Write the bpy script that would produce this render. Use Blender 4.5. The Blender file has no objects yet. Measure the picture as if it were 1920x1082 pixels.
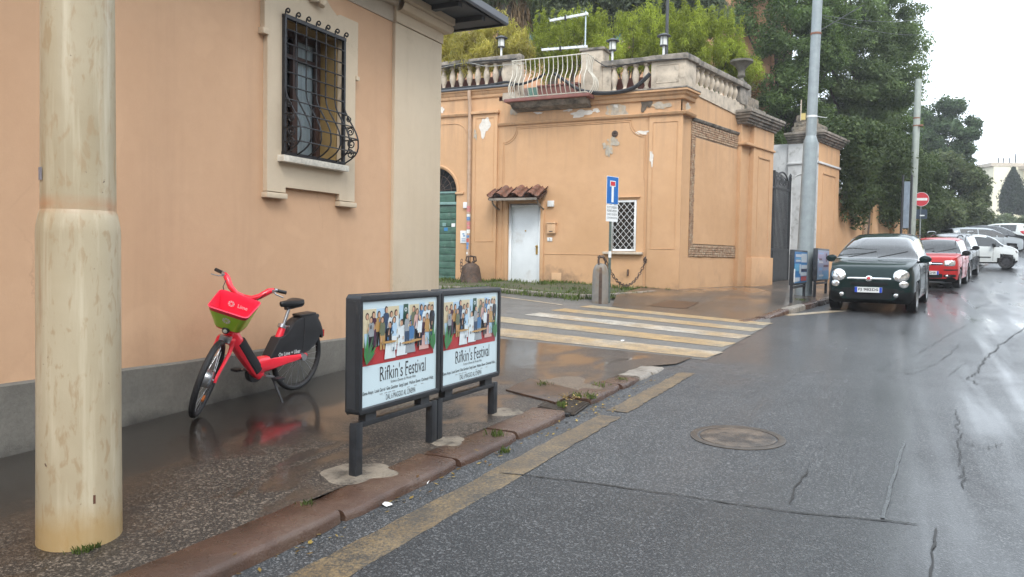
import bpy, bmesh, math, random
import numpy as np
from mathutils import Vector, Matrix
from mathutils.bvhtree import BVHTree
rnd = random.Random(7)
R = math.radians
S = bpy.context.scene
COL = S.collection

# ---------------------------------------------------------------- camera
# World: X = right across the street, Y = along the left house wall (away), Z = up.
F_PX, PIT, ROLL, YAW = 1465., R(2.36), R(.947), R(25.86)
EYE = np.array([0, 0, 1.7])
_f = np.array([-math.sin(YAW)*math.cos(PIT), math.cos(YAW)*math.cos(PIT), -math.sin(PIT)])
_r = np.array([math.cos(YAW), math.sin(YAW), 0.])
_d = np.cross(_f, _r)
_c, _s = math.cos(ROLL), math.sin(ROLL)
CAMR = np.array([_c*_r-_s*_d, _s*_r+_c*_d, _f])
cam = bpy.data.cameras.new('camera')
cam.sensor_width = 36; cam.lens = 36*F_PX/1920; cam.clip_start = .1; cam.clip_end = 2000
camo = bpy.data.objects.new('camera', cam); COL.objects.link(camo)
mw = Matrix.Identity(4)
for i in range(3):
    mw[i][0] = CAMR[0][i]; mw[i][1] = -CAMR[1][i]; mw[i][2] = -CAMR[2][i]; mw[i][3] = EYE[i]
camo.matrix_world = mw
S.camera = camo

# ---------------------------------------------------------------- sky, sun, exposure
SUN_EL, SUN_AZ = R(48), R(145)          # azimuth clockwise from +Y: behind the camera, from the right
w = bpy.data.worlds.new('World'); S.world = w; w.use_nodes = True
nt = w.node_tree; nt.nodes.clear()
out = nt.nodes.new('ShaderNodeOutputWorld'); bg = nt.nodes.new('ShaderNodeBackground')
sky = nt.nodes.new('ShaderNodeTexSky'); sky.sky_type = 'NISHITA'; sky.sun_disc = False
sky.sun_elevation = SUN_EL; sky.sun_rotation = SUN_AZ; sky.dust_density = 4; sky.air_density = 1.2
mix = nt.nodes.new('ShaderNodeMixRGB'); mix.inputs[0].default_value = .82   # closed cloud cover
mix.inputs[2].default_value = (12.2, 13.4, 14.6, 1)
nt.links.new(sky.outputs[0], mix.inputs[1]); nt.links.new(mix.outputs[0], bg.inputs[0])
bg.inputs[1].default_value = .115
nt.links.new(bg.outputs[0], out.inputs[0])
sl = bpy.data.lights.new('sun', 'SUN'); sl.energy = 1.5; sl.angle = R(20); sl.color = (1, .97, .92)
so = bpy.data.objects.new('sun', sl); COL.objects.link(so)
sd = Vector((math.sin(SUN_AZ)*math.cos(SUN_EL), math.cos(SUN_AZ)*math.cos(SUN_EL), math.sin(SUN_EL)))
so.rotation_euler = sd.to_track_quat('Z', 'Y').to_euler()
S.view_settings.view_transform = 'Standard'; S.view_settings.look = 'None'
S.view_settings.gamma = 1; S.view_settings.exposure = .70; S.view_settings.use_curve_mapping = False
S.render.engine = 'CYCLES'
S.cycles.max_bounces = 6; S.cycles.transparent_max_bounces = 12
S.cycles.use_denoising = True

# ---------------------------------------------------------------- helpers
def ray(x, y): return CAMR.T @ np.array([(x-960)/F_PX, (y-541)/F_PX, 1.])
def plane_pt(x, y, n, c):
    d = ray(x, y); n = np.array(n, float); return EYE + d*((c-n@EYE)/(n@d))
def at_x(x, y, X): return plane_pt(x, y, (1, 0, 0), X)
def at_y(x, y, Y): return plane_pt(x, y, (0, 1, 0), Y)
def at_z(x, y, Z): return plane_pt(x, y, (0, 0, 1), Z)
def at_d(x, y, d): return EYE + ray(x, y)*d
def sm(t): t = min(1., max(0., t)); return t*t*(3-2*t)
def lerp(a, b, t): return a+(b-a)*t
def interp(x, xs, ys): return float(np.interp(x, xs, ys))

class MB:
    def __init__(s): s.v = []; s.f = []; s.m = []
    def add(s, vs, fs, m=0):
        o = len(s.v); s.v += [tuple(map(float, p)) for p in vs]
        s.f += [tuple(i+o for i in f) for f in fs]; s.m += [m]*len(fs); return s
    def box(s, x0, x1, y0, y1, z0, z1, m=0):
        v = [(x, y, z) for z in (z0, z1) for y in (y0, y1) for x in (x0, x1)]
        return s.add(v, [(0,2,3,1),(4,5,7,6),(0,1,5,4),(2,6,7,3),(0,4,6,2),(1,3,7,5)], m)
    def obox(s, c, size, rot=None, m=0):
        rot = rot or Matrix.Identity(3); c = Vector(c); h = [k/2 for k in size]
        v = [c + rot @ Vector((x*h[0], y*h[1], z*h[2])) for z in (-1,1) for y in (-1,1) for x in (-1,1)]
        return s.add(v, [(0,2,3,1),(4,5,7,6),(0,1,5,4),(2,6,7,3),(0,4,6,2),(1,3,7,5)], m)
    def bar(s, a, b, wx, wy, m=0, up=(0,0,1)):
        a = Vector(a); b = Vector(b); z = (b-a).normalized(); u = Vector(up)
        if abs(z.dot(u)) > .99: u = Vector((1,0,0))
        x = u.cross(z).normalized(); y = z.cross(x)
        rot = Matrix((x, y, z)).transposed()
        return s.obox((a+b)/2, (wx, wy, (b-a).length), rot, m)
    def tube(s, pts, r, n=8, cap=True, closed=False, m=0, flat=1.):
        P = [Vector(p) for p in pts]; N = len(P)
        rs = list(r) if hasattr(r, '__len__') else [r]*N
        t = []
        for i in range(N):
            if closed: d = P[(i+1) % N]-P[i-1]
            else: d = P[min(i+1, N-1)]-P[max(i-1, 0)]
            t.append(d.normalized() if d.length > 1e-9 else Vector((0,0,1)))
        u = t[0].orthogonal().normalized(); vs = []
        for i in range(N):
            u = (u - t[i]*u.dot(t[i]))
            u = u.normalized() if u.length > 1e-6 else t[i].orthogonal().normalized()
            w_ = t[i].cross(u)
            for k in range(n):
                a = 2*math.pi*k/n; vs.append(P[i]+u*(math.cos(a)*rs[i])+w_*(math.sin(a)*rs[i]*flat))
        fs = []
        for i in range(N if closed else N-1):
            j = (i+1) % N
            for k in range(n): fs.append((i*n+k, i*n+(k+1) % n, j*n+(k+1) % n, j*n+k))
        if cap and not closed: fs += [tuple(range(n))[::-1], tuple((N-1)*n+k for k in range(n))]
        return s.add(vs, fs, m)
    def lathe(s, prof, n=24, c=(0,0,0), mat=None, m=0, cap=True, seg=None):
        c = Vector(c); mat = mat or Matrix.Identity(3); vs = []
        for (r, z) in prof:
            for k in range(n):
                a = 2*math.pi*k/n; vs.append(c+mat @ Vector((r*math.cos(a), r*math.sin(a), z)))
        fs = []
        for i in range(len(prof)-1):
            for k in range(n): fs.append((i*n+k, i*n+(k+1) % n, (i+1)*n+(k+1) % n, (i+1)*n+k))
        if cap: fs += [tuple(range(n))[::-1], tuple((len(prof)-1)*n+k for k in range(n))]
        return s.add(vs, fs, m)
    def prism(s, pts, o, ux, uy, un, d, m=0):
        """2-D outline pts in frame (o, ux, uy), extruded d along un."""
        o, ux, uy, un = (Vector(k) for k in (o, ux, uy, un)); n = len(pts)
        A = [o+ux*p[0]+uy*p[1] for p in pts]; B = [p+un*d for p in A]
        fs = [tuple(range(n)), tuple(range(2*n-1, n-1, -1))]
        fs += [(i, n+i, n+(i+1) % n, (i+1) % n) for i in range(n)]
        return s.add(A+B, fs, m)
    def grid(s, P, m=0, flip=False):
        nr, nc = len(P), len(P[0]); fs = []
        for i in range(nr-1):
            for j in range(nc-1):
                q = (i*nc+j, i*nc+j+1, (i+1)*nc+j+1, (i+1)*nc+j); fs.append(q[::-1] if flip else q)
        return s.add([p for row in P for p in row], fs, m)
    def build(s, name, mats, parent=None, smooth=False, bevel=0, local=False, fixn=True, seg=2, sharp=35):
        me = bpy.data.meshes.new(name)
        org = (0,0,0) if local else ORG.get(parent.name if parent else '', (0,0,0))
        me.from_pydata([(a-org[0], b-org[1], c-org[2]) for a, b, c in s.v], [], s.f)
        if not isinstance(mats, (list, tuple)): mats = [mats]
        for mm in mats: me.materials.append(mm)
        if len(mats) > 1: me.polygons.foreach_set('material_index', s.m)
        if bevel or fixn:
            bm = bmesh.new(); bm.from_mesh(me)
            if bevel:
                bmesh.ops.remove_doubles(bm, verts=bm.verts, dist=1e-5)
                es = [e for e in bm.edges if len(e.link_faces) == 2 and e.calc_face_angle(0) > .5]
                bmesh.ops.bevel(bm, geom=es, offset=bevel, segments=seg, affect='EDGES', profile=.6)
            if fixn: bmesh.ops.recalc_face_normals(bm, faces=bm.faces)
            bm.to_mesh(me); bm.free()
        if smooth or bevel:
            me.polygons.foreach_set('use_smooth', [True]*len(me.polygons)); me.set_sharp_from_angle(angle=R(sharp))
        me.update()
        return link(name, me, parent)
ORG = {}
def link(name, data, parent=None):
    o = bpy.data.objects.new(name, data); COL.objects.link(o)
    if parent: o.parent = parent; ORG[o.name] = ORG.get(parent.name, (0,0,0))
    return o
def tag(o, label=None, cat=None, group=None, kind=None):
    if label: o['label'] = label
    if cat: o['category'] = cat
    if group: o['group'] = group
    if kind: o['kind'] = kind
    return o
def thing(name, label, cat, loc=(0,0,0), rz=0, group=None, world=True):
    o = bpy.data.objects.new(name, None); COL.objects.link(o); o.empty_display_size = .2
    o.location = [float(k) for k in loc]; o.rotation_euler = (0, 0, rz)
    ORG[o.name] = tuple(float(k) for k in loc) if world and rz == 0 else (0,0,0)
    return tag(o, label, cat, group)
def dup(o, parent=None, loc=None, rot=None, scale=None):
    c = o.copy(); COL.objects.link(c)
    if parent: c.parent = parent
    if loc is not None: c.location = [float(k) for k in loc]
    if rot is not None: c.rotation_euler = rot
    if scale is not None: c.scale = scale
    for ch in list(o.children): dup(ch, c)
    return c
def loc_in(parent, p):
    o = ORG.get(parent.name, (0,0,0)); return (p[0]-o[0], p[1]-o[1], p[2]-o[2])

# ---------------------------------------------------------------- materials
class NT:
    def __init__(s, name):
        s.mat = bpy.data.materials.new(name); s.mat.use_nodes = True; s.t = s.mat.node_tree
        s.t.nodes.clear(); s.out = s.n('OutputMaterial'); s.b = s.n('BsdfPrincipled')
        s.l(s.b.outputs[0], s.out.inputs[0])
    def n(s, kind, **kw):
        nd = s.t.nodes.new('ShaderNode'+kind)
        for k, v in kw.items(): setattr(nd, k, v)
        return nd
    def l(s, a, b): s.t.links.new(a, b)
    def set(s, **kw):
        for k, v in kw.items(): s.b.inputs[k.replace('_', ' ')].default_value = v
    def pos(s):
        if not hasattr(s, '_p'): s._p = s.n('NewGeometry')
        return s._p.outputs['Position']
    def obj(s):
        if not hasattr(s, '_o'): s._o = s.n('TexCoord')
        return s._o.outputs['Object']
    def map(s, vec, scale=(1,1,1), loc=(0,0,0), rot=(0,0,0)):
        m = s.n('Mapping'); m.inputs['Scale'].default_value = scale; m.inputs['Location'].default_value = loc
        m.inputs['Rotation'].default_value = rot; s.l(vec, m.inputs[0]); return m.outputs[0]
    def noise(s, vec, scale, detail=4, rough=.55, dist=0):
        q = s.n('TexNoise'); q.inputs['Scale'].default_value = scale; q.inputs['Detail'].default_value = detail
        q.inputs['Roughness'].default_value = rough; q.inputs['Distortion'].default_value = dist
        s.l(vec, q.inputs['Vector']); return q.outputs[0]
    def voro(s, vec, scale, feat='F1', out='Distance'):
        q = s.n('TexVoronoi', feature=feat); q.inputs['Scale'].default_value = scale
        s.l(vec, q.inputs['Vector']); return q.outputs[out]
    def ramp(s, fac, stops):
        q = s.n('ValToRGB'); e = q.color_ramp.elements
        while len(e) < len(stops): e.new(.5)
        for k, (p, c) in zip(e, stops):
            k.position = p; k.color = (c, c, c, 1) if not hasattr(c, '__len__') else tuple(c)+(1,)*(4-len(c))
        s.l(fac, q.inputs[0]); return q.outputs[0]
    def mix(s, fac, a, b, blend='MIX'):
        q = s.n('MixRGB', blend_type=blend)
        for i, x in enumerate((fac, a, b)):
            if hasattr(x, 'links') or isinstance(x, bpy.types.NodeSocket): s.l(x, q.inputs[i])
            else: q.inputs[i].default_value = x if i == 0 else (tuple(x)+(1,) if hasattr(x, '__len__') else (x, x, x, 1))
        return q.outputs[0]
    def math(s, op, a, b=0, clamp=False):
        q = s.n('Math', operation=op, use_clamp=clamp)
        for i, x in enumerate((a, b)):
            if isinstance(x, bpy.types.NodeSocket): s.l(x, q.inputs[i])
            else: q.inputs[i].default_value = x
        return q.outputs[0]
    def sep(s, vec):
        q = s.n('SeparateXYZ'); s.l(vec, q.inputs[0]); return q.outputs
    def bump(s, h, strength=.3, dist=.01):
        q = s.n('Bump'); q.inputs['Strength'].default_value = strength; q.inputs['Distance'].default_value = dist
        s.l(h, q.inputs['Height']); s.l(q.outputs[0], s.b.inputs['Normal']); return q
    def col(s, c): s.l(c, s.b.inputs['Base Color'])
    def rough(s, c): s.l(c, s.b.inputs['Roughness'])

def plain(name, col, rough=.6, var=.12, scale=6., metal=0., bump=0., bscale=60, bdist=.003, spec=.5, coat=0., dirt=None):
    t = NT(name); p = t.pos()
    nz = t.noise(p, scale, 5, .6)
    c0 = tuple(max(0, k*(1-var)) for k in col); c1 = tuple(min(1, k*(1+var)) for k in col)
    c = t.ramp(nz, [(.3, c0), (.7, c1)])
    if dirt:
        dn = t.ramp(t.noise(p, dirt[1], 6, .65), [(dirt[2], 0), (dirt[3], 1)]); c = t.mix(dn, c, dirt[0])
    t.col(c); t.set(Metallic=metal, Roughness=rough)
    t.b.inputs['Specular IOR Level'].default_value = spec
    t.b.inputs['Coat Weight'].default_value = coat; t.b.inputs['Coat Roughness'].default_value = .05
    if bump: t.bump(t.noise(p, bscale, 4, .6), bump, bdist)
    return t.mat

def plaster(name, col, col2, stain=(.3,.2,.13), amt=.5, seed=0, streak=True):
    t = NT(name); p = t.map(t.pos(), loc=(seed*3.1, seed*1.7, 0))
    a = t.ramp(t.noise(p, .55, 6, .6), [(.35, col), (.68, col2)])
    a = t.mix(t.ramp(t.noise(p, 7, 5, .7), [(.38, .0), (.75, .28)]), a, tuple(k*.86 for k in col))
    a = t.mix(t.ramp(t.noise(p, 160, 2, .5), [(.3, .18), (.7, 0)]), a, tuple(k*.8 for k in col))
    if streak:
        st = t.noise(t.map(p, scale=(2.2, 2.2, .16)), 1.5, 5, .65)
        a = t.mix(t.math('MULTIPLY', t.ramp(st, [(.52, 0), (.78, 1)]), amt), a, stain)
    z = t.sep(t.pos())[2]                               # rain splash and lime bloom low on the wall, faint old repairs
    sp = t.ramp(t.math('ADD', t.math('MULTIPLY', t.math('SUBTRACT', 1.25, z), 1.1), t.math('MULTIPLY', t.math('SUBTRACT', t.noise(p, 3.2, 6, .7), .5), 1.5)), [(.25, 0), (.95, .34)])
    a = t.mix(sp, a, tuple(k*.66 for k in stain))
    rp = t.ramp(t.noise(p, .9, 3, .5, .6), [(.60, 0), (.625, .10)]); a = t.mix(rp, a, tuple(min(1, k*1.25) for k in col2))
    hc = t.ramp(t.voro(t.mix(.35, p, t.noise(p, 2.5, 5, .7)), .55, 'DISTANCE_TO_EDGE'), [(.0, .3), (.003, 0)]); hm = t.ramp(t.noise(p, .45, 2), [(.52, 0), (.6, 1)])
    a = t.mix(t.math('MULTIPLY', hc, hm), a, tuple(k*.5 for k in stain))
    t.col(a); t.set(Roughness=.86); t.b.inputs['Specular IOR Level'].default_value = .25
    h = t.mix(.5, t.noise(p, 45, 5, .65), t.noise(p, 240, 3, .6))
    t.bump(h, .35, .006)
    return t.mat

def glass_mat(name, tint=(.25,.3,.32), rough=.02, boost=1.6, ior=1.5):
    """thin pane: tinted see-through plus mirror by Fresnel (both faces of the pane)."""
    t = NT(name); t.t.nodes.remove(t.b)
    tr = t.n('BsdfTransparent'); tr.inputs[0].default_value = tuple(tint)+(1,)
    gl = t.n('BsdfGlossy'); gl.inputs['Roughness'].default_value = rough
    fr = t.n('Fresnel'); fr.inputs[0].default_value = ior
    k = t.math('MULTIPLY', fr.outputs[0], boost, True)
    mx = t.n('MixShader'); t.l(k, mx.inputs[0]); t.l(tr.outputs[0], mx.inputs[1]); t.l(gl.outputs[0], mx.inputs[2])
    t.l(mx.outputs[0], t.out.inputs[0]); return t.mat

def emit(name, col, st=1.):
    t = NT(name); t.set(Emission_Strength=st); t.b.inputs['Base Color'].default_value = tuple(col)+(1,)
    t.b.inputs['Emission Color'].default_value = tuple(col)+(1,); return t.mat

M = {}
M['orange'] = plaster('orange_plaster', (.56,.35,.216), (.61,.392,.248), (.45,.285,.18), .45)
M['orange2'] = plaster('old_orange_plaster', (.58,.37,.215), (.63,.41,.245), (.42,.28,.18), .55, 3)
M['cream'] = plaster('cream_plaster', (.56,.455,.33), (.61,.51,.385), (.45,.355,.26), .5, 5)
M['frieze'] = plaster('grey_cream_plaster', (.44,.37,.29), (.50,.42,.33), (.34,.29,.24), .5, 7)
M['ochre'] = plain('ochre_reveal', (.30,.20,.075), .7, .2, 3)
M['white_stone'] = plain('white_marble', (.62,.58,.50), .5, .18, 25, bump=.2, dirt=((.3,.28,.24), 30, .6, .75))
M['iron'] = plain('black_iron', (.025,.025,.028), .45, .3, 20, metal=.3)
M['brown_wood'] = plain('dark_brown_wood', (.05,.025,.02), .5, .25, 15)
M['curtain'] = plain('white_curtain', (.72,.78,.82), .8, .08, 4)
M['soffit'] = plain('dark_grey_soffit', (.055,.06,.068), .6, .15, 3)
M['gutter_dark'] = plain('slate_grey_metal', (.085,.09,.10), .5, .12, 3)
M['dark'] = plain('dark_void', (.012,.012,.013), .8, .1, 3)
M['glass'] = glass_mat('window_glass', (.8,.84,.85))
# ================================================================ ground
def road_z(X, Y):
    y = Y if Y < 120 else 120+(Y-120)*.25
    cross = min(6.5, max(0., -X-2.0+.23*max(0., Y-16)))
    return .035*y + .031*min(20., max(0., Y-40)) + .045*cross*sm((Y-7)/6)*(1-sm((Y-19)/6))
def kerb_x(Y): return -3.07+.068*Y
def kerb_h(Y): return interp(Y, [6.8, 7.6, 9.4, 10.4], [.068, .06, .022, .008])
def walk_h(X, Y): return kerb_h(Y)+.028*max(0., kerb_x(Y)-X-.3)*(1-sm((Y-7)/3.4))
FKY, FKX = [14.8, 14.96, 15.9, 16.95, 19.85, 30., 61., 90.], [-2.5, -2.39, -2.13, -1.86, -1.31, 1.0, 8.1, 15.]
def fkerb_x(Y): return interp(Y, FKY, FKX)
def fwalk_h(Y): return .10*sm((Y-15.2)/2.2)+.008
def hit(x, y, off=0., g=road_z):
    d = ray(x, y); lo, hi = .5, None; t = .5
    while t < 300:
        P = EYE+d*t
        if P[2] <= g(P[0], P[1])+off: hi = t; break
        lo = t; t += .15
    if hi is None: return EYE+d*300
    for _ in range(18):
        mid = (lo+hi)/2; P = EYE+d*mid
        if P[2] <= g(P[0], P[1])+off: hi = mid
        else: lo = mid
    return EYE+d*hi

def wet_asphalt(name, dark, light, stone, film, film_rough=(.1, .3), sp_scale=75., speck=(.55, .8), dry=.6, grain=.35):
    """film(t) -> socket: 1 where a sheet of water lies, 0 where the stones stand out of it."""
    t = NT(name); p = t.pos()
    big = t.noise(p, .5, 6, .6)
    a = t.ramp(big, [(.35, dark), (.7, light)])
    v = t.voro(p, sp_scale, out='Color')
    r = t.sep(v)[0]
    n2 = t.noise(p, sp_scale*.55, 3, .7)
    sp = t.math('MULTIPLY', t.ramp(r, [(speck[0], 0), (speck[1], 1)]), t.ramp(n2, [(.42, 0), (.62, 1)]))
    fm = film(t, p)
    sp = t.math('MULTIPLY', sp, t.math('SUBTRACT', 1, t.math('MULTIPLY', fm, .85)), True)
    a = t.mix(sp, a, stone)
    a = t.mix(t.ramp(t.noise(p, 2.7, 6, .7), [(.45, 0), (.75, .45)]), a, tuple(k*.6 for k in dark))
    a = t.mix(t.math('MULTIPLY', fm, .55), a, tuple(k*.28 for k in dark))
    ck = t.ramp(t.voro(t.mix(.25, p, t.noise(p, 3, 4, .6)), 4.2, 'DISTANCE_TO_EDGE'), [(0, 1), (.012, 0)]); cm = t.ramp(t.noise(p, .42, 3, .6), [(.60, 0), (.68, .8)])
    a = t.mix(t.math('MULTIPLY', ck, cm), a, (.008,.008,.008))
    t.col(a)
    inv = t.math('SUBTRACT', 1, fm)
    t.rough(t.math('ADD', t.math('MULTIPLY', inv, dry-.3), .3))
    t.l(t.math('MULTIPLY', fm, 1.0), t.b.inputs['Coat Weight'])
    cr = t.math('ADD', t.math('MULTIPLY', inv, film_rough[1]-film_rough[0]), film_rough[0])
    t.l(cr, t.b.inputs['Coat Roughness']); t.b.inputs['Coat IOR'].default_value = 1.33
    hb = t.mix(.5, t.voro(p, sp_scale, out='Distance'), t.noise(p, sp_scale*1.3, 3, .6))
    q = t.n('Bump'); q.inputs['Distance'].default_value = .012
    t.l(t.math('MULTIPLY', t.math('ADD', t.math('MULTIPLY', inv, .85), .15), grain), q.inputs['Strength']); t.l(hb, q.inputs['Height'])
    t.l(q.outputs[0], t.b.inputs['Normal'])
    rp = t.n('Bump'); rp.inputs['Strength'].default_value = .10; rp.inputs['Distance'].default_value = .01
    t.l(t.noise(p, 9, 3, .6), rp.inputs['Height']); t.l(rp.outputs[0], t.b.inputs['Coat Normal'])
    return t.mat

def film_road(t, p):
    x, y, z = t.sep(p)
    tr = t.noise(t.map(p, scale=(1.6, .10, 1), rot=(0, 0, R(-6))), 1.6, 4, .55, .4)       # wheel tracks along the street
    a = t.ramp(tr, [(.44, 0), (.66, 1)])
    b = t.ramp(t.noise(p, .33, 5, .6), [(.42, .15), (.66, 1)])
    c = t.math('ADD', t.math('MULTIPLY', a, .5), t.math('MULTIPLY', b, .5))
    side = t.ramp(t.math('MULTIPLY', t.math('ADD', x, 2.6), .16), [(.15, .12), (.55, 1)])
    near = t.ramp(t.math('ADD', t.math('MULTIPLY', t.math('SUBTRACT', y, 8.5), .2), t.math('MULTIPLY', t.math('SUBTRACT', t.noise(p, .9, 5, .6), .5), 1.2)), [(0, 0), (.5, .55)])
    near = t.math('MULTIPLY', near, t.ramp(t.math('MULTIPLY', t.math('ADD', x, 2.6), .5), [(0, 1), (1, .25)]))
    return t.math('ADD', t.math('MULTIPLY', t.math('ADD', c, .05), side), near, True)
def film_walk(t, p):
    x, y, z = t.sep(p)
    e = t.math('ADD', t.math('MULTIPLY', t.math('ADD', x, 3.85), -1.3), t.math('MULTIPLY', t.math('SUBTRACT', t.noise(p, 1.3, 5, .6, .5), .5), 3.2))
    far = t.ramp(t.math('MULTIPLY', t.math('SUBTRACT', y, 6.2), .25), [(0, 0), (.6, .35)])
    pt = t.ramp(t.noise(t.map(p, scale=(1, .6, 1)), 1.7, 6, .65, .8), [(.50, 0), (.60, .8)])
    return t.math('ADD', t.math('MAXIMUM', t.ramp(e, [(-.0, 0), (.9, 1)]), pt), far, True)
def film_low(t, p): return t.ramp(t.noise(p, .8, 4, .6), [(.5, 0), (.75, .35)])
def film_far(t, p): return t.ramp(t.noise(t.map(p, scale=(1,.5,1)), .9, 5, .6), [(.36, .1), (.6, .9)])

M['road'] = wet_asphalt('wet_road_asphalt', (.024,.026,.029), (.042,.044,.047), (.20,.203,.205), film_road, (.09, .33), 105, (.45,.8), grain=.6)
M['walk'] = wet_asphalt('wet_pavement_asphalt', (.020,.016,.013), (.034,.026,.020), (.185,.148,.115), film_walk, (.07, .32), 85, (.45,.75), dry=.6)
M['side'] = wet_asphalt('pale_side_street_asphalt', (.085,.082,.076), (.115,.11,.102), (.24,.23,.21), film_low, (.2, .4), 120, (.4,.8))
M['fwalk'] = wet_asphalt('wet_far_pavement_asphalt', (.06,.045,.033), (.09,.066,.047), (.2,.155,.12), film_far, (.08, .3), 100)
M['concrete'] = plain('pale_concrete', (.215,.182,.142), .7, .3, 14, bump=.8, bscale=60, bdist=.012, dirt=((.07,.058,.046), 7, .46, .62))
M['crack'] = plain('crack_fill', (.012,.011,.01), .55, .2, 10)
M['wet_sheen'] = plain('painted_wet_sheen', (.07,.074,.078), .25, .3, 30, bump=.4)  # pale grey carries the sheen of a water line as colour

# one sheet to the horizon
xs = list(np.concatenate([[-400,-200,-100,-60,-40,-28,-20,-15,-12], np.arange(-10, 8.01, .4), [9,11,14,18,25,40,70,120,250,400]]))
ys = list(np.concatenate([[-60,-30,-15,-8,-5], np.arange(-4, 26.1, .4), [27,28.5,30,33,37,40,42,45,50,55,60,62,75,95,120,160,220,300,450,700]]))
g = MB().grid([[(x, y, road_z(x, y)) for x in xs] for y in ys])
road = tag(g.build('road', M['road'], smooth=True, fixn=False, sharp=80), 'wet grey asphalt road with cracks and patched seams', kind='structure')

# side street sheet (paler asphalt) with its zebra crossing
rows = []
for y in np.linspace(10.38, 16.6, 22):
    xr = interp(y, [10.38, 15.1, 16.6], [-2.16, -1.98, -2.2]); row = []
    for x in list(np.linspace(xr, -12, 24))+[-14,-18,-26,-40]: row.append((x, y, road_z(x, y)+.004))
    rows.append(row)
rows2 = []
side = tag(MB().grid(rows, flip=True).build('side_street', M['side'], smooth=True, fixn=False, sharp=80), 'paler side street asphalt joining from the left', kind='structure')

def worn_paint(name, c1, c2, base, hole=(.45, .62), scale=1.2):
    t = NT(name); p = t.pos()
    a = t.ramp(t.noise(p, scale, 4, .6), [(.44, c1), (.58, c2)])
    wv = t.mix(.6, t.noise(p, 5, 6, .7), t.noise(p, 55, 3, .7))
    a = t.mix(t.ramp(wv, [(hole[0], 0), (hole[1], 1)]), a, base)
    t.col(a); t.set(Roughness=.42); t.bump(t.noise(p, 90, 3, .6), .4, .004); return t.mat
M['zebra_a'] = worn_paint('worn_white_paint', (.50,.47,.405), (.42,.30,.16), (.11,.10,.09), (.43,.62), .6)
M['zebra_b'] = worn_paint('worn_ochre_paint', (.42,.28,.125), (.42,.345,.225), (.11,.10,.09), (.43,.62), .7)
M['yellow_line'] = worn_paint('worn_yellow_paint', (.17,.118,.060), (.21,.152,.082), (.055,.05,.043), (.41,.57), 1.5)
def strip(name, pts_l, pts_r, mat, parent, off, n=30, jit=0.):
    P = []
    for k in range(n+1):
        t_ = k/n; a = [interp(t_, np.linspace(0,1,len(pts_l)), [q[i] for q in pts_l]) for i in (0,1)]
        b = [interp(t_, np.linspace(0,1,len(pts_r)), [q[i] for q in pts_r]) for i in (0,1)]
        row = []
        for s_ in (0, .25, .5, .75, 1):
            x, y = lerp(a[0], b[0], s_), lerp(a[1], b[1], s_)
            if s_ in (0, 1): x += rnd.uniform(-jit, jit); y += rnd.uniform(-jit, jit)
            row.append((x, y, road_z(x, y)+off))
        P.append(row)
    return MB().grid(P).build(name, mat, parent, smooth=True, fixn=False, sharp=80)
ST = [(10.85, 11.0, -6.9, -2.2), (11.9, 12.12, -6.3, -2.2), (12.92, 13.15, -6.0, -2.14), (13.95, 14.15, -5.9, -2.1), (14.95, 15.12, -5.7, -2.05)]
for k, (yr, yl, xl, xr) in enumerate(ST):
    h = [.31, .27, .27, .25, .23][k]
    o = strip('crossing_stripe', [(xl, yl-h), (xr, yr-h)], [(xl+.1, yl+h), (xr+.12, yr+h)], M['zebra_a' if k in (0, 2) else 'zebra_b'], side, .009, 40, .012)
for (y0, y1) in ((1.2, 6.84), (7.04, 9.35)):
    el = lambda y: -2.79+.057*y
    strip('edge_line', [(el(y), y) for y in (y0, y1)], [(el(y)+interp(y, [1.2, 9.3], [.29, .18]), y) for y in (y0, y1)], M['yellow_line'], road, .005, 50, .012)
strip('stop_line', [(-9.0, 15.7), (-6.1, 14.9)], [(-9.0, 15.82), (-6.1, 15.02)], M['zebra_a'], side, .009, 14)
strip('bay_line', [(-2.05, 16.75), (-1.0, 18.4)], [(-1.83, 16.68), (-.75, 18.3)], M['zebra_a'], road, .005, 14, .01)

def ribbon(name, px, wdt, mat, parent, off=.0085, jit=.02, sub=6, taper=True):
    pts = [hit(*p)[:2] for p in px]; Q = []
    for a, b in zip(pts[:-1], pts[1:]):
        for k in range(sub): Q.append(lerp(np.array(a), np.array(b), k/sub)+np.array([rnd.gauss(0, jit), rnd.gauss(0, jit)]))
    Q.append(np.array(pts[-1])); rows = []
    for i, q in enumerate(Q):
        d = Q[min(i+1, len(Q)-1)]-Q[max(0, i-1)]; d = d/(np.linalg.norm(d)+1e-9); n = np.array([-d[1], d[0]])
        ww = wdt*(rnd.uniform(.5, 1.3) if taper else rnd.uniform(.9, 1.1))*((.15 if i in (0, len(Q)-1) else 1) if taper else 1)
        rows.append([(*(q+n*s_*ww/2), road_z(*(q+n*s_*ww/2))+off) for s_ in (-1, 1)])
    return MB().grid(rows).build(name, mat, parent, fixn=False)
CR = [([(1925,612),(1870,652),(1838,685),(1832,700),(1813,709),(1832,722)], .03),
      ([(1795,768),(1800,808),(1797,830),(1803,872),(1806,918)], .016), ([(1799,828),(1850,842),(1878,832)], .012),
      ([(1803,893),(1812,902)], .012),
      ([(1630,692),(1690,700),(1722,702)], .014), ([(1690,695),(1735,688),(1760,683)], .018), ([(1710,682),(1770,676),(1835,678)], .014),
      ([(1660,705),(1680,711)], .014), ([(1712,668),(1760,640),(1812,610)], .014), ([(1768,676),(1800,645)], .014), ([(1700,703),(1740,693)], .014),
      ([(1755,665),(1690,672),(1655,690)], .012), ([(1780,705),(1795,690),(1812,680)], .012),
      ([(1850,664),(1925,665)], .016), ([(1740,582),(1830,578),(1860,566),(1810,562)], .02)]
for px, wd in CR: ribbon('crack', px, wd*.5, M['crack'], road, jit=.014, sub=11)
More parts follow.
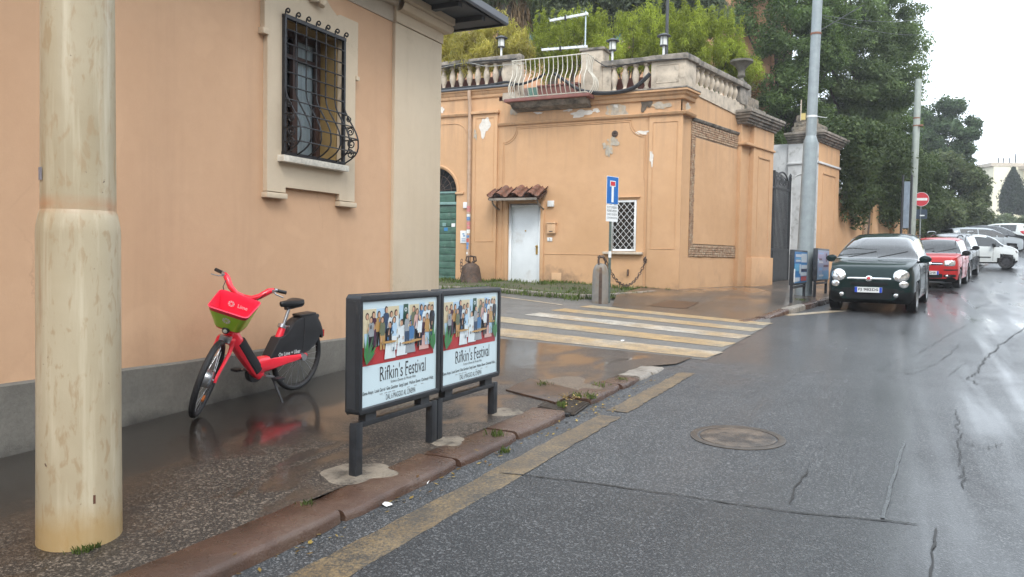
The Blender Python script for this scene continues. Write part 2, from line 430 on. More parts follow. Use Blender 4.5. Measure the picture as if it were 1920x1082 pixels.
M['road_b'] = wet_asphalt('darker_road_patch_asphalt', (.019,.020,.022), (.033,.034,.036), (.14,.142,.145), film_road, (.09, .33), 95, (.5,.82), grain=.6)
sm_ = [hit(*p) for p in ((935,887),(1100,906),(1300,935),(1480,962),(1650,977),(1725,986))]
rows = []
for k in range(31):
    x = lerp(sm_[0][0], sm_[-1][0], k/30); yt = interp(x, [q[0] for q in sm_], [q[1] for q in sm_])
    rows.append([(lerp(x, x+(-.12 if k == 0 else 0), j/12), lerp(yt, -1.5, j/12), road_z(x, lerp(yt, -1.5, j/12))+.004) for j in range(13)])
MB().grid(rows, flip=True).build('road_patch', M['road_b'], road, smooth=True, fixn=True, sharp=80)
ribbon('patch_seam', [(935,887),(1100,906),(1300,935),(1480,962),(1650,977),(1725,986)], .018, M['crack'], road, off=.009, jit=.006, sub=10)
ribbon('patch_seam', [(1516,880),(1492,915),(1480,948)], .012, M['crack'], road, jit=.004)
ribbon('wet_sheen_line', [(1655,974),(1668,925),(1682,870),(1695,830)], .022, M['wet_sheen'], road, jit=.003, taper=False)  # light wet line on the asphalt, its sheen painted as a pale strip
ribbon('patch_seam', [(1752,990),(1750,1035),(1745,1090)], .012, M['crack'], road, jit=.006)

# near pavement
def walk_z(X, Y): return road_z(X, Y)+walk_h(X, Y)
KI = .34
def bumps(x, y): return .004*math.sin(1.7*x+.6*y)+.004*math.sin(2.9*y-1.1*x)
rows = []
for y in np.linspace(-4, 10.45, 70):
    xr = kerb_x(y)+.03-(KI if y < 9.3 else KI-.3*sm((y-9.3)/.6)); xl = -5.57 if y < 9.08 else -20
    if y > 10.2: xl = -20
    tt = np.linspace(0, 1, 26) if xl > -10 else np.linspace(0, 1, 26)
    rows.append([(lerp(xl, xr, t_), y, walk_z(lerp(xl, xr, t_), y)+bumps(lerp(xl, xr, t_), y)*(1 if y < 8 else .3)) for t_ in tt])
# rows past the corner go round it: split so that no quad crosses the house
i9 = next(i for i, r_ in enumerate(rows) if r_[0][0] < -10)
y9 = rows[i9-1][0][1]
ext = [[(x, y, walk_z(x, y)) for x in np.linspace(-20, -5.57, 20)] for y in (9.0, 9.5, 10.0, 10.45)]
for r_ in rows[i9:]:
    y = r_[0][1]; xr = r_[-1][0]
    for j, t_ in enumerate(np.linspace(0, 1, 26)): x = lerp(-5.57, xr, t_); r_[j] = (x, y, walk_z(x, y))
m = MB().grid(rows); m.grid(ext)
walk = tag(m.build('pavement', M['walk'], smooth=True, fixn=False, sharp=80), 'wet dark pavement beside the left house', kind='structure')

# kerb stones
def kerb_stone_mat():
    t = NT('red_brown_stone'); p = t.pos()
    a = t.ramp(t.noise(p, 2.2, 6, .65), [(.3, (.042,.025,.018)), (.52, (.080,.043,.029)), (.75, (.125,.085,.063))])
    a = t.mix(t.ramp(t.noise(p, 55, 4, .7), [(.5, 0), (.75, .6)]), a, (.06,.035,.025))
    t.col(a); t.rough(t.ramp(t.noise(p, 3.5, 4, .6), [(.35, .16), (.7, .5)])); t.bump(t.mix(.5, t.noise(p, 18, 6, .7), t.noise(p, 90, 4, .7)), .7, .014); return t.mat
M['kerb'] = kerb_stone_mat()
M['kerb_grey'] = plain('grey_travertine', (.24,.215,.185), .5, .25, 9, bump=.5, bscale=50, bdist=.008, dirt=((.09,.075,.06), 6, .5, .7))
def kerb(ya, yb, fx, fh, wdt, parent, mat, inner=True, yawj=0., hz=0.):
    m = MB(); n = max(3, int((yb-ya)/.12)); P = []
    for i in range(n+1):
        y = lerp(ya, yb, i/n); x = fx(y)+yawj*(i/n-.5)+rnd.uniform(-.004, .004)-(.02*max(0, 1-min(i, n-i)/1.2)); h = fh(y)+hz-(rnd.uniform(.0,.02) if rnd.random() < .12 else 0)
        zb = road_z(x, y)-.05; zt = road_z(x, y)+h; j = lambda: rnd.uniform(-.0045, .0045)
        P.append([(x, y, zb), (x+j(), y, zt-.035), (x-.012+j(), y, zt-.01), (x-.035, y, zt+j()*.5), (x-wdt*.5, y, zt+.002+j()*.5), (x-wdt+.015, y, zt+.002), (x-wdt, y, zt-.012), (x-wdt, y, zb)])
    m.grid(P); k = len(P[0]); o = len(m.v)-len(P)*k
    m.f += [tuple(range(o, o+k)), tuple(range(o+n*k, o+(n+1)*k))[::-1]]; m.m += [0, 0]
    return m.build('kerb_stone', mat, parent, smooth=True, sharp=50)
for a, b in ((-4,-2.6),(-2.6,-1.2),(-1.2,.1),(.1,1.1),(1.1,2.35),(2.35,3.64),(3.64,4.86),(4.86,5.72),(5.72,6.62)):
    kerb(a+.018, b-.018, kerb_x, lambda y: kerb_h(y), KI, walk, M['kerb'], yawj=rnd.uniform(-.012, .012), hz=rnd.uniform(-.008, .016))
for k, (a, b) in enumerate(((7.22,8.05),(8.06,8.62),(8.63,9.02),(9.03,9.5))):
    kerb(a, b, lambda y: kerb_x(y)-.03+.1*sm((7.6-y)/.4)*0, lambda y: kerb_h(y), KI-.05, walk, M['kerb_grey'] if k > 1 else M['kerb'], yawj=rnd.uniform(-.03, .03), hz=.008)

def blob(c, rx, ry, zf, off, n=40, jag=.14, seed=0, rings=4):
    rr = random.Random(seed); ph = [rr.uniform(0, 6.28) for _ in range(6)]; rows = []
    for i in range(rings+1):
        t_ = i/rings; row = []
        for k in range(n+1):
            a = 2*math.pi*(k % n)/n; q = 1+jag*sum(math.sin((j+2)*a+ph[j])/(1+.4*j) for j in range(5))*.6
            x, y = c[0]+rx*t_*q*math.cos(a), c[1]+ry*t_*q*math.sin(a)
            row.append((x, y, zf(x, y)+(off if i < rings else off-.008)))
        rows.append(row)
    return MB().grid(rows)
for k, (px, rx, ry) in enumerate((((672,886),.24,.24), ((838,826),.13,.17), ((950,772),.12,.2))):
    c = hit(*px, g=walk_z); blob(c, rx, ry, lambda x, y: walk_z(x, y)+bumps(x, y), .007, seed=k+2, jag=.22).build('concrete_patch', M['concrete'], walk, smooth=True, fixn=False, sharp=80)
# broken hollow with gravel, steel plate, drain mouth
M['gravel_bed'] = plain('gravel_bed', (.16,.12,.085), .7, .4, 60, bump=1, bscale=45, bdist=.03)
M['rust_plate'] = plain('wet_rusty_steel', (.055,.036,.028), .32, .3, 8, metal=.2, bump=.5, bscale=40, bdist=.004, dirt=((.11,.06,.035), 5, .5, .7))
M['drain_iron'] = plain('drain_iron', (.085,.07,.058), .45, .3, 12, metal=.5, bump=.3)
c = hit(1060, 722, g=walk_z); blob(c, .36, .5, walk_z, .006, seed=9, jag=.22).build('gravel_hollow', M['gravel_bed'], walk, smooth=True, fixn=False, sharp=80)
P = [hit(*p, g=walk_z) for p in ((948,732),(995,710),(1085,734),(1042,756))]
m = MB(); m.add([(q[0], q[1], walk_z(q[0], q[1])-.03) for q in P]+[(q[0], q[1], walk_z(q[0], q[1])+.012) for q in P], [(3,2,1,0),(4,5,6,7),(0,1,5,4),(1,2,6,5),(2,3,7,6),(3,0,4,7)])
m.build('metal_plate', M['rust_plate'], walk, bevel=.006)
dr = thing('drain_grate', 'rusty ribbed drain plate tilted in the broken kerb gap', 'drain', (kerb_x(6.9)-.1, 6.92, road_z(-2.7, 6.9)))
ux, uy = Vector((1, .07, -.10)).normalized(), Vector((-.07, 1, .035)).normalized(); un = ux.cross(uy)
o0 = Vector((kerb_x(6.9)-.36, 6.66, road_z(-2.7, 6.9)+.045)); rotm = Matrix((ux, uy, un)).transposed()
MB().obox(o0+ux*.19+uy*.26, (.38, .5, .012), rotm).build('plate', M['drain_iron'], dr)
for k in range(15): MB().obox(o0+ux*.19+uy*(.03+k*.033)+un*.01, (.36, .013, .012), rotm).build('rib', M['drain_iron'], dr)
MB().box(kerb_x(6.9)-.36, kerb_x(6.9)-.02, 6.63, 7.2, .1, road_z(-2.7, 6.9)+.02).build('sump', M['dark'], dr)

# far pavement
rows = []
for y in list(np.linspace(14.8, 26, 46))+[28,30,34,38,45,52,61]:
    xr = fkerb_x(y)-.18; xl = interp(y, [14.8, 14.9, 15.5, 17, 19.36, 19.4, 25, 31.5, 61], [-3.05, -4.0, -5.2, -5.6, -5.62, -4.9, -3.6, -2.3, 4.6])
    rows.append([(lerp(xl, xr, t_), y, road_z(lerp(xl, xr, t_), y)+fwalk_h(y)) for t_ in np.linspace(0, 1, 14)])
fwalk = tag(MB().grid(rows).build('far_pavement', M['fwalk'], smooth=True, fixn=False, sharp=80), 'wet brown pavement in front of the gate', kind='structure')
def fwalk_z(x, y): return road_z(x, y)+fwalk_h(y)
yy = 15.0
while yy < 44:
    ln = rnd.uniform(.8, 1.3); kerb(yy+.01, yy+ln-.01, fkerb_x, fwalk_h, .26, fwalk, M['kerb'] if rnd.random() < .5 else M['kerb_grey'], hz=.006); yy += ln
P = [hit(*p, off=.03) for p in ((1215,574),(1255,568),(1312,573),(1285,580))]
MB().add([(q[0], q[1], fwalk_z(q[0], q[1])+.006) for q in P], [(0,1,2,3)]).build('metal_plate', M['rust_plate'], fwalk, fixn=False)

# manhole
mh = thing('manhole_cover', 'round pale worn manhole cover set in the wet road', 'manhole cover', (-1.1, 6.6, road_z(-1.1, 6.6)))
M['cast'] = plain('worn_cast_iron', (.125,.095,.070), .42, .35, 7, metal=.1, bump=.8, bscale=60, bdist=.010, dirt=((.035,.028,.023), 5, .42, .60))
tl = Matrix(((1,0,0),(0,1,-.035),(0,.035,1)))
MB().lathe([(.305,-.03),(.305,.004),(.30,.007),(.18,.010),(.0001,.011)], 48, mh.location, tl, cap=False).build('lid', M['cast'], mh, smooth=True)
MB().lathe([(.385,-.03),(.382,.006),(.375,.009),(.325,.009),(.318,.003),(.318,-.03)], 48, mh.location, tl, cap=False).build('rim', M['drain_iron'], mh, smooth=True)
# ================================================================ left house
WX = -5.55
hs = thing('corner_house', 'low orange house with cream corner pilaster and barred window', 'house', (WX, 6, road_z(WX, 6)))
def wall_holes(m, us, vs, holes, f, depth=None, fd=None, mi=0):
    """rectangular wall in (u, v) with rectangular holes; f(u, v, d) -> point, d = depth into the wall."""
    U = sorted(set(us+[h[0] for h in holes]+[h[1] for h in holes])); V = sorted(set(vs+[h[2] for h in holes]+[h[3] for h in holes]))
    for a, b in zip(U[:-1], U[1:]):
        for c, d in zip(V[:-1], V[1:]):
            if any(h[0] <= a and b <= h[1] and h[2] <= c and d <= h[3] for h in holes): continue
            m.add([f(a, c, 0), f(b, c, 0), f(b, d, 0), f(a, d, 0)], [(0,1,2,3)], mi)
    for h in holes:
        q = [(h[0],h[2]),(h[1],h[2]),(h[1],h[3]),(h[0],h[3])]; dp = depth
        for k in range(4):
            a, b = q[k], q[(k+1) % 4]; m.add([f(*a, 0), f(*b, 0), f(*b, dp), f(*a, dp)], [(0,1,2,3)], mi)
m = MB()
wall_holes(m, [-8, 9.06], [-.4, 4.95], [(6.04, 6.96, 2.66, 4.05)], lambda u, v, d: (WX-d, u, v), .26)
m.add([(WX,9.06,-.4),(WX-9,9.06,-.4),(WX-9,9.06,4.95),(WX,9.06,4.95)], [(0,1,2,3)])
m.add([(WX,-8,-.4),(WX-9,-8,-.4),(WX-9,-8,4.95),(WX,-8,4.95)], [(0,1,2,3)])
m.add([(WX-9,-8,-.4),(WX-9,9.06,-.4),(WX-9,9.06,4.95),(WX-9,-8,4.95)], [(0,1,2,3)])
m.build('wall', M['orange'], hs, fixn=False)
def plinth_mat():
    t = NT('wet_grey_render'); p = t.pos(); z = t.sep(p)[2]; y = t.sep(p)[1]
    a = t.ramp(t.noise(p, 1.6, 6, .65), [(.32, (.125,.117,.102)), (.7, (.20,.187,.162))])
    a = t.mix(t.ramp(t.noise(p, 26, 5, .7), [(.4, 0), (.75, .5)]), a, (.085,.079,.068))
    damp = t.math('SUBTRACT', t.math('ADD', t.math('MULTIPLY', y, .035), .22), z)
    damp = t.math('ADD', damp, t.math('MULTIPLY', t.math('SUBTRACT', t.noise(p, 3.5, 5, .65), .5), .35))
    dm = t.ramp(damp, [(.0, 0), (.14, .8)])
    a = t.mix(dm, a, (.04,.037,.033)); t.col(a)
    t.rough(t.math('SUBTRACT', .85, t.math('MULTIPLY', dm, .4))); t.bump(t.mix(.4, t.noise(p, 30, 6, .7), t.noise(p, 120, 3, .6)), .6, .012); return t.mat
M['plinth'] = plinth_mat()
n = 40; rows = []
for i in range(n+1):
    y = lerp(-8, 9.10, i/n); zt = .745+.006*math.sin(2.3*y)+rnd.uniform(-.004, .004); zb = walk_z(WX, y)-.04
    rows.append([(WX+.052, y, zb), (WX+.05+rnd.uniform(-.003,.003), y, lerp(zb, zt, .5)), (WX+.046, y, zt-.012), (WX+.03, y, zt), (WX-.02, y, zt+.004)])
m = MB().grid(rows); m.add([(WX+.052,9.10,.3),(WX-8,9.10,.3),(WX-8,9.10,.75),(WX+.046,9.10,.745)], [(0,1,2,3)])
m.build('plinth', M['plinth'], hs, smooth=True, fixn=False, sharp=50)
MB().box(WX-.03, WX+.045, 8.0, 9.085, .752, 4.515).build('pilaster', M['cream'], hs, bevel=.008)
MB().box(WX-.03, WX+.018, -8, 7.995, 4.52, 4.90).build('frieze', M['frieze'], hs, bevel=.006)
m = MB().box(WX-.03, WX+.06, 8.0, 9.10, 4.522, 4.90)
m.build('pilaster_capital', M['cream'], hs, bevel=.006)
prof = [(.02,4.655),(.10,4.66),(.13,4.675),(.15,4.71),(.155,4.75),(.14,4.775),(.165,4.79),(.165,4.875),(.02,4.875)]
m = MB(); A = [(WX+q[0], 8.02, q[1]) for q in prof]; B = [(WX+q[0]+.0, 9.06+q[0], q[1]) for q in prof]; Cc = [(WX-8, 9.06+q[0], q[1]) for q in prof]
m.grid([A, B, Cc]); m.build('cornice', M['cream'], hs, smooth=True, sharp=30)
prof2 = [(q[0]*.5, q[1]+.05) for q in prof[:-2]]+[(.03, 4.88)]
m = MB(); m.grid([[(WX+.018+q[0], y, q[1]) for q in prof2] for y in (-8, 8.0)]); m.build('cornice_strip', M['frieze'], hs, smooth=True, sharp=30)
EX, EY, EZ = -4.90, 9.76, 4.885
m = MB().box(WX-9, EX-.05, -8, EY-.05, EZ+.005, EZ+.05); m.build('soffit', M['soffit'], hs)
m = MB(); pf = [(0,EZ-.004),(.02,EZ-.006),(.035,EZ+.02),(.03,EZ+.11),(.0,EZ+.125),(-.06,EZ+.125),(-.06,EZ+.0)]
m.grid([[(EX+a, -8, z) for a, z in pf], [(EX+a, EY+a, z) for a, z in pf], [(WX-9, EY+a, z) for a, z in pf]]); m.build('eave_gutter', M['gutter_dark'], hs, smooth=True, sharp=30)
for k, yy in enumerate(np.arange(-7.5, 9.4, .62)): MB().box(WX+.06, EX-.09, yy, yy+.09, EZ-.06, EZ+.004).build('rafter', M['soffit'], hs)
m = MB(); m.add([(EX, -8, EZ+.13),(EX, EY, EZ+.13),(WX-4.2,EY-4,EZ+1.7),(WX-4.2,-8,EZ+1.7)], [(0,1,2,3)]); m.add([(EX,EY,EZ+.13),(WX-9,EY,EZ+.13),(WX-9,EY-4,EZ+1.7),(WX-4.2,EY-4,EZ+1.7)], [(0,1,2,3)])
M['terracotta'] = plain('terracotta', (.165,.075,.05), .7, .35, 10, bump=.4, dirt=((.10,.075,.06), 8, .5, .7))
m.build('roof', M['terracotta'], hs)
# window: surround, ornament, sill
fr = lambda d: dict(o=(WX-.02, 0, 0), ux=(0,1,0), uy=(0,0,1), un=(1,0,0), d=d)
outl = [(5.83,2.30),(6.09,2.30),(6.09,2.355),(6.98,2.355),(6.98,2.285),(7.25,2.285),(7.25,3.70),(7.29,3.70),(7.29,4.30),(6.93,4.30),(6.88,4.33),(6.55,4.60),(6.2,4.34),(6.15,4.30),(5.79,4.30),(5.79,3.86),(5.83,3.86)]
m = MB()
# frame built as four bands round the opening so that the opening stays free
bands = [[(5.83,2.30),(6.09,2.30),(6.09,2.355),(6.94,2.355),(6.94,2.285),(7.21,2.285),(7.21,2.66),(5.83,2.66)],
         [(5.83,2.66),(6.04,2.66),(6.04,4.05),(5.79,4.05),(5.79,3.86),(5.83,3.86)],
         [(6.96,2.66),(7.21,2.66),(7.21,3.70),(7.25,3.70),(7.25,4.05),(6.96,4.05)],
         [(5.79,4.05),(7.25,4.05),(7.25,4.30),(6.93,4.30),(6.88,4.275),(6.78,4.33),(6.66,4.43),(6.56,4.62),(6.44,4.43),(6.32,4.33),(6.2,4.275),(6.15,4.30),(5.79,4.30)]]
for b in bands: m.prism(b, **fr(.075))
m.build('window_surround', M['cream'], hs)
for y0, y1, z0 in ((5.81,6.10,2.235),(6.93,7.23,2.22)):
    MB().box(WX-.01, WX+.075, y0, y1, z0, z0+.055).build('surround_foot', M['cream'], hs, bevel=.01)
MB().box(WX-.01, WX+.07, 5.76, 5.84, 3.80, 3.86).build('surround_corbel', M['cream'], hs, bevel=.008)
MB().box(WX-.01, WX+.07, 7.21, 7.27, 3.65, 3.70).build('surround_corbel', M['cream'], hs, bevel=.008)
m = MB(); m.lathe([(.001,-.10),(.06,-.10),(.085,-.05),(.075,.02),(.05,.08),(.001,.09)], 16, (WX+.07, 6.46, 4.40), Matrix.Rotation(.25, 3, 'X')); m.lathe([(.001,-.05),(.035,-.04),(.045,0),(.03,.05),(.001,.06)], 12, (WX+.12, 6.56, 4.31), Matrix.Rotation(-.5, 3, 'X'))
m.build('keystone_volute', M['cream'], hs, smooth=True)
MB().box(WX-.26, WX+.14, 6.03, 7.06, 2.60, 2.665).build('sill', M['white_stone'], hs, bevel=.006)
wd = MB(); WB = WX-.25
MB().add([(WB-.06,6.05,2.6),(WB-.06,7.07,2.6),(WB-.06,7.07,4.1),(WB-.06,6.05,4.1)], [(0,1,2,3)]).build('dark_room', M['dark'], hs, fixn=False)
win = MB()
for y0, y1 in ((6.10,6.16),(6.40,6.44),(6.55,6.63),(6.93,7.015)): win.box(WB-.02, WB+.035, y0, y1, 2.665, 4.05)
for z0, z1 in ((2.665,2.74),(3.96,4.05),(3.74,3.79)): win.box(WB-.018, WB+.03, 6.16, 6.96, z0, z1)
wo = win.build('window_sash', M['brown_wood'], hs, bevel=.005)
MB().add([(WB,6.16,2.7),(WB,6.96,2.7),(WB,6.96,4.0),(WB,6.16,4.0)], [(0,1,2,3)]).build('pane', M['glass'], wo, fixn=False)
rows = [[(WB-.035+.012*math.sin(y*95)+.006*math.sin(y*41), y, z) for z in (2.68,4.0)] for y in np.linspace(6.63,6.94,60)]
MB().grid(rows).build('curtain', M['curtain'], wo, smooth=True, fixn=False, sharp=80)
rows = [[(WB+.004, y, z) for z in (2.66,4.05)] for y in (6.99, 7.018)]
MB().box(WB+.035, WX-.004, 6.995, 7.016, 2.667, 4.045).build('ochre_jamb', M['ochre'], hs)
MB().box(WB+.035, WX-.004, 6.105, 6.99, 4.03, 4.048).build('ochre_head', M['ochre'], hs)
# grille
gr = MB(); gr.box(WX+.055, WX+.10, 6.085, 7.045, 4.02, 4.055); gr.box(WX+.055, WX+.10, 6.085, 7.045, 2.675, 2.705)
for y in (6.085, 7.015): gr.box(WX+.06, WX+.095, y, y+.03, 2.705, 4.02)
gro = gr.build('window_grille', M['iron'], hs)
def belly(z): return .085+(.20*sm((3.35-z)/.45) if z > 2.86 else .20*(1-((2.86-z)/.18)**2.2)) if z < 3.35 else .085
BY = np.linspace(6.105, 7.025, 7)
for y in BY:
    pts = [(WX+max(.05, belly(z)), y, z) for z in list(np.linspace(4.05, 3.35, 6))+list(np.linspace(3.28, 2.69, 16))]
    sp = [(WX+.085+.032-(.032-.0022*k)*math.cos(k*.62), y, 4.06+.02+(.032-.0022*k)*math.sin(k*.62)) for k in range(12)]
    MB().tube(sp[::-1]+pts, .0085, 6).build('vertical_bar', M['iron'], gro, smooth=True)
for z in np.linspace(3.91, 2.80, 9):
    b = belly(z)+.012
    pts = [(WX+.07, BY[0]-.012, z), (WX+b-.02, BY[0]-.012, z), (WX+b, BY[0]+.01, z), (WX+b, BY[-1]-.01, z), (WX+b-.02, BY[-1]+.012, z), (WX+.07, BY[-1]+.012, z)]
    MB().tube(pts, .0075, 6).build('cross_bar', M['iron'], gro, smooth=True)
def spiral(cx, cz, r0, turns, y, d=1, ph=0):
    K = int(turns*14); return [(cx+(r0*(1-.8*k/K))*math.cos(ph+d*k*2*math.pi/14), y, cz+(r0*(1-.8*k/K))*math.sin(ph+d*k*2*math.pi/14)) for k in range(K+1)]
for y in (BY[0]-.012, BY[-1]+.012):
    for cx, cz, r0, ph, d in ((.15,3.17,.035,1.6,1),(.17,3.03,.05,3.1,-1),(.185,2.90,.055,1.5,1),(.17,2.79,.055,3.1,-1)):
        MB().tube(spiral(WX+cx, cz, r0, 1.7, y, d, ph), .007, 5).build('scroll', M['iron'], gro, smooth=True)

for o_ in list(hs.children):
    if o_.name.split('.')[0] in ('window_grille', 'sill', 'window_sash', 'ochre_jamb', 'ochre_head', 'dark_room'): o_.location.y -= .06
# ================================================================ big cream pole
def pole_mat():
    t = NT('cream_peeling_paint'); p = t.pos(); z = t.sep(p)[2]
    a = t.ramp(t.noise(p, 1.3, 5, .6), [(.35, (.37,.305,.20)), (.7, (.455,.39,.275))])
    pt = t.noise(t.map(p, scale=(1, 1, .34)), 24, 5, .6, .5)
    a = t.mix(t.ramp(pt, [(.54, 0), (.63, .75)]), a, (.35,.255,.15))
    rn = t.noise(t.map(p, scale=(1, 1, .05)), 11, 4, .6); a = t.mix(t.math('MULTIPLY', t.ramp(rn, [(.60, 0), (.72, .6)]), t.ramp(t.noise(p, 2.2, 3), [(.45, 0), (.6, 1)])), a, (.27,.14,.07))
    a = t.mix(t.ramp(t.noise(t.map(p, scale=(1,1,.06)), 16, 4, .6), [(.5, 0), (.72, .55)]), a, (.62,.56,.42))
    ru = t.ramp(t.noise(p, 28, 3, .5), [(.73, 0), (.77, 1)]); a = t.mix(ru, a, (.10,.055,.04))
    cl = t.ramp(t.math('ABSOLUTE', t.math('SUBTRACT', z, 1.925)), [(0, .8), (.055, 0)]); a = t.mix(t.math('MULTIPLY', cl, t.ramp(t.noise(p, 7, 4), [(.3, .3), (.6, 1)])), a, (.44,.22,.11))
    ft = t.ramp(t.math('SUBTRACT', t.math('ADD', .42, t.math('MULTIPLY', t.noise(p, 10, 4), .12)), z), [(.06, 0), (.22, .7)]); a = t.mix(ft, a, (.38,.24,.085))
    t.col(a); t.rough(t.ramp(t.noise(p, 6, 4), [(.3, .3), (.7, .55)])); t.bump(t.mix(.5, pt, t.noise(p, 60, 4)), .25, .004); return t.mat
M['pole'] = pole_mat()
pp = hit(150, 1033, g=walk_z); _k = 1+.205/math.hypot(pp[0], pp[1]); PX, PY = pp[0]*_k, pp[1]*_k
pz = walk_z(PX, PY)
po = thing('utility_pole', 'thick cream painted pole with rust stains standing at the kerb', 'pole', (PX, PY, pz))
lean = Matrix.Rotation(R(.25), 3, 'Y')
MB().lathe([(.205,-.05),(.203,.02),(.199,.6),(.197,1.60),(.194,1.64),(.183,1.70),(.176,1.72)], 48, (PX,PY,pz), lean, cap=False).build('lower_shaft', M['pole'], po, smooth=True)
MB().lathe([(.176,1.715),(.173,2.2),(.158,5.),(.14,9.)], 48, (PX,PY,pz), lean).build('upper_shaft', M['pole'], po, smooth=True)
M['scrap'] = plain('grey_tape_scrap', (.22,.22,.26), .6, .4, 40)
for (a0, a1, z0, z1) in ((-2.62,-2.42,2.03,2.09),): pass
def on_pole(a0, a1, z0, z1, name, mat, r=.1775):
    rows = [[(PX+math.cos(lerp(a0,a1,i/6))*r, PY+math.sin(lerp(a0,a1,i/6))*r, z) for z in (z0, z1)] for i in range(7)]
    MB().grid(rows).build(name, mat, po, fixn=False)
ang0 = math.atan2(-PY, -PX)     # towards the camera
on_pole(ang0-1.35, ang0-1.08, pz+1.865, pz+1.93, 'tape_scrap', M['scrap'])
M['rust'] = plain('dark_rust', (.12,.05,.03), .7, .4, 40, bump=.4)
on_pole(ang0+.30, ang0+.36, pz+.22, pz+.265, 'rust_chip', M['rust'], .2035); on_pole(ang0-.02, ang0+.03, pz+1.36, pz+1.385, 'rust_chip', M['rust'], .1985)
# ================================================================ terrace building across the side street
FY = 19.3
A2 = R(13); D2 = Vector((math.sin(A2), math.cos(A2), 0)); N2 = Vector((math.cos(A2), -math.sin(A2), 0)); C2 = Vector((-4.78, 19.36, 0))
def W2(s, off, z): return C2+D2*s+N2*off+Vector((0, 0, z))
def facade_mat():
    t = NT('stained_orange_plaster'); p = t.pos(); x, y, z = t.sep(p)
    a = t.ramp(t.noise(p, .6, 6, .6), [(.33, (.505,.305,.165)), (.68, (.575,.355,.202))])
    a = t.mix(t.ramp(t.noise(p, 4, 6, .7), [(.42, 0), (.75, .35)]), a, (.42,.25,.14))
    st = t.noise(t.map(p, scale=(2, 2, .14)), 1.7, 5, .65)
    hi = t.ramp(z, [(0, 0), (1, 0)])
    up = t.ramp(t.math('MULTIPLY', t.math('SUBTRACT', z, 3.6), .4), [(0, 0), (1, 1)])
    a = t.mix(t.math('MULTIPLY', t.math('MULTIPLY', t.ramp(st, [(.48, 0), (.72, 1)]), up), .85), a, (.30,.20,.13))
    # rising damp: brown blotches near the foot, strongest between door and bollard
    dn = t.math('ADD', t.noise(p, 1.3, 6, .65), t.math('MULTIPLY', t.math('SUBTRACT', z, .9), -.26))
    zx = t.ramp(t.math('ABSOLUTE', t.math('ADD', x, 7.0)), [(.0, 1), (2.2, .35)])
    zx = t.math('SUBTRACT', 1, t.math('MULTIPLY', t.math('ABSOLUTE', t.math('ADD', x, 7.1)), .33), True)
    dm = t.math('MULTIPLY', t.ramp(dn, [(.42, 0), (.58, 1)]), t.math('ADD', t.math('MULTIPLY', zx, .6), .22))
    a = t.mix(dm, a, (.19,.13,.09))
    t.col(a); t.set(Roughness=.88); t.b.inputs['Specular IOR Level'].default_value = .2
    t.bump(t.mix(.5, t.noise(p, 22, 6, .7), t.noise(p, 110, 3, .6)), .45, .01); return t.mat
M['fac'] = facade_mat()
M['stone'] = plain('weathered_stone', (.47,.40,.315), .85, .22, 5, bump=.5, bscale=35, bdist=.01, dirt=((.15,.135,.115), 4, .56, .75))
M['stone_dark'] = plain('black_weathered_stone', (.25,.22,.185), .9, .35, 6, bump=.7, bscale=30, bdist=.015, dirt=((.075,.072,.065), 3.5, .46, .66))
M['white_paint'] = plain('white_door_paint', (.66,.70,.72), .45, .06, 3, dirt=((.5,.5,.48), 2, .6, .8))
M['white_metal'] = plain('white_metal', (.68,.70,.70), .4, .08, 10)
M['green'] = plain('green_shutter_paint', (.050,.115,.083), .5, .3, 7, dirt=((.16,.22,.19), 5, .58, .8), bump=.2)
M['green_pale'] = plain('pale_green_paint', (.16,.27,.25), .5, .2, 7)
M['tan_pipe'] = plain('tan_painted_pipe', (.42,.29,.20), .5, .15, 8)
M['brass'] = plain('brass', (.45,.30,.09), .35, .1, 8, metal=.8)
M['rusty'] = plain('brown_rust_iron', (.075,.05,.038), .75, .4, 14, metal=.1, bump=.6, bscale=50, bdist=.006, dirt=((.13,.07,.04), 9, .5, .7))
M['patch_white'] = plain('bare_white_plaster', (.62,.58,.52), .9, .15, 12, bump=.5)
M['patch_grey'] = plain('grey_cement_patch', (.36,.32,.26), .9, .25, 9, bump=.6, dirt=((.50,.33,.18), 7, .5, .65))
M['mould'] = plain('black_mould', (.10,.08,.06), .9, .4, 9)
M['red_paint'] = plain('oxblood_paint', (.20,.075,.06), .6, .2, 6)
M['plate_white'] = plain('white_plate', (.68,.69,.68), .45, .05, 6)
M['blue_print'] = plain('blue_print', (.03,.17,.36), .4, .08, 6)
M['black_print'] = plain('black_print', (.03,.03,.035), .5, .1, 6)

fb = thing('terrace_building', 'peeling orange garden building with balustraded roof terrace', 'building', (-8, FY, .9))
m = MB(); AX, AR, AZ = -11.84, .69, 3.5
wall_holes(m, [-15, -9.84, -4.80], [.3, 5.95], [(-9.5,-8.53,.97,3.14), (-6.55,-5.87,1.87,3.19), (AX-AR,AX+AR,.6,4.22)], lambda u, v, d: (u, FY+d, v), .22)
arc = [(AX+AR*math.cos(a), AZ+AR*math.sin(a)) for a in np.linspace(0, math.pi, 25)]
for (a, b) in zip(arc[:-1], arc[1:]): m.add([(a[0],FY,a[1]),(a[0],FY,4.22),(b[0],FY,4.22),(b[0],FY,b[1])], [(0,1,2,3)]); m.add([(a[0],FY,a[1]),(b[0],FY,b[1]),(b[0],FY+.2,b[1]),(a[0],FY+.2,a[1])], [(0,1,2,3)])
m.add([(-15,FY,5.95),(-9.84,FY,5.95),(-9.84,FY,6.28),(-15,FY,6.28)], [(0,1,2,3)])
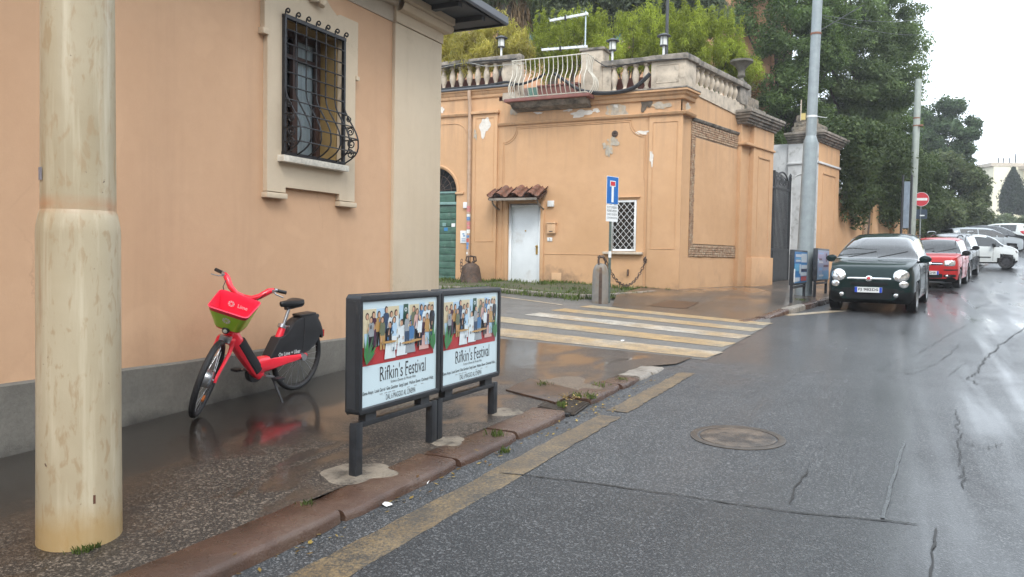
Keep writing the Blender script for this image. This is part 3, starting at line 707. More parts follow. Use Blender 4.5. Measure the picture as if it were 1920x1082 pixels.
# wall 2 (street side), with its top falling to the end pier
q = [W2(0,0,.3), W2(5.6,0,.3), W2(5.6,0,6.05), W2(0,0,6.05)]
m.add(q, [(0,1,2,3)])
m.build('wall', M['fac'], fb, fixn=False)
MB().box(-15, -4.9, FY+.05, 27, 5.90, 5.945).build('terrace_floor', M['stone'], fb)
MB().add([(-15,FY+.05,.3),(-15,27,.3),(-15,27,5.9),(-15,FY+.05,5.9)], [(0,1,2,3)]).build('end_wall', M['fac'], fb)
# pilasters, bands, cornices
MB().box(-10.62, -9.85, FY-.07, FY+.02, .7, 5.62).build('pilaster', M['fac'], fb, bevel=.006)
MB().box(-10.66, -9.81, FY-.13, FY+.02, 5.621, 5.70).build('pilaster_cap', M['fac'], fb, bevel=.012)
MB().box(-5.58, -4.735, FY-.05, FY+.02, .7, 5.27).build('corner_pilaster', M['fac'], fb, bevel=.006)
def mould(name, prof, path, mat, parent=fb, smooth=True):
    """prof: (out, z); path: list of (x, y, nx, ny) with outward offsets already mitred."""
    m = MB().grid([[(x+nx*a, y+ny*a, z) for a, z in prof] for x, y, nx, ny in path]); return m.build(name, mat, parent, smooth=smooth, sharp=30)
cn = (N2.x-0*1, N2.y) ; mit = (Vector((0,-1,0))+N2); kk = 1/(1+N2.dot(Vector((0,-1,0)))); mit = mit*kk
P_R = [(-9.8,FY,0,-1), (-4.76,FY,mit.x,mit.y)]+[(W2(s,0,0).x, W2(s,0,0).y, N2.x, N2.y) for s in (.52,)]
band = [(0,5.26),(.045,5.27),(.06,5.29),(.075,5.335),(.06,5.345),(.0,5.36)]
mould('band', band, [(-9.84,FY,0,-1),(-5.58,FY,0,-1)], M['fac'])
mould('band', [(a+.055 if a else 0, z) for a, z in band], [(-5.6,FY,0,-1),(-4.74,FY,mit.x,mit.y),(W2(.55,0,0).x,W2(.55,0,0).y,N2.x,N2.y)], M['fac'])
mould('band', [(a, z-.06) for a, z in band], [(W2(s,0,0).x,W2(s,0,0).y,N2.x,N2.y) for s in (.54, 3.4)], M['stone_dark'])
mould('band', [(a, z+.34) for a, z in band], [(-15,FY,0,-1),(-10.66,FY,0,-1)], M['fac'])
corn = [(0,5.64),(.05,5.66),(.07,5.70),(.07,5.735),(.12,5.77),(.14,5.82),(.19,5.84),(.19,5.885),(.0,5.90)]
mould('cornice', corn, [(-7.2,FY,0,-1),(-4.76,FY,mit.x,mit.y),(W2(.6,0,0).x,W2(.6,0,0).y,N2.x,N2.y)], M['fac'])
mould('cornice', [(a*.7, z+.42) for a, z in corn], [(-15,FY,0,-1),(-9.35,FY,0,-1)], M['fac'])
mould('cornice_top', [(0,5.886),(.195,5.888),(.205,5.90),(.19,5.93),(0,5.945)], [(-7.2,FY,0,-1),(-4.76,FY,mit.x,mit.y),(W2(.6,0,0).x,W2(.6,0,0).y,N2.x,N2.y)], M['stone_dark'])
mould('gutter', [(0,6.295),(.16,6.297),(.175,6.32),(.17,6.36),(0,6.37)], [(-15,FY,0,-1),(-9.3,FY,0,-1)], M['gutter_dark'])
m = MB(); m.add([W2(.5,.03,5.88),W2(3.95,.03,5.72),W2(3.95,.03,6.12),W2(.5,.03,6.12)]+[W2(.5,-.3,5.88),W2(3.95,-.3,5.72),W2(3.95,-.3,6.12),W2(.5,-.3,6.12)], [(0,1,2,3),(0,4,5,1),(3,2,6,7),(1,5,6,2)])
m.build('balustrade_base', M['stone'], fb)
def rib(path, w_=.022, name='panel_moulding', y=FY, mat=None):
    m = MB(); m.tube([(x, y-.004, z) for x, z in path], w_*.6, 6, cap=True); return m.build(name, mat or M['fac'], fb, smooth=True)
def concave(x0, x1, zt, r, zb):
    L = [(x0, zb), (x0, zt-r)]+[(x0+r*math.sin(a)*1.0-0, zt-r*math.cos(a)) for a in np.linspace(0, math.pi/2, 9)[1:]]
    L = [(x0, zb)]+[(x0+r-r*math.cos(a), zt-r+0*a) if False else (x0+r*math.sin(a), zt-r*math.cos(a)) for a in np.linspace(0, math.pi/2, 9)]
    Rr = [(x1-(p[0]-x0), p[1]) for p in L][::-1]; return L+Rr
rib(concave(-9.70, -5.66, 5.21, .40, 1.0)); rib(concave(-9.66, -5.70, 5.17, .40, 3.7))
rib([(-15,5.42),(-11.25,5.42)]+[(-11.25+.35*math.sin(a)*1.2, 5.42-.35+.35*math.cos(a)-.0) for a in np.linspace(.2, 1.3, 6)])
for x0, x1, z0, z1, yy in ((-10.52,-9.95,2.1,5.5,FY-.07), (-5.48,-4.86,1.95,5.1,FY-.05)):
    rib([(x0,z0),(x1,z0),(x1,z1),(x0,z1),(x0,z0)], y=yy, w_=.016)
rib([(-8.4,1.78),(-6.75,1.78)], w_=.014)
rib([(AX+(AR+.06)*math.cos(a), AZ+(AR+.06)*math.sin(a)) for a in np.linspace(0, math.pi, 24)], w_=.07, name='arch_moulding')
MB().box(AX+AR-.02, AX+AR+.24, FY-.05, FY+.02, 3.43, 3.49).build('arch_impost', M['fac'], fb, bevel=.008)
# damaged plaster
def wall_blob(name, x, z, rx, rz, mat, seed, jag=.3, y=FY-.006, nrm=None):
    rr = random.Random(seed); ph = [rr.uniform(0, 6.28) for _ in range(6)]; pts = []
    for k in range(40):
        a = 2*math.pi*k/40; q = 1+jag*sum(math.sin((j+2)*a+ph[j])/(1+.35*j) for j in range(6))*.6
        pts.append((x+rx*q*math.cos(a), y, z+rz*q*math.sin(a)))
    return MB().add(pts, [tuple(range(40))]).build(name, mat, fb, fixn=False)
def pxw(px, py, Y=FY): p = at_y(px, py, Y); return p[0], p[2]
for k, (px, py, rx, rz, mt) in enumerate([((911),238,.16,.24,'patch_white'),(1090,213,.26,.10,'patch_white'),(1118,207,.10,.05,'patch_white'),(1157,207,.30,.19,'patch_grey'),(1155,199,.06,.04,'patch_white'),
        (1204,249,.14,.06,'patch_white'),(1134,273,.06,.07,'patch_grey'),(1150,266,.17,.10,'patch_grey'),(1142,281,.08,.2,'patch_grey'),(1223,297,.045,.18,'patch_white'),
        (1240,198,.22,.09,'patch_grey'),(829,206,.09,.07,'patch_white'),(1066,207,.12,.03,'patch_white'),(894,253,.05,.14,'patch_grey'),(965,205,.1,.2,'patch_grey'),(1213,190,.16,.2,'mould'),(1290,200,.05,.1,'patch_grey'),(1010,212,.12,.03,'patch_white')]):
    x, z = pxw(px, py); wall_blob('plaster_patch', x, z, rx, rz, M[mt], k+31, y=FY-(.058 if x > -5.57 and z < 5.27 else .076 if -10.62 < x < -9.85 else .008)-.0008*k)
x, z = pxw(1153, 251); MB().lathe([(.085,-.012),(.085,.004),(.06,.012),(.055,.03),(.03,.03),(.03,.01),(.001,.01)], 20, (x, FY-.01, z), Matrix.Rotation(R(90), 3, 'X')).build('round_vent', M['rusty'], fb, smooth=True)
x, z = pxw(1178, 511); MB().obox((x, FY-.03, z), (.03,.06,.16)).build('iron_hook', M['rusty'], fb)
# door
d0 = MB().box(-9.42, -8.61, FY+.10, FY+.15, .99, 3.06).build('door', M['white_paint'], fb, bevel=.004)
m = MB().box(-9.5,-9.42,FY+.03,FY+.17,.97,3.14); m.box(-8.61,-8.53,FY+.03,FY+.17,.97,3.14); m.box(-9.42,-8.61,FY+.03,FY+.17,3.06,3.14); m.build('door_frame', M['white_paint'], fb, bevel=.004)
m = MB().lathe([(.001,0),(.035,.0),(.035,.012),(.012,.02),(.012,.05),(.028,.06),(.02,.08),(.001,.082)], 14, (-8.67, FY+.10, 1.98), Matrix.Rotation(R(90), 3, 'X')); m.obox((-8.67,FY+.092,1.86),(.06,.012,.2)); m.build('handle', M['brass'], d0, smooth=True)
MB().lathe([(.001,0),(.022,0),(.022,.012),(.001,.014)], 12, (-9.02, FY+.10, 2.40), Matrix.Rotation(R(90), 3, 'X')).build('peephole', M['brass'], d0)
for x0, x1 in ((-9.60,-9.505),(-8.525,-8.43)): MB().box(x0, x1, FY-.04, FY+.02, .93, 3.2).build('door_architrave', M['fac'], fb, bevel=.006)
MB().box(-9.66, -8.4, FY-.36, FY+.1, .80, .965).build('door_step', M['kerb_grey'], fb, bevel=.015)
# tiled canopy
cb = MB().obox((-9.11, FY-.26, 3.34), (1.52, .56, .05), Matrix.Rotation(R(-24), 3, 'X').inverted()); can = cb.build('canopy', M['brown_wood'], fb)
MB().box(-9.82,-8.42,FY-.56,FY-.50,3.19,3.25).build('canopy_gutter', M['stone_dark'], can)
for xx in (-9.78,-8.44): MB().tube([(xx,FY-.02,2.98),(xx,FY-.2,3.02),(xx,FY-.38,3.10),(xx,FY-.46,3.2)], .022, 6).build('canopy_bracket', M['stone_dark'], can, smooth=True)
def tile(L, r, up=1):
    m = MB(); rows = []
    for yv, rr in ((0, r), (L, r*.82)): rows.append([(rr*math.cos(a), yv, up*rr*math.sin(a)*.8) for a in np.linspace(0, math.pi, 9)])
    m.grid(rows); rows2 = [[(x*.86, y, z*.86) for x, y, z in r_] for r_ in rows]; m.grid(rows2, flip=True); return m
t_up = tile(.40, .115).build('roof_tile', M['terracotta'], can, smooth=True, local=True, fixn=False)
t_dn = tile(.40, .10, -1).build('roof_tile', M['terracotta'], can, smooth=True, local=True, fixn=False)
first = {0: True, 1: True}
for row in range(2):
    for k in range(7):
        kind = k % 2; src = t_dn if kind == 0 else t_up
        x = -9.11+(k-3)*.232; y = FY-.56+row*.27; z = 3.27+row*.125+(.035 if kind else .075)
        o = src if first[kind] else dup(src, can); first[kind] = False
        o.location = loc_in(can, (x+rnd.uniform(-.01,.01), y, z)); o.rotation_euler = (R(25), rnd.uniform(-.04,.04), rnd.uniform(-.05,.05))
# window with diamond lattice
MB().box(-6.72,-5.68,FY-.12,FY+.05,1.80,1.862).build('window_sill', M['stone'], fb, bevel=.008)
MB().box(-6.66,-5.78,FY-.05,FY+.02,3.245,3.275).build('window_hood', M['fac'], fb, bevel=.006)
MB().box(-6.55,-5.87,FY+.16,FY+.2,1.87,3.19).build('window_pane', M['glass'], fb)
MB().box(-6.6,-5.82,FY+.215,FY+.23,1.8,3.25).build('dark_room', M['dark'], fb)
m = MB()
for x0, x1, z0, z1 in ((-6.54,-6.49,1.88,3.18),(-5.93,-5.88,1.88,3.18),(-6.49,-5.93,1.88,1.93),(-6.49,-5.93,3.13,3.18)): m.box(x0,x1,FY+.0,FY+.03,z0,z1)
lat = m.build('window_lattice', M['white_metal'], fb, bevel=.003)
wx0, wx1, wz0, wz1 = -6.49, -5.93, 1.93, 3.13; stp = .155
for dirn in (1, -1):
    c0 = -3.
    while c0 < 3:
        pts = []
        for x in (wx0, wx1):
            z = wz0+ (dirn*(x-(wx0+wx1)/2)*1.12)+c0
            pts.append((x, z))
        (xa, za), (xb, zb) = pts; c0 += stp*1.12
        def clip(xa, za, xb, zb):
            t0, t1 = 0., 1.
            for lo, hi, a, b in ((wz0, wz1, za, zb),):
                dz = b-a
                ta, tb = (lo-a)/dz, (hi-a)/dz
                if ta > tb: ta, tb = tb, ta
                t0, t1 = max(t0, ta), min(t1, tb)
            return (t0, t1)
        t0, t1 = clip(xa, za, xb, zb)
        if t1-t0 < .03: continue
        MB().bar((lerp(xa,xb,t0), FY+.013+.006*dirn, lerp(za,zb,t0)), (lerp(xa,xb,t1), FY+.013+.006*dirn, lerp(za,zb,t1)), .014, .008).build('lattice_bar', M['white_metal'], lat)
# green shutter in the arch
gd = MB().box(AX-AR, AX+AR, FY+.13, FY+.15, .85, 3.2).build('shutter_door', M['green'], fb)
for k in range(11): MB().box(AX-AR+.01, AX+AR-.03, FY+.085, FY+.13, .93+k*.2, .93+k*.2+.188).build('shutter_slat', M['green'], gd, bevel=.01)
MB().box(AX-AR, AX+AR+.05, FY+.03, FY+.12, 3.14, 3.22).build('shutter_rail', M['green_pale'], gd, bevel=.01)
MB().box(AX-AR, AX+AR-.1, FY+.09, FY+.14, 3.23, 3.46).build('shutter_board', M['green'], gd, bevel=.006)
MB().box(AX-AR, AX+AR, FY+.06, FY+.14, 3.465, 3.52).build('transom', M['green_pale'], gd, bevel=.006)
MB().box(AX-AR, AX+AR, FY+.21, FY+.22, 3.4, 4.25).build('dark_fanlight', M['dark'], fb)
fl = MB().tube([(AX+(AR-.02)*math.cos(a), FY+.1, AZ+.03+(AR-.03)*math.sin(a)) for a in np.linspace(0, math.pi, 20)], .014, 5).build('fanlight_grille', M['rusty'], fb)
for a in np.linspace(.15, math.pi-.15, 9): MB().tube([(AX+.1*math.cos(a), FY+.1, AZ+.05), (AX+(AR-.03)*math.cos(a), FY+.1, AZ+.02+(AR-.03)*math.sin(a))], .008, 5).build('grille_bar', M['rusty'], fl)
for r_ in (.25, .47): MB().tube([(AX+r_*math.cos(a), FY+.095, AZ+.03+r_*math.sin(a)) for a in np.linspace(0, math.pi, 16)], .008, 5).build('grille_bar', M['rusty'], fl)
for k, (px, py, c) in enumerate(((833,421,'green_pale'),(850,422,'plate_white'),(836,430,'blue_print'))):
    x, z = pxw(px, py, FY+.08); MB().box(x-.06,x+.06,FY+.078,FY+.083,z-.05,z+.05).build('sticker', M[c], gd)
MB().box(-12.6,-11.0,FY-.3,FY+.2,.75,.93).build('threshold_step', M['kerb_grey'], fb, bevel=.012)
# drainpipe with stickers
m = MB().tube([(-10.70,FY-.15,6.28),(-10.70,FY-.15,6.10),(-10.70,FY-.12,5.98),(-10.70,FY-.09,5.80),(-10.70,FY-.09,4.),(-10.695,FY-.09,1.0)], .05, 12); pipe = m.build('drainpipe', M['tan_pipe'], fb, smooth=True)
for z in (5.2, 4.0, 2.9, 1.7): MB().tube([(-10.70,FY-.09,z-.025),(-10.70,FY-.09,z+.025)], .058, 12).build('pipe_bracket', M['tan_pipe'], pipe, smooth=True)
STK = [M['plate_white'], plain('pink_sticker', (.55,.2,.2), .5, .3, 40), plain('blue_sticker', (.12,.24,.45), .5, .4, 40), plain('red_sticker', (.5,.1,.08), .5, .3, 40), plain('grey_sticker', (.4,.4,.42), .5, .4, 40)]
for k in range(12):
    z = 1.75+k*.115+rnd.uniform(-.02,.02); MB().tube([(-10.70,FY-.09,z),(-10.70,FY-.09,z+rnd.uniform(.06,.11))], .0515+.0003*k, 12, cap=False).build('pipe_sticker', STK[rnd.randrange(5)], pipe, smooth=True)
# brick border on the street-side wall
M['brick'] = plain('old_thin_brick', (.29,.175,.105), .9, .4, 9, bump=.5, bscale=60, bdist=.006, dirt=((.46,.37,.26), 11, .46, .66))
M['mortar'] = plain('old_mortar', (.34,.25,.17), .95, .25, 18, bump=.6)
S0, S1, Z0, Z1 = .50, 3.86, 1.77, 5.19; I0, I1, J0, J1 = .72, 3.55, 2.10, 4.80
m = MB()
for a, b, c, d in ((S0,S1,J1,Z1),(S0,S1,Z0,J0),(S0,I0,J0,J1),(I1,S1,J0,J1)): m.add([W2(a,.004,c),W2(b,.004,c),W2(b,.004,d),W2(a,.004,d)], [(0,1,2,3)])
bb = m.build('brick_border', M['mortar'], fb, fixn=False)
src = None; pitch = .058
def brick(s, z, L):
    global src
    if src is None:
        src = MB().box(-.5,.5,-.5,.5,-.5,.5).build('brick', M['brick'], bb, bevel=.02, seg=1, local=True); o = src
    else: o = dup(src, bb)
    o.location = loc_in(bb, W2(s+L/2, .008+rnd.uniform(-.005,.009), z)); o.rotation_euler = (0, 0, R(90)-A2+rnd.uniform(-.01,.01)); o.scale = (L-.012, .04, .045)
z = Z0+.03; row = 0
while z < Z1-.02:
    spans = [(S0,S1)] if (z < J0-.02 or z > J1+.02) else [(S0,I0),(I1,S1)]
    for a, b in spans:
        s = a-(.13 if row % 2 else 0)
        while s < b-.03:
            L = .27+rnd.uniform(-.015,.015); s0 = max(a, s); e = min(b+rnd.uniform(-.02,.02), s+L)
            if spans[0] != (S0,S1) and a == I1: e = min(e, b)
            if e-s0 > .06: brick(s0, z, e-s0)
            s += L
    z += pitch; row += 1
m = MB(); m.prism([(I0,J0),(I1,J0),(I1,J1),(I0,J1)], W2(0,.0,0), D2, (0,0,1), N2, .022); m.build('panel_plaster', M['fac'], fb)
# balustrades
bal_prof = [(.075,0),(.075,.05),(.05,.06),(.045,.09),(.06,.14),(.085,.24),(.09,.31),(.075,.40),(.05,.48),(.04,.53),(.05,.555),(.065,.57),(.065,.62)]
bsrc = None
def baluster(p, parent, hs_=1.):
    global bsrc
    if bsrc is None: bsrc = MB().lathe([(r_*1.0, .62-z) for r_, z in bal_prof][::-1], 12).build('baluster', M['stone'], parent, smooth=True, local=True); o = bsrc
    else: o = dup(bsrc, parent)
    o.location = loc_in(parent, p); o.rotation_euler = (0, 0, rnd.uniform(0, 6)); o.scale = (1, 1, hs_); o.parent = parent
bl = MB().box(-15,-9.16,FY-.13,FY+.16,6.99,7.16).build('left_rail', M['stone_dark'], fb, bevel=.03)
MB().box(-15,-9.3,FY-.06,FY+.12,6.30,6.37).build('balustrade_foot', M['stone'], fb)
for px in (820.5,832.5,848.8,864.5,880.5,896,912.5,929.5,946): baluster((at_y(px, 150, FY+.02)[0], FY+.02, 6.365), bl)
for x in np.arange(-14.6, -12.1, .27): baluster((x, FY+.02, 6.365), bl)
MB().box(-9.72,-9.2,FY-.05,FY+.22,5.95,6.99).build('balustrade_block', M['stone'], fb, bevel=.015)
MB().box(-7.45,-6.86,FY-.02,FY+.5,5.94,7.06).build('balustrade_block', M['stone'], fb, bevel=.02)
MB().box(-7.5,-6.81,FY-.06,FY+.54,7.06,7.13).build('block_cap', M['stone_dark'], fb, bevel=.02)
MB().box(-6.86,-6.62,FY-.02,FY+.3,5.94,6.62).build('balustrade_block', M['stone'], fb, bevel=.02)
br = MB().box(-6.88,-5.5,FY-.12,FY+.18,6.60,6.74).build('right_rail', M['stone_dark'], fb, bevel=.03)
for px in (1152,1172,1192,1212): baluster((at_y(px, 150, FY+.02)[0], FY+.02, 5.95), br, 1.05)
m = MB(); pc = [(-5.56,FY-.06),(-4.70,FY-.06),(W2(.55,.08,0).x,W2(.55,.08,0).y),(W2(.55,-.3,0).x,W2(.55,-.3,0).y),(-5.56,FY+.3)]
m.prism(pc, (0,0,5.94), (1,0,0), (0,1,0), (0,0,1), .66); m.build('corner_pedestal', M['stone'], fb, bevel=.012)
pc2 = [(-5.60,FY-.14),(-4.64,FY-.14),(W2(.6,.16,0).x,W2(.6,.16,0).y),(W2(.6,-.35,0).x,W2(.6,-.35,0).y),(-5.60,FY+.35)]
MB().prism(pc2, (0,0,6.60), (1,0,0), (0,1,0), (0,0,1), .15).build('pedestal_cap', M['stone_dark'], fb, bevel=.03)
rib_z = [(-5.42,6.07),(-4.86,6.07),(-4.86,6.50),(-5.42,6.50),(-5.42,6.07)]
MB().tube([(x,FY-.062,z) for x, z in rib_z], .012, 5).build('pedestal_panel', M['stone'], fb)
m = MB(); m.prism([(.58,6.60),(3.95,6.55),(3.95,6.69),(.58,6.75)], W2(0,.12,0), D2, (0,0,1), -N2, .30); sr = m.build('side_rail', M['stone_dark'], fb, bevel=.03)
for s in np.linspace(.82, 3.2, 9): p = W2(s, -.04, 6.11); baluster(p, sr, .78)
m = MB(); m.prism([(3.38,6.10),(3.95,6.10),(3.95,6.56),(3.38,6.57)], W2(0,.06,0), D2, (0,0,1), -N2, .3); m.build('balustrade_block', M['stone_dark'], fb, bevel=.02)
M['oxred'] = plain('terracotta_planter', (.17,.065,.05), .7, .2, 6)
for x0, x1 in ((-13,-9.8),(-6.6,-5.6)): MB().box(x0, x1, FY+.35, FY+.6, 5.95, 6.72 if x0 < -9 else 6.35).build('planter_wall', M['oxred'], fb)
# balcony
BYF = 18.78
bs = MB().box(-9.42,-7.02,BYF-.04,FY,5.79,5.87).build('balcony', M['red_paint'], fb, bevel=.01)
MB().prism([(0,5.785),(.45,5.785),(.30,5.66),(0,5.60)], (-9.30,FY,0), (0,-1,0), (0,0,1), (1,0,0), 2.15).build('balcony_bracket', M['stone_dark'], bs)
def rail_pt(z): t_ = (z-5.88)/.98; return .02+.13*math.sin(math.pi*min(1, t_*1.75))*(1 if t_ < .57 else 0)-.05*math.sin(math.pi*max(0, (t_-.5)/.5))
zz = np.linspace(5.88, 6.86, 14)
M['cream_iron'] = plain('cream_painted_iron', (.55,.52,.44), .5, .15, 12, dirt=((.3,.22,.16), 14, .6, .75))
ro = MB().tube([(-9.22,FY,6.86),(-9.22,BYF,6.86),(-7.10,BYF,6.86),(-7.10,FY,6.86)], .018, 6).build('balcony_railing', M['cream_iron'], bs)
MB().tube([(-9.22,FY,5.90),(-9.22,BYF,5.90),(-7.10,BYF,5.90),(-7.10,FY,5.90)], .016, 6).build('bottom_rail', M['cream_iron'], ro)
for x in np.linspace(-9.2, -7.12, 17): MB().tube([(x, BYF-rail_pt(z), z) for z in zz], .012, 5).build('railing_bar', M['cream_iron'], ro, smooth=True)
for y in np.linspace(BYF+.12, FY-.05, 4):
    MB().tube([(-7.10+rail_pt(z), y, z) for z in zz], .012, 5).build('railing_bar', M['cream_iron'], ro, smooth=True)
    MB().tube([(-9.22-rail_pt(z), y, z) for z in zz], .012, 5).build('railing_bar', M['cream_iron'], ro, smooth=True)
pl = thing('planter_box', 'long terracotta planter box behind the balcony railing', 'planter', (-8.2, FY+.3, 5.95))
MB().box(-8.75,-7.6,FY+.15,FY+.5,5.95,6.3).build('box', M['oxred'], pl, bevel=.012)
MB().box(-8.78,-7.57,FY+.12,FY+.53,6.27,6.32).build('rim', M['oxred'], pl, bevel=.01)
# loose cables over the balustrade
M['black_rubber'] = plain('black_rubber', (.02,.021,.024), .5, .2, 8)
M['grey_cable'] = plain('grey_cable', (.35,.35,.33), .6, .2, 8)
def cable(px, Y, r_, name, label, mat):
    pts = [at_y(x, y, Y) for x, y in px]; Q = []
    for i in range(len(pts)-1):
        p0, p1, p2, p3 = pts[max(i-1,0)], pts[i], pts[i+1], pts[min(i+2,len(pts)-1)]
        for k in range(6):
            t_ = k/6; Q.append(.5*((2*p1)+(-p0+p2)*t_+(2*p0-5*p1+4*p2-p3)*t_**2+(-p0+3*p1-3*p2+p3)*t_**3))
    Q.append(pts[-1]); return tag(MB().tube(Q, r_, 6).build(name, mat, smooth=True), label, 'cable')
cable([(815,169),(870,164),(915,160),(950,154),(975,158),(1005,148),(1022,138)], FY-.14, .035, 'roof_cable', 'black cable lying along the foot of the left balustrade', M['black_rubber'])
cable([(1040,138),(1060,152),(1085,168),(1115,174),(1150,174),(1185,166),(1205,152),(1219,138)], FY-.22, .05, 'roof_cable', 'thick black hose sagging below the right balusters', M['black_rubber'])
cable([(815,126),(860,120),(905,114),(950,112),(968,110)], FY-.16, .018, 'roof_cable', 'thin black cable tied along the left rail', M['black_rubber'])
cable([(815,130),(850,122),(880,118),(910,124),(945,122),(985,118)], FY-.19, .008, 'roof_cable', 'thin pale wire hanging across the left balusters', M['grey_cable'])
cable([(1115,112),(1135,124),(1150,126),(1180,120),(1225,113),(1280,110)], FY-.2, .012, 'roof_cable', 'thin dark cable looped below the right rail', M['black_rubber'])
# ================================================================ gate, piers, street furniture at the corner
def text_mesh(body, w_, h_, o, ux, uy, mat, parent, name='lettering', align='C', shear=0., local=False, bold=0.):
    cu = bpy.data.curves.new('t', 'FONT'); cu.body = body; cu.size = 1; cu.resolution_u = 3; cu.offset = bold; cu.shear = shear
    ob = bpy.data.objects.new('t', cu); COL.objects.link(ob)
    dg = bpy.context.evaluated_depsgraph_get(); me = bpy.data.meshes.new_from_object(ob.evaluated_get(dg))
    bpy.data.objects.remove(ob); bpy.data.curves.remove(cu)
    co = np.array([v.co[:] for v in me.vertices]); mn, mx = co.min(0), co.max(0); sz = mx-mn
    sx = w_/sz[0]; sy = h_/sz[1] if h_ else sx
    o, ux, uy = Vector(o), Vector(ux), Vector(uy); org = (0,0,0) if local else ORG.get(parent.name, (0,0,0))
    for v in me.vertices:
        a = (v.co[0]-mn[0])*sx-(w_/2 if align == 'C' else 0); b = (v.co[1]-mn[1])*sy-(h_/2 if h_ and align == 'C' else 0)
        v.co = o+ux*a+uy*b-Vector(org)
    me.materials.clear(); me.materials.append(mat)
    return link(name, me, parent)
M['brickblock'] = plain('crumbling_brick_block', (.24,.20,.155), .95, .35, 8, bump=1, bscale=14, bdist=.04, dirt=((.09,.09,.075), 5, .45, .65))
M['grey_pier'] = plain('pale_grey_limewash', (.56,.57,.57), .85, .12, 3, dirt=((.28,.28,.27), 4, .55, .75))
def w2box(m, s0, s1, o0, o1, z0, z1):
    v = [W2(s, o, z) for z in (z0, z1) for o in (o0, o1) for s in (s0, s1)]
    m.add(v, [(0,2,3,1),(4,5,7,6),(0,1,5,4),(2,6,7,3),(0,4,6,2),(1,3,7,5)]); return m
def caps(p, s0, s1, o0, o1, z, parent):
    for k, (e, a, b) in enumerate(((.05,0,.06),(.10,.06,.13),(.16,.13,.21),(.22,.21,.27),(.25,.27,.36))):
        w2box(MB(), s0-e, s1+e, o0-e*.4, o1+e, z+a+.001*k, z+b).build('cap_course', M['stone_dark'], parent, bevel=.018)
def foot(s, o): p = W2(s, o, 0); return (p.x, p.y, fwalk_z(p.x, p.y))
gp = thing('gate_pier', 'orange gate pier ending the brick-framed wall', 'gate pier', foot(4.7, .2), group='gate piers')
w2box(MB(), 3.40, 4.02, -.3, .12, .6, 5.52).build('half_pilaster', M['fac'], gp, bevel=.008)
w2box(MB(), 4.0, 5.52, -.5, .25, .6, 5.52).build('shaft', M['fac'], gp, bevel=.01)
w2box(MB(), 3.95, 5.60, -.52, .30, .5, 1.78).build('pier_base', M['fac'], gp, bevel=.015)
w2box(MB(), 3.36, 5.57, -.4, .295, 4.93, 5.0).build('collar', M['fac'], gp, bevel=.02)
w2box(MB(), 4.32, 5.22, .24, .275, 4.66, 4.72).build('panel_head', M['fac'], gp, bevel=.01)
for s in (4.32, 5.2): w2box(MB(), s, s+.03, .24, .262, 2.1, 4.66).build('panel_edge', M['fac'], gp)
caps(None, 3.40, 5.55, -.5, .25, 5.52, gp)
w2box(MB(), 3.75, 5.2, -.4, .1, 5.88, 6.12).build('cap_block', M['brickblock'], gp, bevel=.03)
w2box(MB(), 3.85, 4.9, -.35, .0, 6.12, 6.42).build('cap_block', M['brickblock'], gp, bevel=.04)
gq = thing('gate_pier', 'gate pier with pale grey inner face and orange street face', 'gate pier', foot(9.6, .2), group='gate piers')
w2box(MB(), 8.63, 8.66, -.42, .575, .6, 5.62).build('grey_face', M['grey_pier'], gq)
w2box(MB(), 8.66, 10.95, -.42, .575, .6, 5.62).build('shaft', M['fac'], gq, bevel=.01)
w2box(MB(), 8.80, 11.0, -.45, .62, .5, 1.8).build('pier_base', M['fac'], gq, bevel=.015)
w2box(MB(), 8.59, 11.0, -.44, .62, 4.93, 5.0).build('collar', M['grey_pier'], gq, bevel=.015)
arch = [W2(8.625, -.25+.0+.33*0+o, z) for o, z in [(-.02,1.9),(-.02,4.3)]+[(.31-.33*math.cos(a), 4.3+.3*math.sin(a)) for a in np.linspace(0, math.pi, 10)]+[(.64,4.3),(.64,1.9)]]
MB().tube(arch, .02, 5).build('face_moulding', M['grey_pier'], gq, smooth=True)
w2box(MB(), 9.15, 10.5, .57, .60, 4.62, 4.68).build('panel_head', M['fac'], gq, bevel=.01)
for s in (9.15, 10.47): w2box(MB(), s, s+.03, .57, .585, 2.1, 4.62).build('panel_edge', M['fac'], gq)
caps(None, 8.66, 10.95, -.42, .575, 5.62, gq)
w2box(MB(), 8.75, 10.7, -.38, .42, 5.98, 6.2).build('cap_block', M['brickblock'], gq, bevel=.04)
w2box(MB(), 8.85, 10.4, -.35, .3, 6.2, 6.38).build('cap_block', M['brickblock'], gq, bevel=.05)
w2box(MB(), 8.9, 9.9, -.3, .15, 6.38, 6.62).build('cap_block', M['brickblock'], gq, bevel=.06)
MB().tube([W2(8.8,-.1,6.4), W2(8.8,-.1,7.1)], .02, 6).build('iron_pin', M['stone'], gq)
w2box(MB(), 8.72, 8.9, -1.4, -.43, .6, 5.65).build('wing_wall', M['grey_pier'], gq)
gt = thing('iron_gate', 'tall black wrought iron gate between the two piers', 'gate', foot(7.1, -.3))
M['gate_iron'] = plain('dark_grey_gate_paint', (.045,.048,.052), .5, .25, 8, metal=.2)
def gtop(s): return 4.45+.28*math.sin(math.pi*(s-5.6)/3.1)
m = w2box(MB(), 5.6, 8.64, -.34, -.28, .98, 1.06); w2box(m, 5.6, 8.64, -.34, -.28, 2.02, 2.1); w2box(m, 5.6, 8.64, -.34, -.28, 4.02, 4.08); w2box(m, 7.08,7.16,-.345,-.275,.95,4.6); w2box(m, 8.56, 8.63, -.345,-.275,.95,4.5); w2box(m, 5.6, 5.67, -.345,-.275,.95,4.5)
m.build('gate_frame', M['gate_iron'], gt)
w2box(MB(), 5.67, 8.56, -.325, -.30, 1.06, 2.02).build('kick_panel', M['gate_iron'], gt)
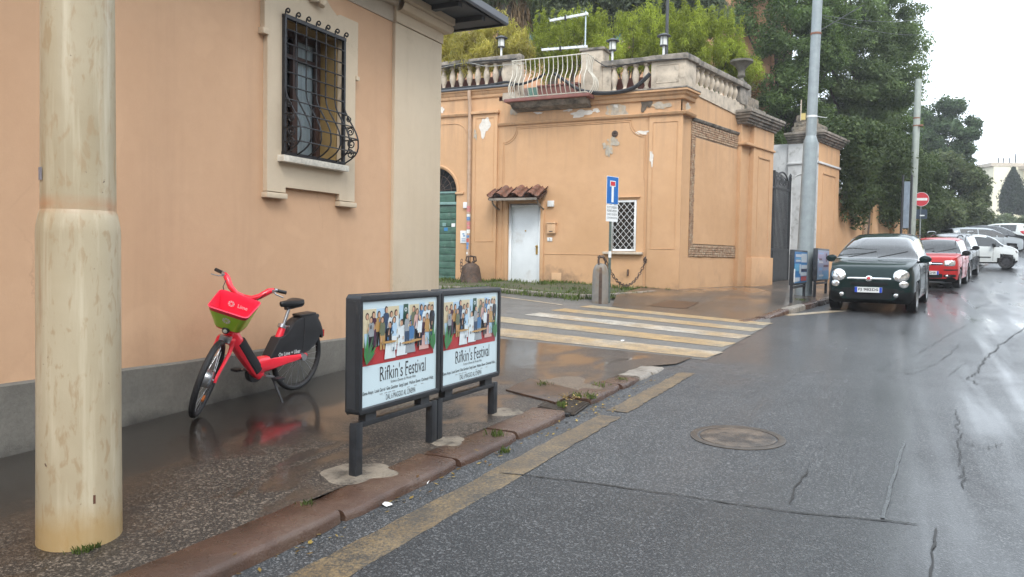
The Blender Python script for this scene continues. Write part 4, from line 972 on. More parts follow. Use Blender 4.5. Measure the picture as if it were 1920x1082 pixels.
for s in np.linspace(5.78, 8.46, 24): MB().tube([W2(s,-.31,2.1), W2(s,-.31,gtop(s)-.15)], .018, 5).build('gate_bar', M['gate_iron'], gt)
for s0 in (6.38, 7.86):
    MB().tube([W2(s0+.6*math.cos(a)*(1 if True else 1), -.31, 4.1+.5*math.sin(a)) for a in np.linspace(0, math.pi, 14)], .03, 6).build('gate_arch', M['gate_iron'], gt)
    for sg in (-1, 1): MB().tube([W2(s0+sg*(.2+(.17*(1-k/26))*math.cos(k*.5)), -.31, 4.28+(.17*(1-k/26))*math.sin(k*.5)) for k in range(22)], .02, 5).build('gate_scroll', M['gate_iron'], gt)
MB().lathe([(.001,0),(.05,.02),(.04,.08),(.001,.14)], 10, W2(8.6,-.31,4.5)).build('finial', M['gate_iron'], gt)
# urn on the end of the balustrade
p = W2(4.25, -.30, 6.42); w2box(MB(), 4.0, 4.5, -.52, -.08, 6.3, 6.78).build('urn_pedestal', M['stone_dark'], gp, bevel=.02); p = W2(4.25, -.30, 6.78)
un = tag(MB().lathe([(.17,0),(.17,.08),(.10,.12),(.07,.2),(.12,.27),(.10,.34),(.11,.45),(.18,.55),(.28,.63),(.33,.66),(.33,.72),(.24,.74),(.001,.72)], 20, p).build('stone_urn', plain('sooty_stone', (.13,.12,.10), .9, .4, 6, bump=.7, bscale=30, bdist=.015), smooth=True), 'weathered dark stone urn at the end of the balustrade', 'urn')
# garden lamps on the balustrade
M['frost'] = plain('frosted_lamp_glass', (.55,.56,.52), .3, .06, 8)
def glamp(x, y, z, h, label):
    t_ = thing('garden_lamp', label, 'lamp', (x, y, z), group='garden lamps on the terrace balustrade')
    MB().tube([(x,y,z),(x,y,z+h*.55)], .028, 10).build('lamp_post', M['white_metal'], t_, smooth=True)
    MB().lathe([(.05,0),(.09,.02),(.085,.22),(.075,.24)], 14, (x,y,z+h*.5)).build('lamp_glass', M['frost'], t_, smooth=True)
    MB().lathe([(.04,0),(.10,.0),(.10,.02),(.06,.03)], 14, (x,y,z+h*.49)).build('lamp_collar', M['soffit'], t_, smooth=True)
    for a in range(4): MB().tube([(x+.095*math.cos(a*1.57),y+.095*math.sin(a*1.57),z+h*.5),(x+.095*math.cos(a*1.57),y+.095*math.sin(a*1.57),z+h*.5+.24)], .008, 5).build('lamp_rib', M['soffit'], t_)
    MB().lathe([(.001,0),(.17,.0),(.165,.02),(.08,.06),(.03,.08),(.001,.08)], 16, (x,y,z+h*.5+.235)).build('lamp_cap', M['soffit'], t_, smooth=True)
glamp(-9.82, FY+.04, 7.155, .54, 'small white garden lamp on the left balustrade rail')
glamp(-6.62, FY+.04, 6.735, .56, 'small white garden lamp between the balcony block and corner pedestal')
glamp(-5.30, FY+.10, 6.745, .54, 'small white garden lamp on the corner pedestal')
# television aerial
an = thing('tv_aerial', 'old roof television aerial with two pale horizontal booms', 'aerial', (-7.43, FY+.2, 7.13))
M['alu'] = plain('pale_blue_grey_metal', (.45,.52,.54), .4, .12, 10, metal=.3)
MB().tube([(-7.43,FY+.2,7.1),(-7.43,FY+.2,8.16)], .02, 6).build('mast', M['alu'], an)
for (a, b, z0, z1) in ((-8.44,-7.36,8.02,8.08),(-8.66,-7.36,7.27,7.23)):
    m = MB().bar((a,FY+.17,z0), (b,FY+.17,z1), .05, .06); o = m.build('boom', M['white_metal'], an)
    for t_ in np.linspace(.05,.95,7): MB().tube([(lerp(a,b,t_),FY-.05,lerp(z0,z1,t_)),(lerp(a,b,t_),FY+.4,lerp(z0,z1,t_))], .006, 4).build('element', M['alu'], o)
    MB().box(lerp(a,b,.42)-.02,lerp(a,b,.42)+.02,FY+.12,FY+.2,lerp(z0,z1,.4)-.07,lerp(z0,z1,.4)+.05).build('clamp', M['iron'], o)
# letter box, meters, small plates
mb = thing('letter_box', 'small orange letter box on the wall beside the white door', 'letter box', (-8.19, FY, 2.32))
MB().box(-8.31,-8.07,FY-.09,FY+.0,2.33,2.60).build('box', M['orange2'], mb, bevel=.01); MB().box(-8.33,-8.05,FY-.11,FY,2.59,2.625).build('lid', M['orange2'], mb, bevel=.01); MB().box(-8.24,-8.14,FY-.095,FY-.088,2.37,2.39).build('name_slot', M['black_print'], mb)
o = tag(MB().box(-8.32,-8.18,FY-.02,FY,2.12,2.22).build('number_plate', M['plate_white'], bevel=.003), 'small white house number plate below the letter box', 'house number'); text_mesh('5', .04, .06, (-8.25,FY-.0215,2.17), (1,0,0), (0,0,1), M['black_print'], o)
tag(MB().box(-8.32,-8.14,FY-.06,FY,3.04,3.20).build('junction_box', M['plate_white'], bevel=.01), 'white junction box at the corner of the tiled canopy', 'junction box')
tag(MB().box(-10.90,-10.76,FY-.06,FY,3.03,3.20).build('junction_box', M['plate_white'], bevel=.01), 'white junction box beside the drainpipe', 'junction box')
o = tag(MB().box(-11.0,-10.78,FY-.018,FY,2.05,2.40).build('wall_notice', M['plate_white'], bevel=.003), 'white notice with blue swoosh beside the green shutter', 'notice')
for k in (0, 1):
    pts = [(-10.89+.05*math.cos(a)+.012*k*2-.012, 2.28+.035*math.sin(a)-.02*k+.01) for a in np.linspace(.6+3.14*k, 2.8+3.14*k, 10)]+[(-10.89+.02*math.cos(a)+.01, 2.28+.0*a-.02*k+.01) for a in np.linspace(2.8+3.14*k, .6+3.14*k, 5)]
    MB().add([(x,FY-.0195-.001*k,z) for x, z in pts], [tuple(range(len(pts)))]).build('emblem', M['blue_print'], o, fixn=False)
for z in (2.17, 2.13, 2.10): MB().box(-10.95,-10.83,FY-.0205,FY-.0185,z,z+.012).build('printed_line', M['blue_print'], o)
tag(MB().box(-8.18,-7.90,FY-.015,FY,1.05,1.28).build('wall_hatch', M['orange2'], bevel=.004), 'square metal hatch low on the orange wall', 'hatch')
# bell, bollard, chain, sign
bx, by = -10.33, 18.72; bz = road_z(bx, by)
be = thing('iron_bell', 'rusty old iron bell standing under the drainpipe', 'bell', (bx, by, bz))
MB().lathe([(.34,0),(.33,.05),(.30,.12),(.27,.25),(.25,.38),(.22,.47),(.13,.54),(.06,.56),(.001,.565)], 28, (bx,by,bz)).build('bell_body', M['rusty'], be, smooth=True)
for a in range(4): MB().tube([(bx+.03*math.cos(a*1.57),by+.03*math.sin(a*1.57),bz+.54),(bx+.16*math.cos(a*1.57),by+.16*math.sin(a*1.57),bz+.62),(bx+.14*math.cos(a*1.57),by+.14*math.sin(a*1.57),bz+.72),(bx,by,bz+.74)], .025, 6).build('crown_loop', M['rusty'], be, smooth=True)
_lk = None
def chain_link(p, d, roll, parent, L=.12):
    global _lk
    if _lk is None:
        pts = [(.5*L*.5*(1 if math.cos(a) > 0 else -1)+.028*math.cos(a), .032*math.sin(a), 0) for a in np.linspace(0, 2*math.pi, 15)[:-1]]
        _lk = MB().tube(pts, .0095, 6, closed=True).build('chain_link', M['rusty'], parent, smooth=True, local=True); o = _lk
    else: o = dup(_lk, parent)
    o.parent = parent; o.location = loc_in(parent, p); o.rotation_mode = 'QUATERNION'
    o.rotation_quaternion = Vector(d).to_track_quat('X', 'Z') @ Matrix.Rotation(roll, 3, 'X').to_quaternion(); return o
for k in range(7):
    a = -2.2+.12*k; chain_link((bx+(.24+.018*k)*math.cos(a)-.05, by+(.24+.018*k)*math.sin(a), bz+.60-.085*k), (-.1,-.3,-1), (k % 2)*1.57, be)
cx, cy = -5.62, 15.95; cz = road_z(cx, cy)
bo = thing('stone_bollard', 'grey stone bollard with rusty iron strap on top', 'bollard', (cx, cy, cz))
M['marble'] = plain('grey_marble', (.20,.185,.165), .6, .2, 6, bump=.4, dirt=((.16,.12,.08), 3, .5, .65))
MB().lathe([(.18,-.05),(.178,.3),(.172,.62),(.16,.72),(.13,.80),(.08,.85),(.001,.865)], 28, (cx,cy,cz)).build('shaft', M['marble'], bo, smooth=True)
rows = []
for t_ in np.linspace(0, 1, 12):
    z = lerp(.0, .74, t_/.8) if t_ < .8 else .74+.13*math.sin((t_-.8)/.2*1.57); r_ = interp(z, [0,.3,.62,.72,.80,.87], [.182,.18,.174,.163,.133,.02])+.006
    rows.append([(cx+r_*math.cos(a), cy+r_*math.sin(a), cz+z) for a in (-1.40,-1.22,-1.04)])
MB().grid(rows).build('iron_strap', M['rusty'], bo, smooth=True, fixn=False)
for a in range(3): MB().tube([(cx+.09*math.cos(a*2.1+.4),cy+.09*math.sin(a*2.1+.4),cz+.80),(cx+.10*math.cos(a*2.1+.4),cy+.10*math.sin(a*2.1+.4),cz+.93),(cx+.05*math.cos(a*2.1+.4),cy+.05*math.sin(a*2.1+.4),cz+1.02),(cx,cy,cz+1.0)], .02, 6).build('iron_claw', M['rusty'], bo, smooth=True)
MB().lathe([(.07,0),(.08,.03),(.06,.05)], 12, (cx,cy,cz+.97)).build('iron_ring', M['rusty'], bo, smooth=True)
ch = thing('hanging_chain', 'rusty chain slung from the stone bollard to the wall', 'chain', (cx, cy, cz))
pa, pb = Vector((cx+.06, cy+.05, cz+.98)), Vector((-5.58, FY-.06, 1.66)); prev = None
NL = 27; pts = [pa.lerp(pb, k/NL)-Vector((0,0,.62*4*(k/NL)*(1-k/NL))) for k in range(NL+1)]
for k in range(NL): chain_link((pts[k]+pts[k+1])/2, pts[k+1]-pts[k], (k % 2)*1.57+.2, ch)
MB().lathe([(.001,0),(.09,.0),(.08,.03),(.03,.05),(.001,.05)], 12, (-5.58, FY+.0, 1.67), Matrix.Rotation(R(90), 3, 'X')).build('wall_rosette', M['rusty'], ch, smooth=True)
sx, sy = -5.50, 16.18; sz = road_z(sx, sy)
sg = thing('road_sign', 'blue dead end sign with white text plate beneath on a post', 'road sign', (sx, sy, sz))
M['post_green'] = plain('grey_green_post', (.11,.14,.125), .5, .2, 12, metal=.3)
M['sign_blue'] = plain('sign_blue', (.012,.13,.42), .35, .05, 6); M['sign_white'] = plain('sign_white', (.72,.75,.76), .4, .05, 6); M['sign_red'] = plain('sign_red', (.52,.03,.045), .4, .05, 6)
MB().tube([(sx,sy,sz),(sx,sy,3.46)], .03, 10).build('post', M['post_green'], sg, smooth=True)
SE = Vector((.33,.945,0)).normalized(); SN = Vector((.945,-.33,0)).normalized(); so_ = Vector((sx,sy,0))+SN*.034
def rrect(w_, h_, r_, n=5):
    pts = []
    for cx_, cy_, a0 in ((w_/2-r_,h_/2-r_,0),(-w_/2+r_,h_/2-r_,90),(-w_/2+r_,-h_/2+r_,180),(w_/2-r_,-h_/2+r_,270)):
        pts += [(cx_+r_*math.cos(R(a0+90*k/n)), cy_+r_*math.sin(R(a0+90*k/n))) for k in range(n+1)]
    return pts
def plate(name, w_, h_, z, d, mat, parent, off=0., dx=0., r_=.02, o=None, e=None, nn=None):
    o = o if o is not None else so_; e = e if e is not None else SE; nn = nn if nn is not None else SN
    return MB().prism(rrect(w_, h_, min(r_, w_/2.01, h_/2.01)), o+e*dx+nn*off+Vector((0,0,z)), e, (0,0,1), nn, d).build(name, mat, parent)
pl1 = plate('sign_plate', .41, .60, 3.155, .004, M['sign_white'], sg); plate('blue_field', .39, .58, 3.155, .002, M['sign_blue'], pl1, .0045)
plate('white_stem', .075, .36, 3.08, .0015, M['sign_white'], pl1, .007, r_=.003); plate('white_bar', .19, .125, 3.30, .0015, M['sign_white'], pl1, .0072, r_=.003); plate('red_bar', .155, .09, 3.30, .0015, M['sign_red'], pl1, .0095, r_=.003)
pl2 = plate('text_plate', .41, .36, 2.665, .004, M['sign_white'], sg)
for k, (tx, hh) in enumerate((('ECCETTO RESIDENTI', .05), ('PROPRIETA PRIVATA', .05), ('DIVIETO DI SOSTA', .045), ('CON RIMOZIONE', .04))):
    text_mesh(tx, .34, hh, so_+SN*.006+Vector((0,0,2.79-.075*k)), SE, (0,0,1), M['black_print'], pl2)
MB().tube([(sx,sy,sz+.98),(sx,sy,sz+1.12)], .033, 10, cap=False).build('paper_sticker', M['plate_white'], sg, smooth=True)

# steel lamp pole near the gate, second pole, thin pole, no entry sign, small direction signs
def galv(name, c):
    t = NT(name); p = t.pos(); a = t.ramp(t.noise(p, 5, 5, .65), [(.35, tuple(k*.8 for k in c)), (.7, c)])
    a = t.mix(t.ramp(t.noise(t.map(p, scale=(1,1,.12)), 9, 4), [(.5,0),(.75,.4)]), a, tuple(k*.6 for k in c)); t.col(a); t.set(Roughness=.5, Metallic=.15); t.bump(t.noise(p, 40, 4), .2, .004); return t.mat
M['galv'] = galv('blue_grey_pole_paint', (.30,.345,.36)); M['pale_pole'] = galv('pale_green_grey_pole', (.38,.42,.38)); M['rust_band'] = plain('rust_band', (.22,.10,.06), .7, .3, 20)
lx, ly = hit(1506, 552, off=.12)[:2]; lz = fwalk_z(lx, ly)
lp = thing('lamp_pole', 'tall blue-grey steel pole in front of the gate pier', 'pole', (lx, ly, lz))
ln = Matrix.Rotation(R(.9), 3, 'Y')
MB().lathe([(.22,-.05),(.20,.4),(.185,2.0),(.17,3.7),(.165,3.78),(.125,3.9)], 28, (lx,ly,lz), ln, cap=False).build('lower_shaft', M['galv'], lp, smooth=True)
MB().lathe([(.125,3.89),(.118,6.0),(.11,9.5),(.10,14.)], 28, (lx,ly,lz), ln).build('upper_shaft', M['galv'], lp, smooth=True)
for z, mt in ((4.35,'white_metal'),(6.35,'rust_band')): MB().lathe([(.128,0),(.13,.02),(.128,.05)], 20, Vector((lx,ly,lz))+ln@Vector((0,0,z)), cap=False).build('strap', M[mt], lp, smooth=True)
q = Vector((lx,ly,lz))+ln@Vector((0,0,4.38)); MB().obox(q+Vector((-.19,-.05,0)), (.10,.07,.16)).build('yellow_tag', plain('yellow_tag', (.5,.4,.15), .6, .1, 8), lp); MB().tube([q+Vector((.1,0,0)), q+Vector((.34,.05,-.04))], .008, 4).build('strap_tail', M['white_metal'], lp)
q = Vector((lx,ly,lz))+ln@Vector((0,0,6.4)); MB().tube([q, q+Vector((1.0,1.2,.9))], .012, 5).build('stay_wire', M['iron'], lp)
p2 = W2(14.5, 2.9, 0); qx, qy = at_d(1708, 440, 31.)[:2]; qz = road_z(qx, qy)+.1
l2 = thing('lamp_pole', 'pale green-grey pole beside the no entry sign', 'pole', (qx, qy, qz))
MB().lathe([(.15,-.05),(.135,3.),(.125,5.6),(.115,7.6)], 20, (qx,qy,qz), Matrix.Rotation(R(.5), 3, 'Y')).build('shaft', M['pale_pole'], l2, smooth=True)
for z, dx in ((6.05,.0),(5.75,.1)): MB().lathe([(.125,0),(.128,.03),(.125,.06)], 16, (qx+.05,qy,qz+z), cap=False).build('rust_band', M['rust_band'], l2, smooth=True)
MB().lathe([(.001,0),(.09,.02),(.09,.08),(.001,.1)], 10, (qx+.2,qy-.1,qz+5.72)).build('bracket', M['rust_band'], l2, smooth=True)
tx_, ty_ = at_d(1697, 440, 29.5)[:2]; tz_ = road_z(tx_, ty_)+.1
tp = thing('banner_post', 'pair of thin dark posts holding a narrow pale blue banner', 'post', (tx_, ty_, tz_))
for dx in (-.14, .16): MB().tube([(tx_+dx,ty_,tz_-.1),(tx_+dx,ty_,tz_+3.75)], .04, 8).build('post', M['gate_iron'], tp, smooth=True)
MB().box(tx_-.09,tx_+.11,ty_-.02,ty_+.02,tz_+1.75,tz_+3.5).build('banner', plain('pale_banner', (.20,.25,.31), .6, .2, 5), tp)
nx_, ny_ = at_d(1724.5, 440, 33.)[:2]; nz_ = road_z(nx_, ny_)+.1; zc = at_d(1725, 374, 33.)[2]
ne = thing('no_entry_sign', 'round red no entry sign on a thin grey post', 'road sign', (nx_, ny_, nz_))
MB().tube([(nx_,ny_,nz_-.1),(nx_,ny_,zc+.3)], .03, 8).build('post', M['galv'], ne, smooth=True)
fe, fn = Vector((.98,.17,0)).normalized(), Vector((.17,-.98,0)).normalized(); oc = Vector((nx_,ny_,zc))+fn*.035
ro_ = Matrix((fe, Vector((0,0,1)), fn)).transposed()
d_ = MB().lathe([(.001,0),(.30,0),(.30,.006),(.001,.006)], 32, oc, ro_).build('disc', M['sign_white'], ne); MB().lathe([(.001,0),(.285,0),(.285,.002),(.001,.002)], 32, oc+fn*.007, ro_).build('red_field', M['sign_red'], d_)
MB().obox(oc+fn*.011, (.46,.105,.003), ro_).build('white_bar', M['sign_white'], d_)
M['navy'] = plain('navy_sign', (.025,.045,.075), .5, .1, 6)
ds = tag(MB().obox(Vector((nx_-.08,ny_,zc-.62))+fn*.03, (.66,.4,.02), ro_).build('direction_plate', M['navy']), 'small navy plate below the no entry sign', 'sign')
for k, (dx, dz, w_) in enumerate(((-.26,.08,.16),(-.24,-.06,.12),(.14,-.06,.18))): MB().obox(Vector((nx_-.08,ny_,zc-.62+dz))+fn*.043+fe*dx, (w_,.05,.003), ro_).build('printed_line', M['sign_white'], ds)
# ================================================================ advertising panels
M['frame'] = plain('charcoal_frame', (.022,.025,.03), .38, .2, 12, dirt=((.06,.06,.058), 8, .6, .75)); M['frame_in'] = plain('dark_inner_frame', (.03,.034,.04), .5, .15, 12)
M['paper'] = plain('bluish_white_paper', (.60,.74,.80), .25, .03, 3, coat=.6)
PRT = {}
def ink(name, c):
    if name not in PRT: PRT[name] = plain('print_'+name, c, .3, .06, 20, coat=.5)
    return PRT[name]
INK = dict(beige=(.62,.55,.38), sky=(.42,.60,.76), green=(.035,.095,.07), red=(.42,.03,.035), navy=(.03,.06,.12), black=(.015,.015,.02), white=(.68,.76,.80), blue=(.06,.18,.38), plum=(.07,.02,.05), olive=(.13,.15,.09), skin=(.55,.33,.22), hair=(.03,.02,.02), leaf=(.03,.22,.05), leafd=(.06,.15,.08), tan=(.45,.27,.10), pink=(.60,.38,.35), grey=(.3,.33,.36))
def billboard(y0, label, seed):
    KS = 1.042; X = -3.0*KS; y0 = y0*KS; g = walk_z(X, y0+.5); t_ = thing('poster_frame', label, 'billboard', (X-.05, y0+.5, g), group='poster frames on the pavement')
    ya, yb, z0, z1 = y0, y0+.985*KS, 1.7-(1.7-.672)*KS, 1.7-(1.7-1.435)*KS
    fr_ = MB()
    w_ = .036
    ch = .022
    out_ = [(ya+ch,z0),(yb-ch,z0),(yb,z0+ch),(yb,z1-ch),(yb-ch,z1),(ya+ch,z1),(ya,z1-ch),(ya,z0+ch)]
    inn = [(ya+w_,z0+w_),(yb-w_,z0+w_),(yb-w_,z0+w_),(yb-w_,z1-w_),(yb-w_,z1-w_),(ya+w_,z1-w_),(ya+w_,z1-w_),(ya+w_,z0+w_)]
    n = 8; A = [(X,a,b) for a, b in out_]; B = [(X,a,b) for a, b in inn]; C_ = [(X-.012,a+(.008 if a < (ya+yb)/2 else -.008),b+(.008 if b < 1 else -.008)) for a, b in inn]; D_ = [(X-.11,a,b) for a, b in out_]
    vs = A+B+C_+D_; fs = []
    for k in range(n):
        j = (k+1) % n; fs += [(k, j, n+j, n+k), (n+k, n+j, 2*n+j, 2*n+k), (k, 3*n+k, 3*n+j, j)]
    fs += [tuple(3*n+k for k in range(n))]
    fr_.add(vs, fs); fo = fr_.build('frame', M['frame'], t_, bevel=.006)
    MB().box(X-.10, X-.03, ya-.004, yb+.004, z0+.04, z1-.04).build('frame_side_rib', M['frame_in'], t_)
    sh = MB().box(X-.03, X-.016, ya+w_-.004, yb-w_+.004, z0+w_-.004, z1-w_+.004).build('poster', M['paper'], t_)
    pa, pb, pz0, pz1 = ya+w_+.008, yb-w_-.008, z0+w_+.008, z1-w_-.008; W_, H_ = pb-pa, pz1-pz0; lay = [0]
    def shape(pts, col):
        lay[0] += 1; x = X-.0155+.00011*lay[0]
        return MB().add([(x, pa+u*W_, pz0+v*H_) for u, v in pts], [tuple(range(len(pts)))]), col
    pic = MB(); mats = []; names = []
    def put(pts, col):
        lay[0] += 1; x = X-.0155+.0001*lay[0]
        if col not in names: names.append(col); mats.append(ink(col, INK[col]))
        pic.add([(x, pa+u*W_, pz0+v*H_) for u, v in pts], [tuple(range(len(pts)))], names.index(col))
    rr = random.Random(5)
    V0, V1 = .39, .95; vv = lambda v: V0+(V1-V0)*v
    R4 = lambda a, b, c, d: [(a,vv(c)),(b,vv(c)),(b,vv(d)),(a,vv(d))]
    put(R4(.0,.96,.25,.97), 'white'); put(R4(.0,.17,.3,.96), 'beige'); put(R4(.17,.30,.3,.96), 'sky'); put(R4(.30,.46,.3,.98), 'beige'); put(R4(.46,.55,.3,.98), 'sky'); put(R4(.60,.74,.3,.98), 'beige'); put(R4(.74,.82,.3,1.), 'sky'); put(R4(.88,.96,.3,1.), 'beige')
    put(R4(.0,.96,0.,.32), 'red'); put([(.50,vv(.3)),(.60,vv(.3)),(.585,vv(1.)),(.52,vv(1.))], 'green')
    put([(.552+.018*math.cos(a), vv(.9)+.022*math.sin(a)) for a in np.linspace(0,6.28,13)[:-1]], 'white'); put([(.552+.010*math.cos(a), vv(.9)+.013*math.sin(a)) for a in np.linspace(0,6.28,13)[:-1]], 'green')
    def ell(u, v, a, b, col): put([(u+a*math.cos(t2), vv(v)+b*math.sin(t2)) for t2 in np.linspace(0, 6.28, 13)[:-1]], col)
    def fig(u, v, h, body, legs, hair='hair', seated=False, w0=.042):
        if not seated: put([(u-.03,vv(v)),(u-.006,vv(v)),(u,vv(v+h*.3)),(u+.008,vv(v)),(u+.03,vv(v)),(u+.034,vv(v+h*.48)),(u-.034,vv(v+h*.48))], legs)
        else: put([(u-.07,vv(v)),(u+.075,vv(v)),(u+.05,vv(v+h*.5)),(u-.05,vv(v+h*.5))], legs)
        b0 = v+h*.42
        put([(u-w0*.8,vv(b0)),(u+w0*.8,vv(b0)),(u+w0,vv(v+h*.70)),(u+w0*.75,vv(v+h*.80)),(u+.012,vv(v+h*.83)),(u-.012,vv(v+h*.83)),(u-w0*.75,vv(v+h*.80)),(u-w0,vv(v+h*.70))], body)
        put([(u-w0*.9,vv(v+h*.72)),(u-w0*1.25,vv(v+h*.5)),(u-w0*.3,vv(v+h*.52)),(u-w0*.35,vv(v+h*.57)),(u-w0*.85,vv(v+h*.57))], body)
        ell(u, v+h*.90, .021, .034*1.05, hair); ell(u+rr.uniform(-.006,.006), v+h*.885, .015, .026, 'skin')
    for (u, v, h, b, l) in ((.06,.3,.6,'beige','sky'),(.135,.3,.62,'plum','plum'),(.20,.3,.62,'tan','black'),(.29,.28,.72,'navy','navy'),(.355,.3,.6,'white','sky'),(.415,.3,.62,'white','beige'),(.66,.25,.72,'olive','olive'),(.705,.25,.66,'pink','black'),(.765,.3,.68,'blue','white'),(.82,.28,.68,'white','grey'),(.875,.22,.76,'white','olive'),(.925,.26,.70,'black','black')): fig(u, v, h, b, l)
    for (u, v, h, b, l) in ((.335,.06,.66,'black','white'),(.49,.08,.66,'white','white'),(.605,.10,.60,'blue','grey'),(.80,.12,.62,'plum','pink')): fig(u, v, h, b, l, seated=True, w0=.06)
    for (u, v, h, b, l) in ((.10,.24,.60,'grey','black'),(.235,.24,.58,'olive','tan'),(.385,.2,.60,'sky','white'),(.555,.26,.58,'grey','navy'),(.735,.2,.58,'white','black'),(.845,.2,.6,'tan','sky')): fig(u, v, h, b, l, w0=.034)
    for k in range(46): uu, ww_ = rr.uniform(.02,.94), rr.uniform(.15,.75); put([(uu,vv(ww_)),(uu+.012,vv(ww_)),(uu+.014,vv(ww_+rr.uniform(.04,.14))),(uu+.002,vv(ww_+.06))], rr.choice(['black','white','navy','plum','skin','beige','blue','hair']))
    for (u, v, a) in ((.25,.36,.10),(.51,.30,.10),(.62,.32,.08),(.80,.46,.07)): ell(u+.06, v, a, .012, 'tan')
    for (u0, v0, sgn) in ((.03,.02,1),(.93,.08,-1)):
        for k in range(14):
            a = R(90)+sgn*R(-60+k*8); L = .24+.08*math.sin(k*2.1); du, dv = math.cos(a)*L*.55, math.sin(a)*L
            put([(max(.0,min(.96,u0)), vv(v0)), (max(0,min(.96,u0+du*.5+.012)), vv(v0)+dv*.5), (max(0,min(.96,u0+du)), min(.9,vv(v0)+dv)), (max(0,min(.96,u0+du*.5-.012)), vv(v0)+dv*.5+.02)], 'leaf' if k % 2 else 'leafd')
    pic.build('printed_picture', mats, sh, fixn=False)
    o_ = lambda u, v: (X-.0145, pa+u*W_, pz0+v*H_)
    uy, uz = (0,1,0), (0,0,1); K = M['black_print']
    text_mesh("Rifkin's", .30*W_, .145*H_, o_(.37,.29), uy, uz, K, sh, bold=.0); text_mesh('Festival', .29*W_, .145*H_, o_(.70,.29), uy, uz, K, sh)
    for u0, u1 in ((.222,.245),(.555,.58)): MB().box(X-.0147,X-.0143,pa+u0*W_,pa+u1*W_,pz0+.215*H_,pz0+.224*H_).build('serif', K, sh)
    text_mesh('Scritto e Diretto da Woody Allen', .34*W_, .036*H_, o_(.53,.185), uy, uz, K, sh)
    text_mesh('Elena Anaya  Louis Garrel  Gina Gershon  Sergi López  Wallace Shawn  Christoph Waltz', .95*W_, .045*H_, o_(.49,.125), uy, uz, K, sh, bold=.01)
    for u in (.24,.30,.35,.40,.6,.7,.8): MB().box(X-.0147,X-.0143,pa+(u-.02)*W_,pa+(u+.015)*W_,pz0+.085*H_,pz0+.092*H_).build('printed_line', ink('grey', INK['grey']), sh)
    text_mesh('DAL 6 MAGGIO AL CINEMA', .40*W_, .055*H_, o_(.50,.045), uy, uz, K, sh)
    # legs, rail, spacers
    zl_ = 1.7-(1.7-.622)*KS
    for y in (ya+.002, yb-.072):
        gz = walk_z(X-.05, y); MB().box(X-.08, X-.02, y, y+.07, gz-.05, zl_).build('leg', M['frame'], t_, bevel=.008)
        MB().box(X-.085, X-.025, y+.006, y+.064, gz-.02, zl_-.02).build('leg_channel', M['frame_in'], t_)
    MB().box(X-.08, X-.02, ya+.072, yb-.072, zl_-.038, zl_-.002).build('bottom_rail', M['frame'], t_, bevel=.005)
    for y in (ya+.10, yb-.24): MB().box(X-.08, X-.02, y, y+.12, zl_-.004, z0+.004).build('spacer', M['frame_in'], t_)
    return t_
billboard(4.0, 'nearer black poster frame on two posts beside the kerb', 1)
billboard(4.995, 'farther black poster frame standing towards the crossing', 2)

def small_panel(pxa, pxb, label, left):
    a = hit(*pxa, off=.11); b = hit(*pxb, off=.11); a, b = Vector(a), Vector(b); e = (b-a); e.z = 0; L = e.length; e.normalize(); n_ = Vector((e.y, -e.x, 0))
    if n_.dot(Vector((0,-1,0))) < 0: n_ = -n_
    t_ = thing('advert_panel', label, 'billboard', a, group='small advert panels by the gate'); up = Vector((0,0,1)); zg = fwalk_z(a.x, a.y)
    m = MB(); rot = Matrix((e, -n_, up)).transposed()
    z0, z1 = zg+.38, zg+1.18; c = a+e*L*.5; Wd = L+.1
    m.obox(Vector((c.x,c.y,(z0+z1)/2)), (Wd,.10,z1-z0), rot); fr_ = m.build('frame', M['frame'], t_, bevel=.012)
    for q in (a, b): MB().obox(Vector((q.x,q.y,zg+.18)), (.07,.06,.42), rot).build('leg', M['frame'], t_)
    MB().obox(Vector((c.x,c.y,zg+.33)), (Wd,.05,.05), rot).build('bottom_rail', M['frame'], t_)
    face = Vector((c.x,c.y,0))+n_*.052
    sh = MB().obox(face+up*((z0+z1)/2), (Wd-.1,.004,z1-z0-.09), rot).build('poster', ink('adblue' if left else 'adpale', (.02,.22,.52) if left else (.22,.36,.52)), t_)
    def blk(u0, u1, v0, v1, col, k):
        w_, h_ = Wd-.1, z1-z0-.09; cc = face+n_*(.003+.0006*k)+e*((u0+u1)/2-.5)*w_+up*((z0+z1)/2+((v0+v1)/2-.5)*h_)
        MB().obox(cc, (abs(u1-u0)*w_,.001,abs(v1-v0)*h_), rot).build('printed_block', ink(*col), sh)
    wt, sk, rd, db = ('adwhite',(.6,.68,.75)), ('adsky',(.12,.45,.72)), ('adred',(.5,.08,.08)), ('addark',(.015,.04,.10))
    if left:
        for k, q in enumerate(((.08,.5,.83,.92,wt),(.08,.5,.76,.81,sk),(.08,.45,.68,.75,wt),(.5,.95,.66,.95,wt),(.0,.35,.38,.62,sk),(.52,.98,.45,.58,wt),(.5,.95,.36,.45,db),(.45,.95,.22,.34,wt),(.5,.95,.05,.2,rd),(.05,.4,.05,.18,wt),(.35,.48,.3,.6,wt))): blk(*q, k)
    else:
        for k, q in enumerate(((.1,.5,.86,.92,sk),(.1,.35,.66,.72,db),(.1,.45,.56,.62,wt),(.7,.8,.6,.9,db),(.5,.95,.42,.5,db),(.1,.4,.3,.4,sk),(.4,1.,.0,.3,('adblue2',(.04,.28,.52))),(.1,.5,.1,.16,wt))): blk(*q, k)
    if left: MB().obox(Vector((a.x,a.y,zg+.6))+n_*.06-e*.02, (.10,.01,.3), rot).build('white_sticker', M['plate_white'], fr_)
    return t_
small_panel((1483,567), (1507,556), 'small blue advert panel left of the lamp pole foot', True)
small_panel((1527,557), (1548,550), 'small pale blue advert panel right of the lamp pole foot', False)
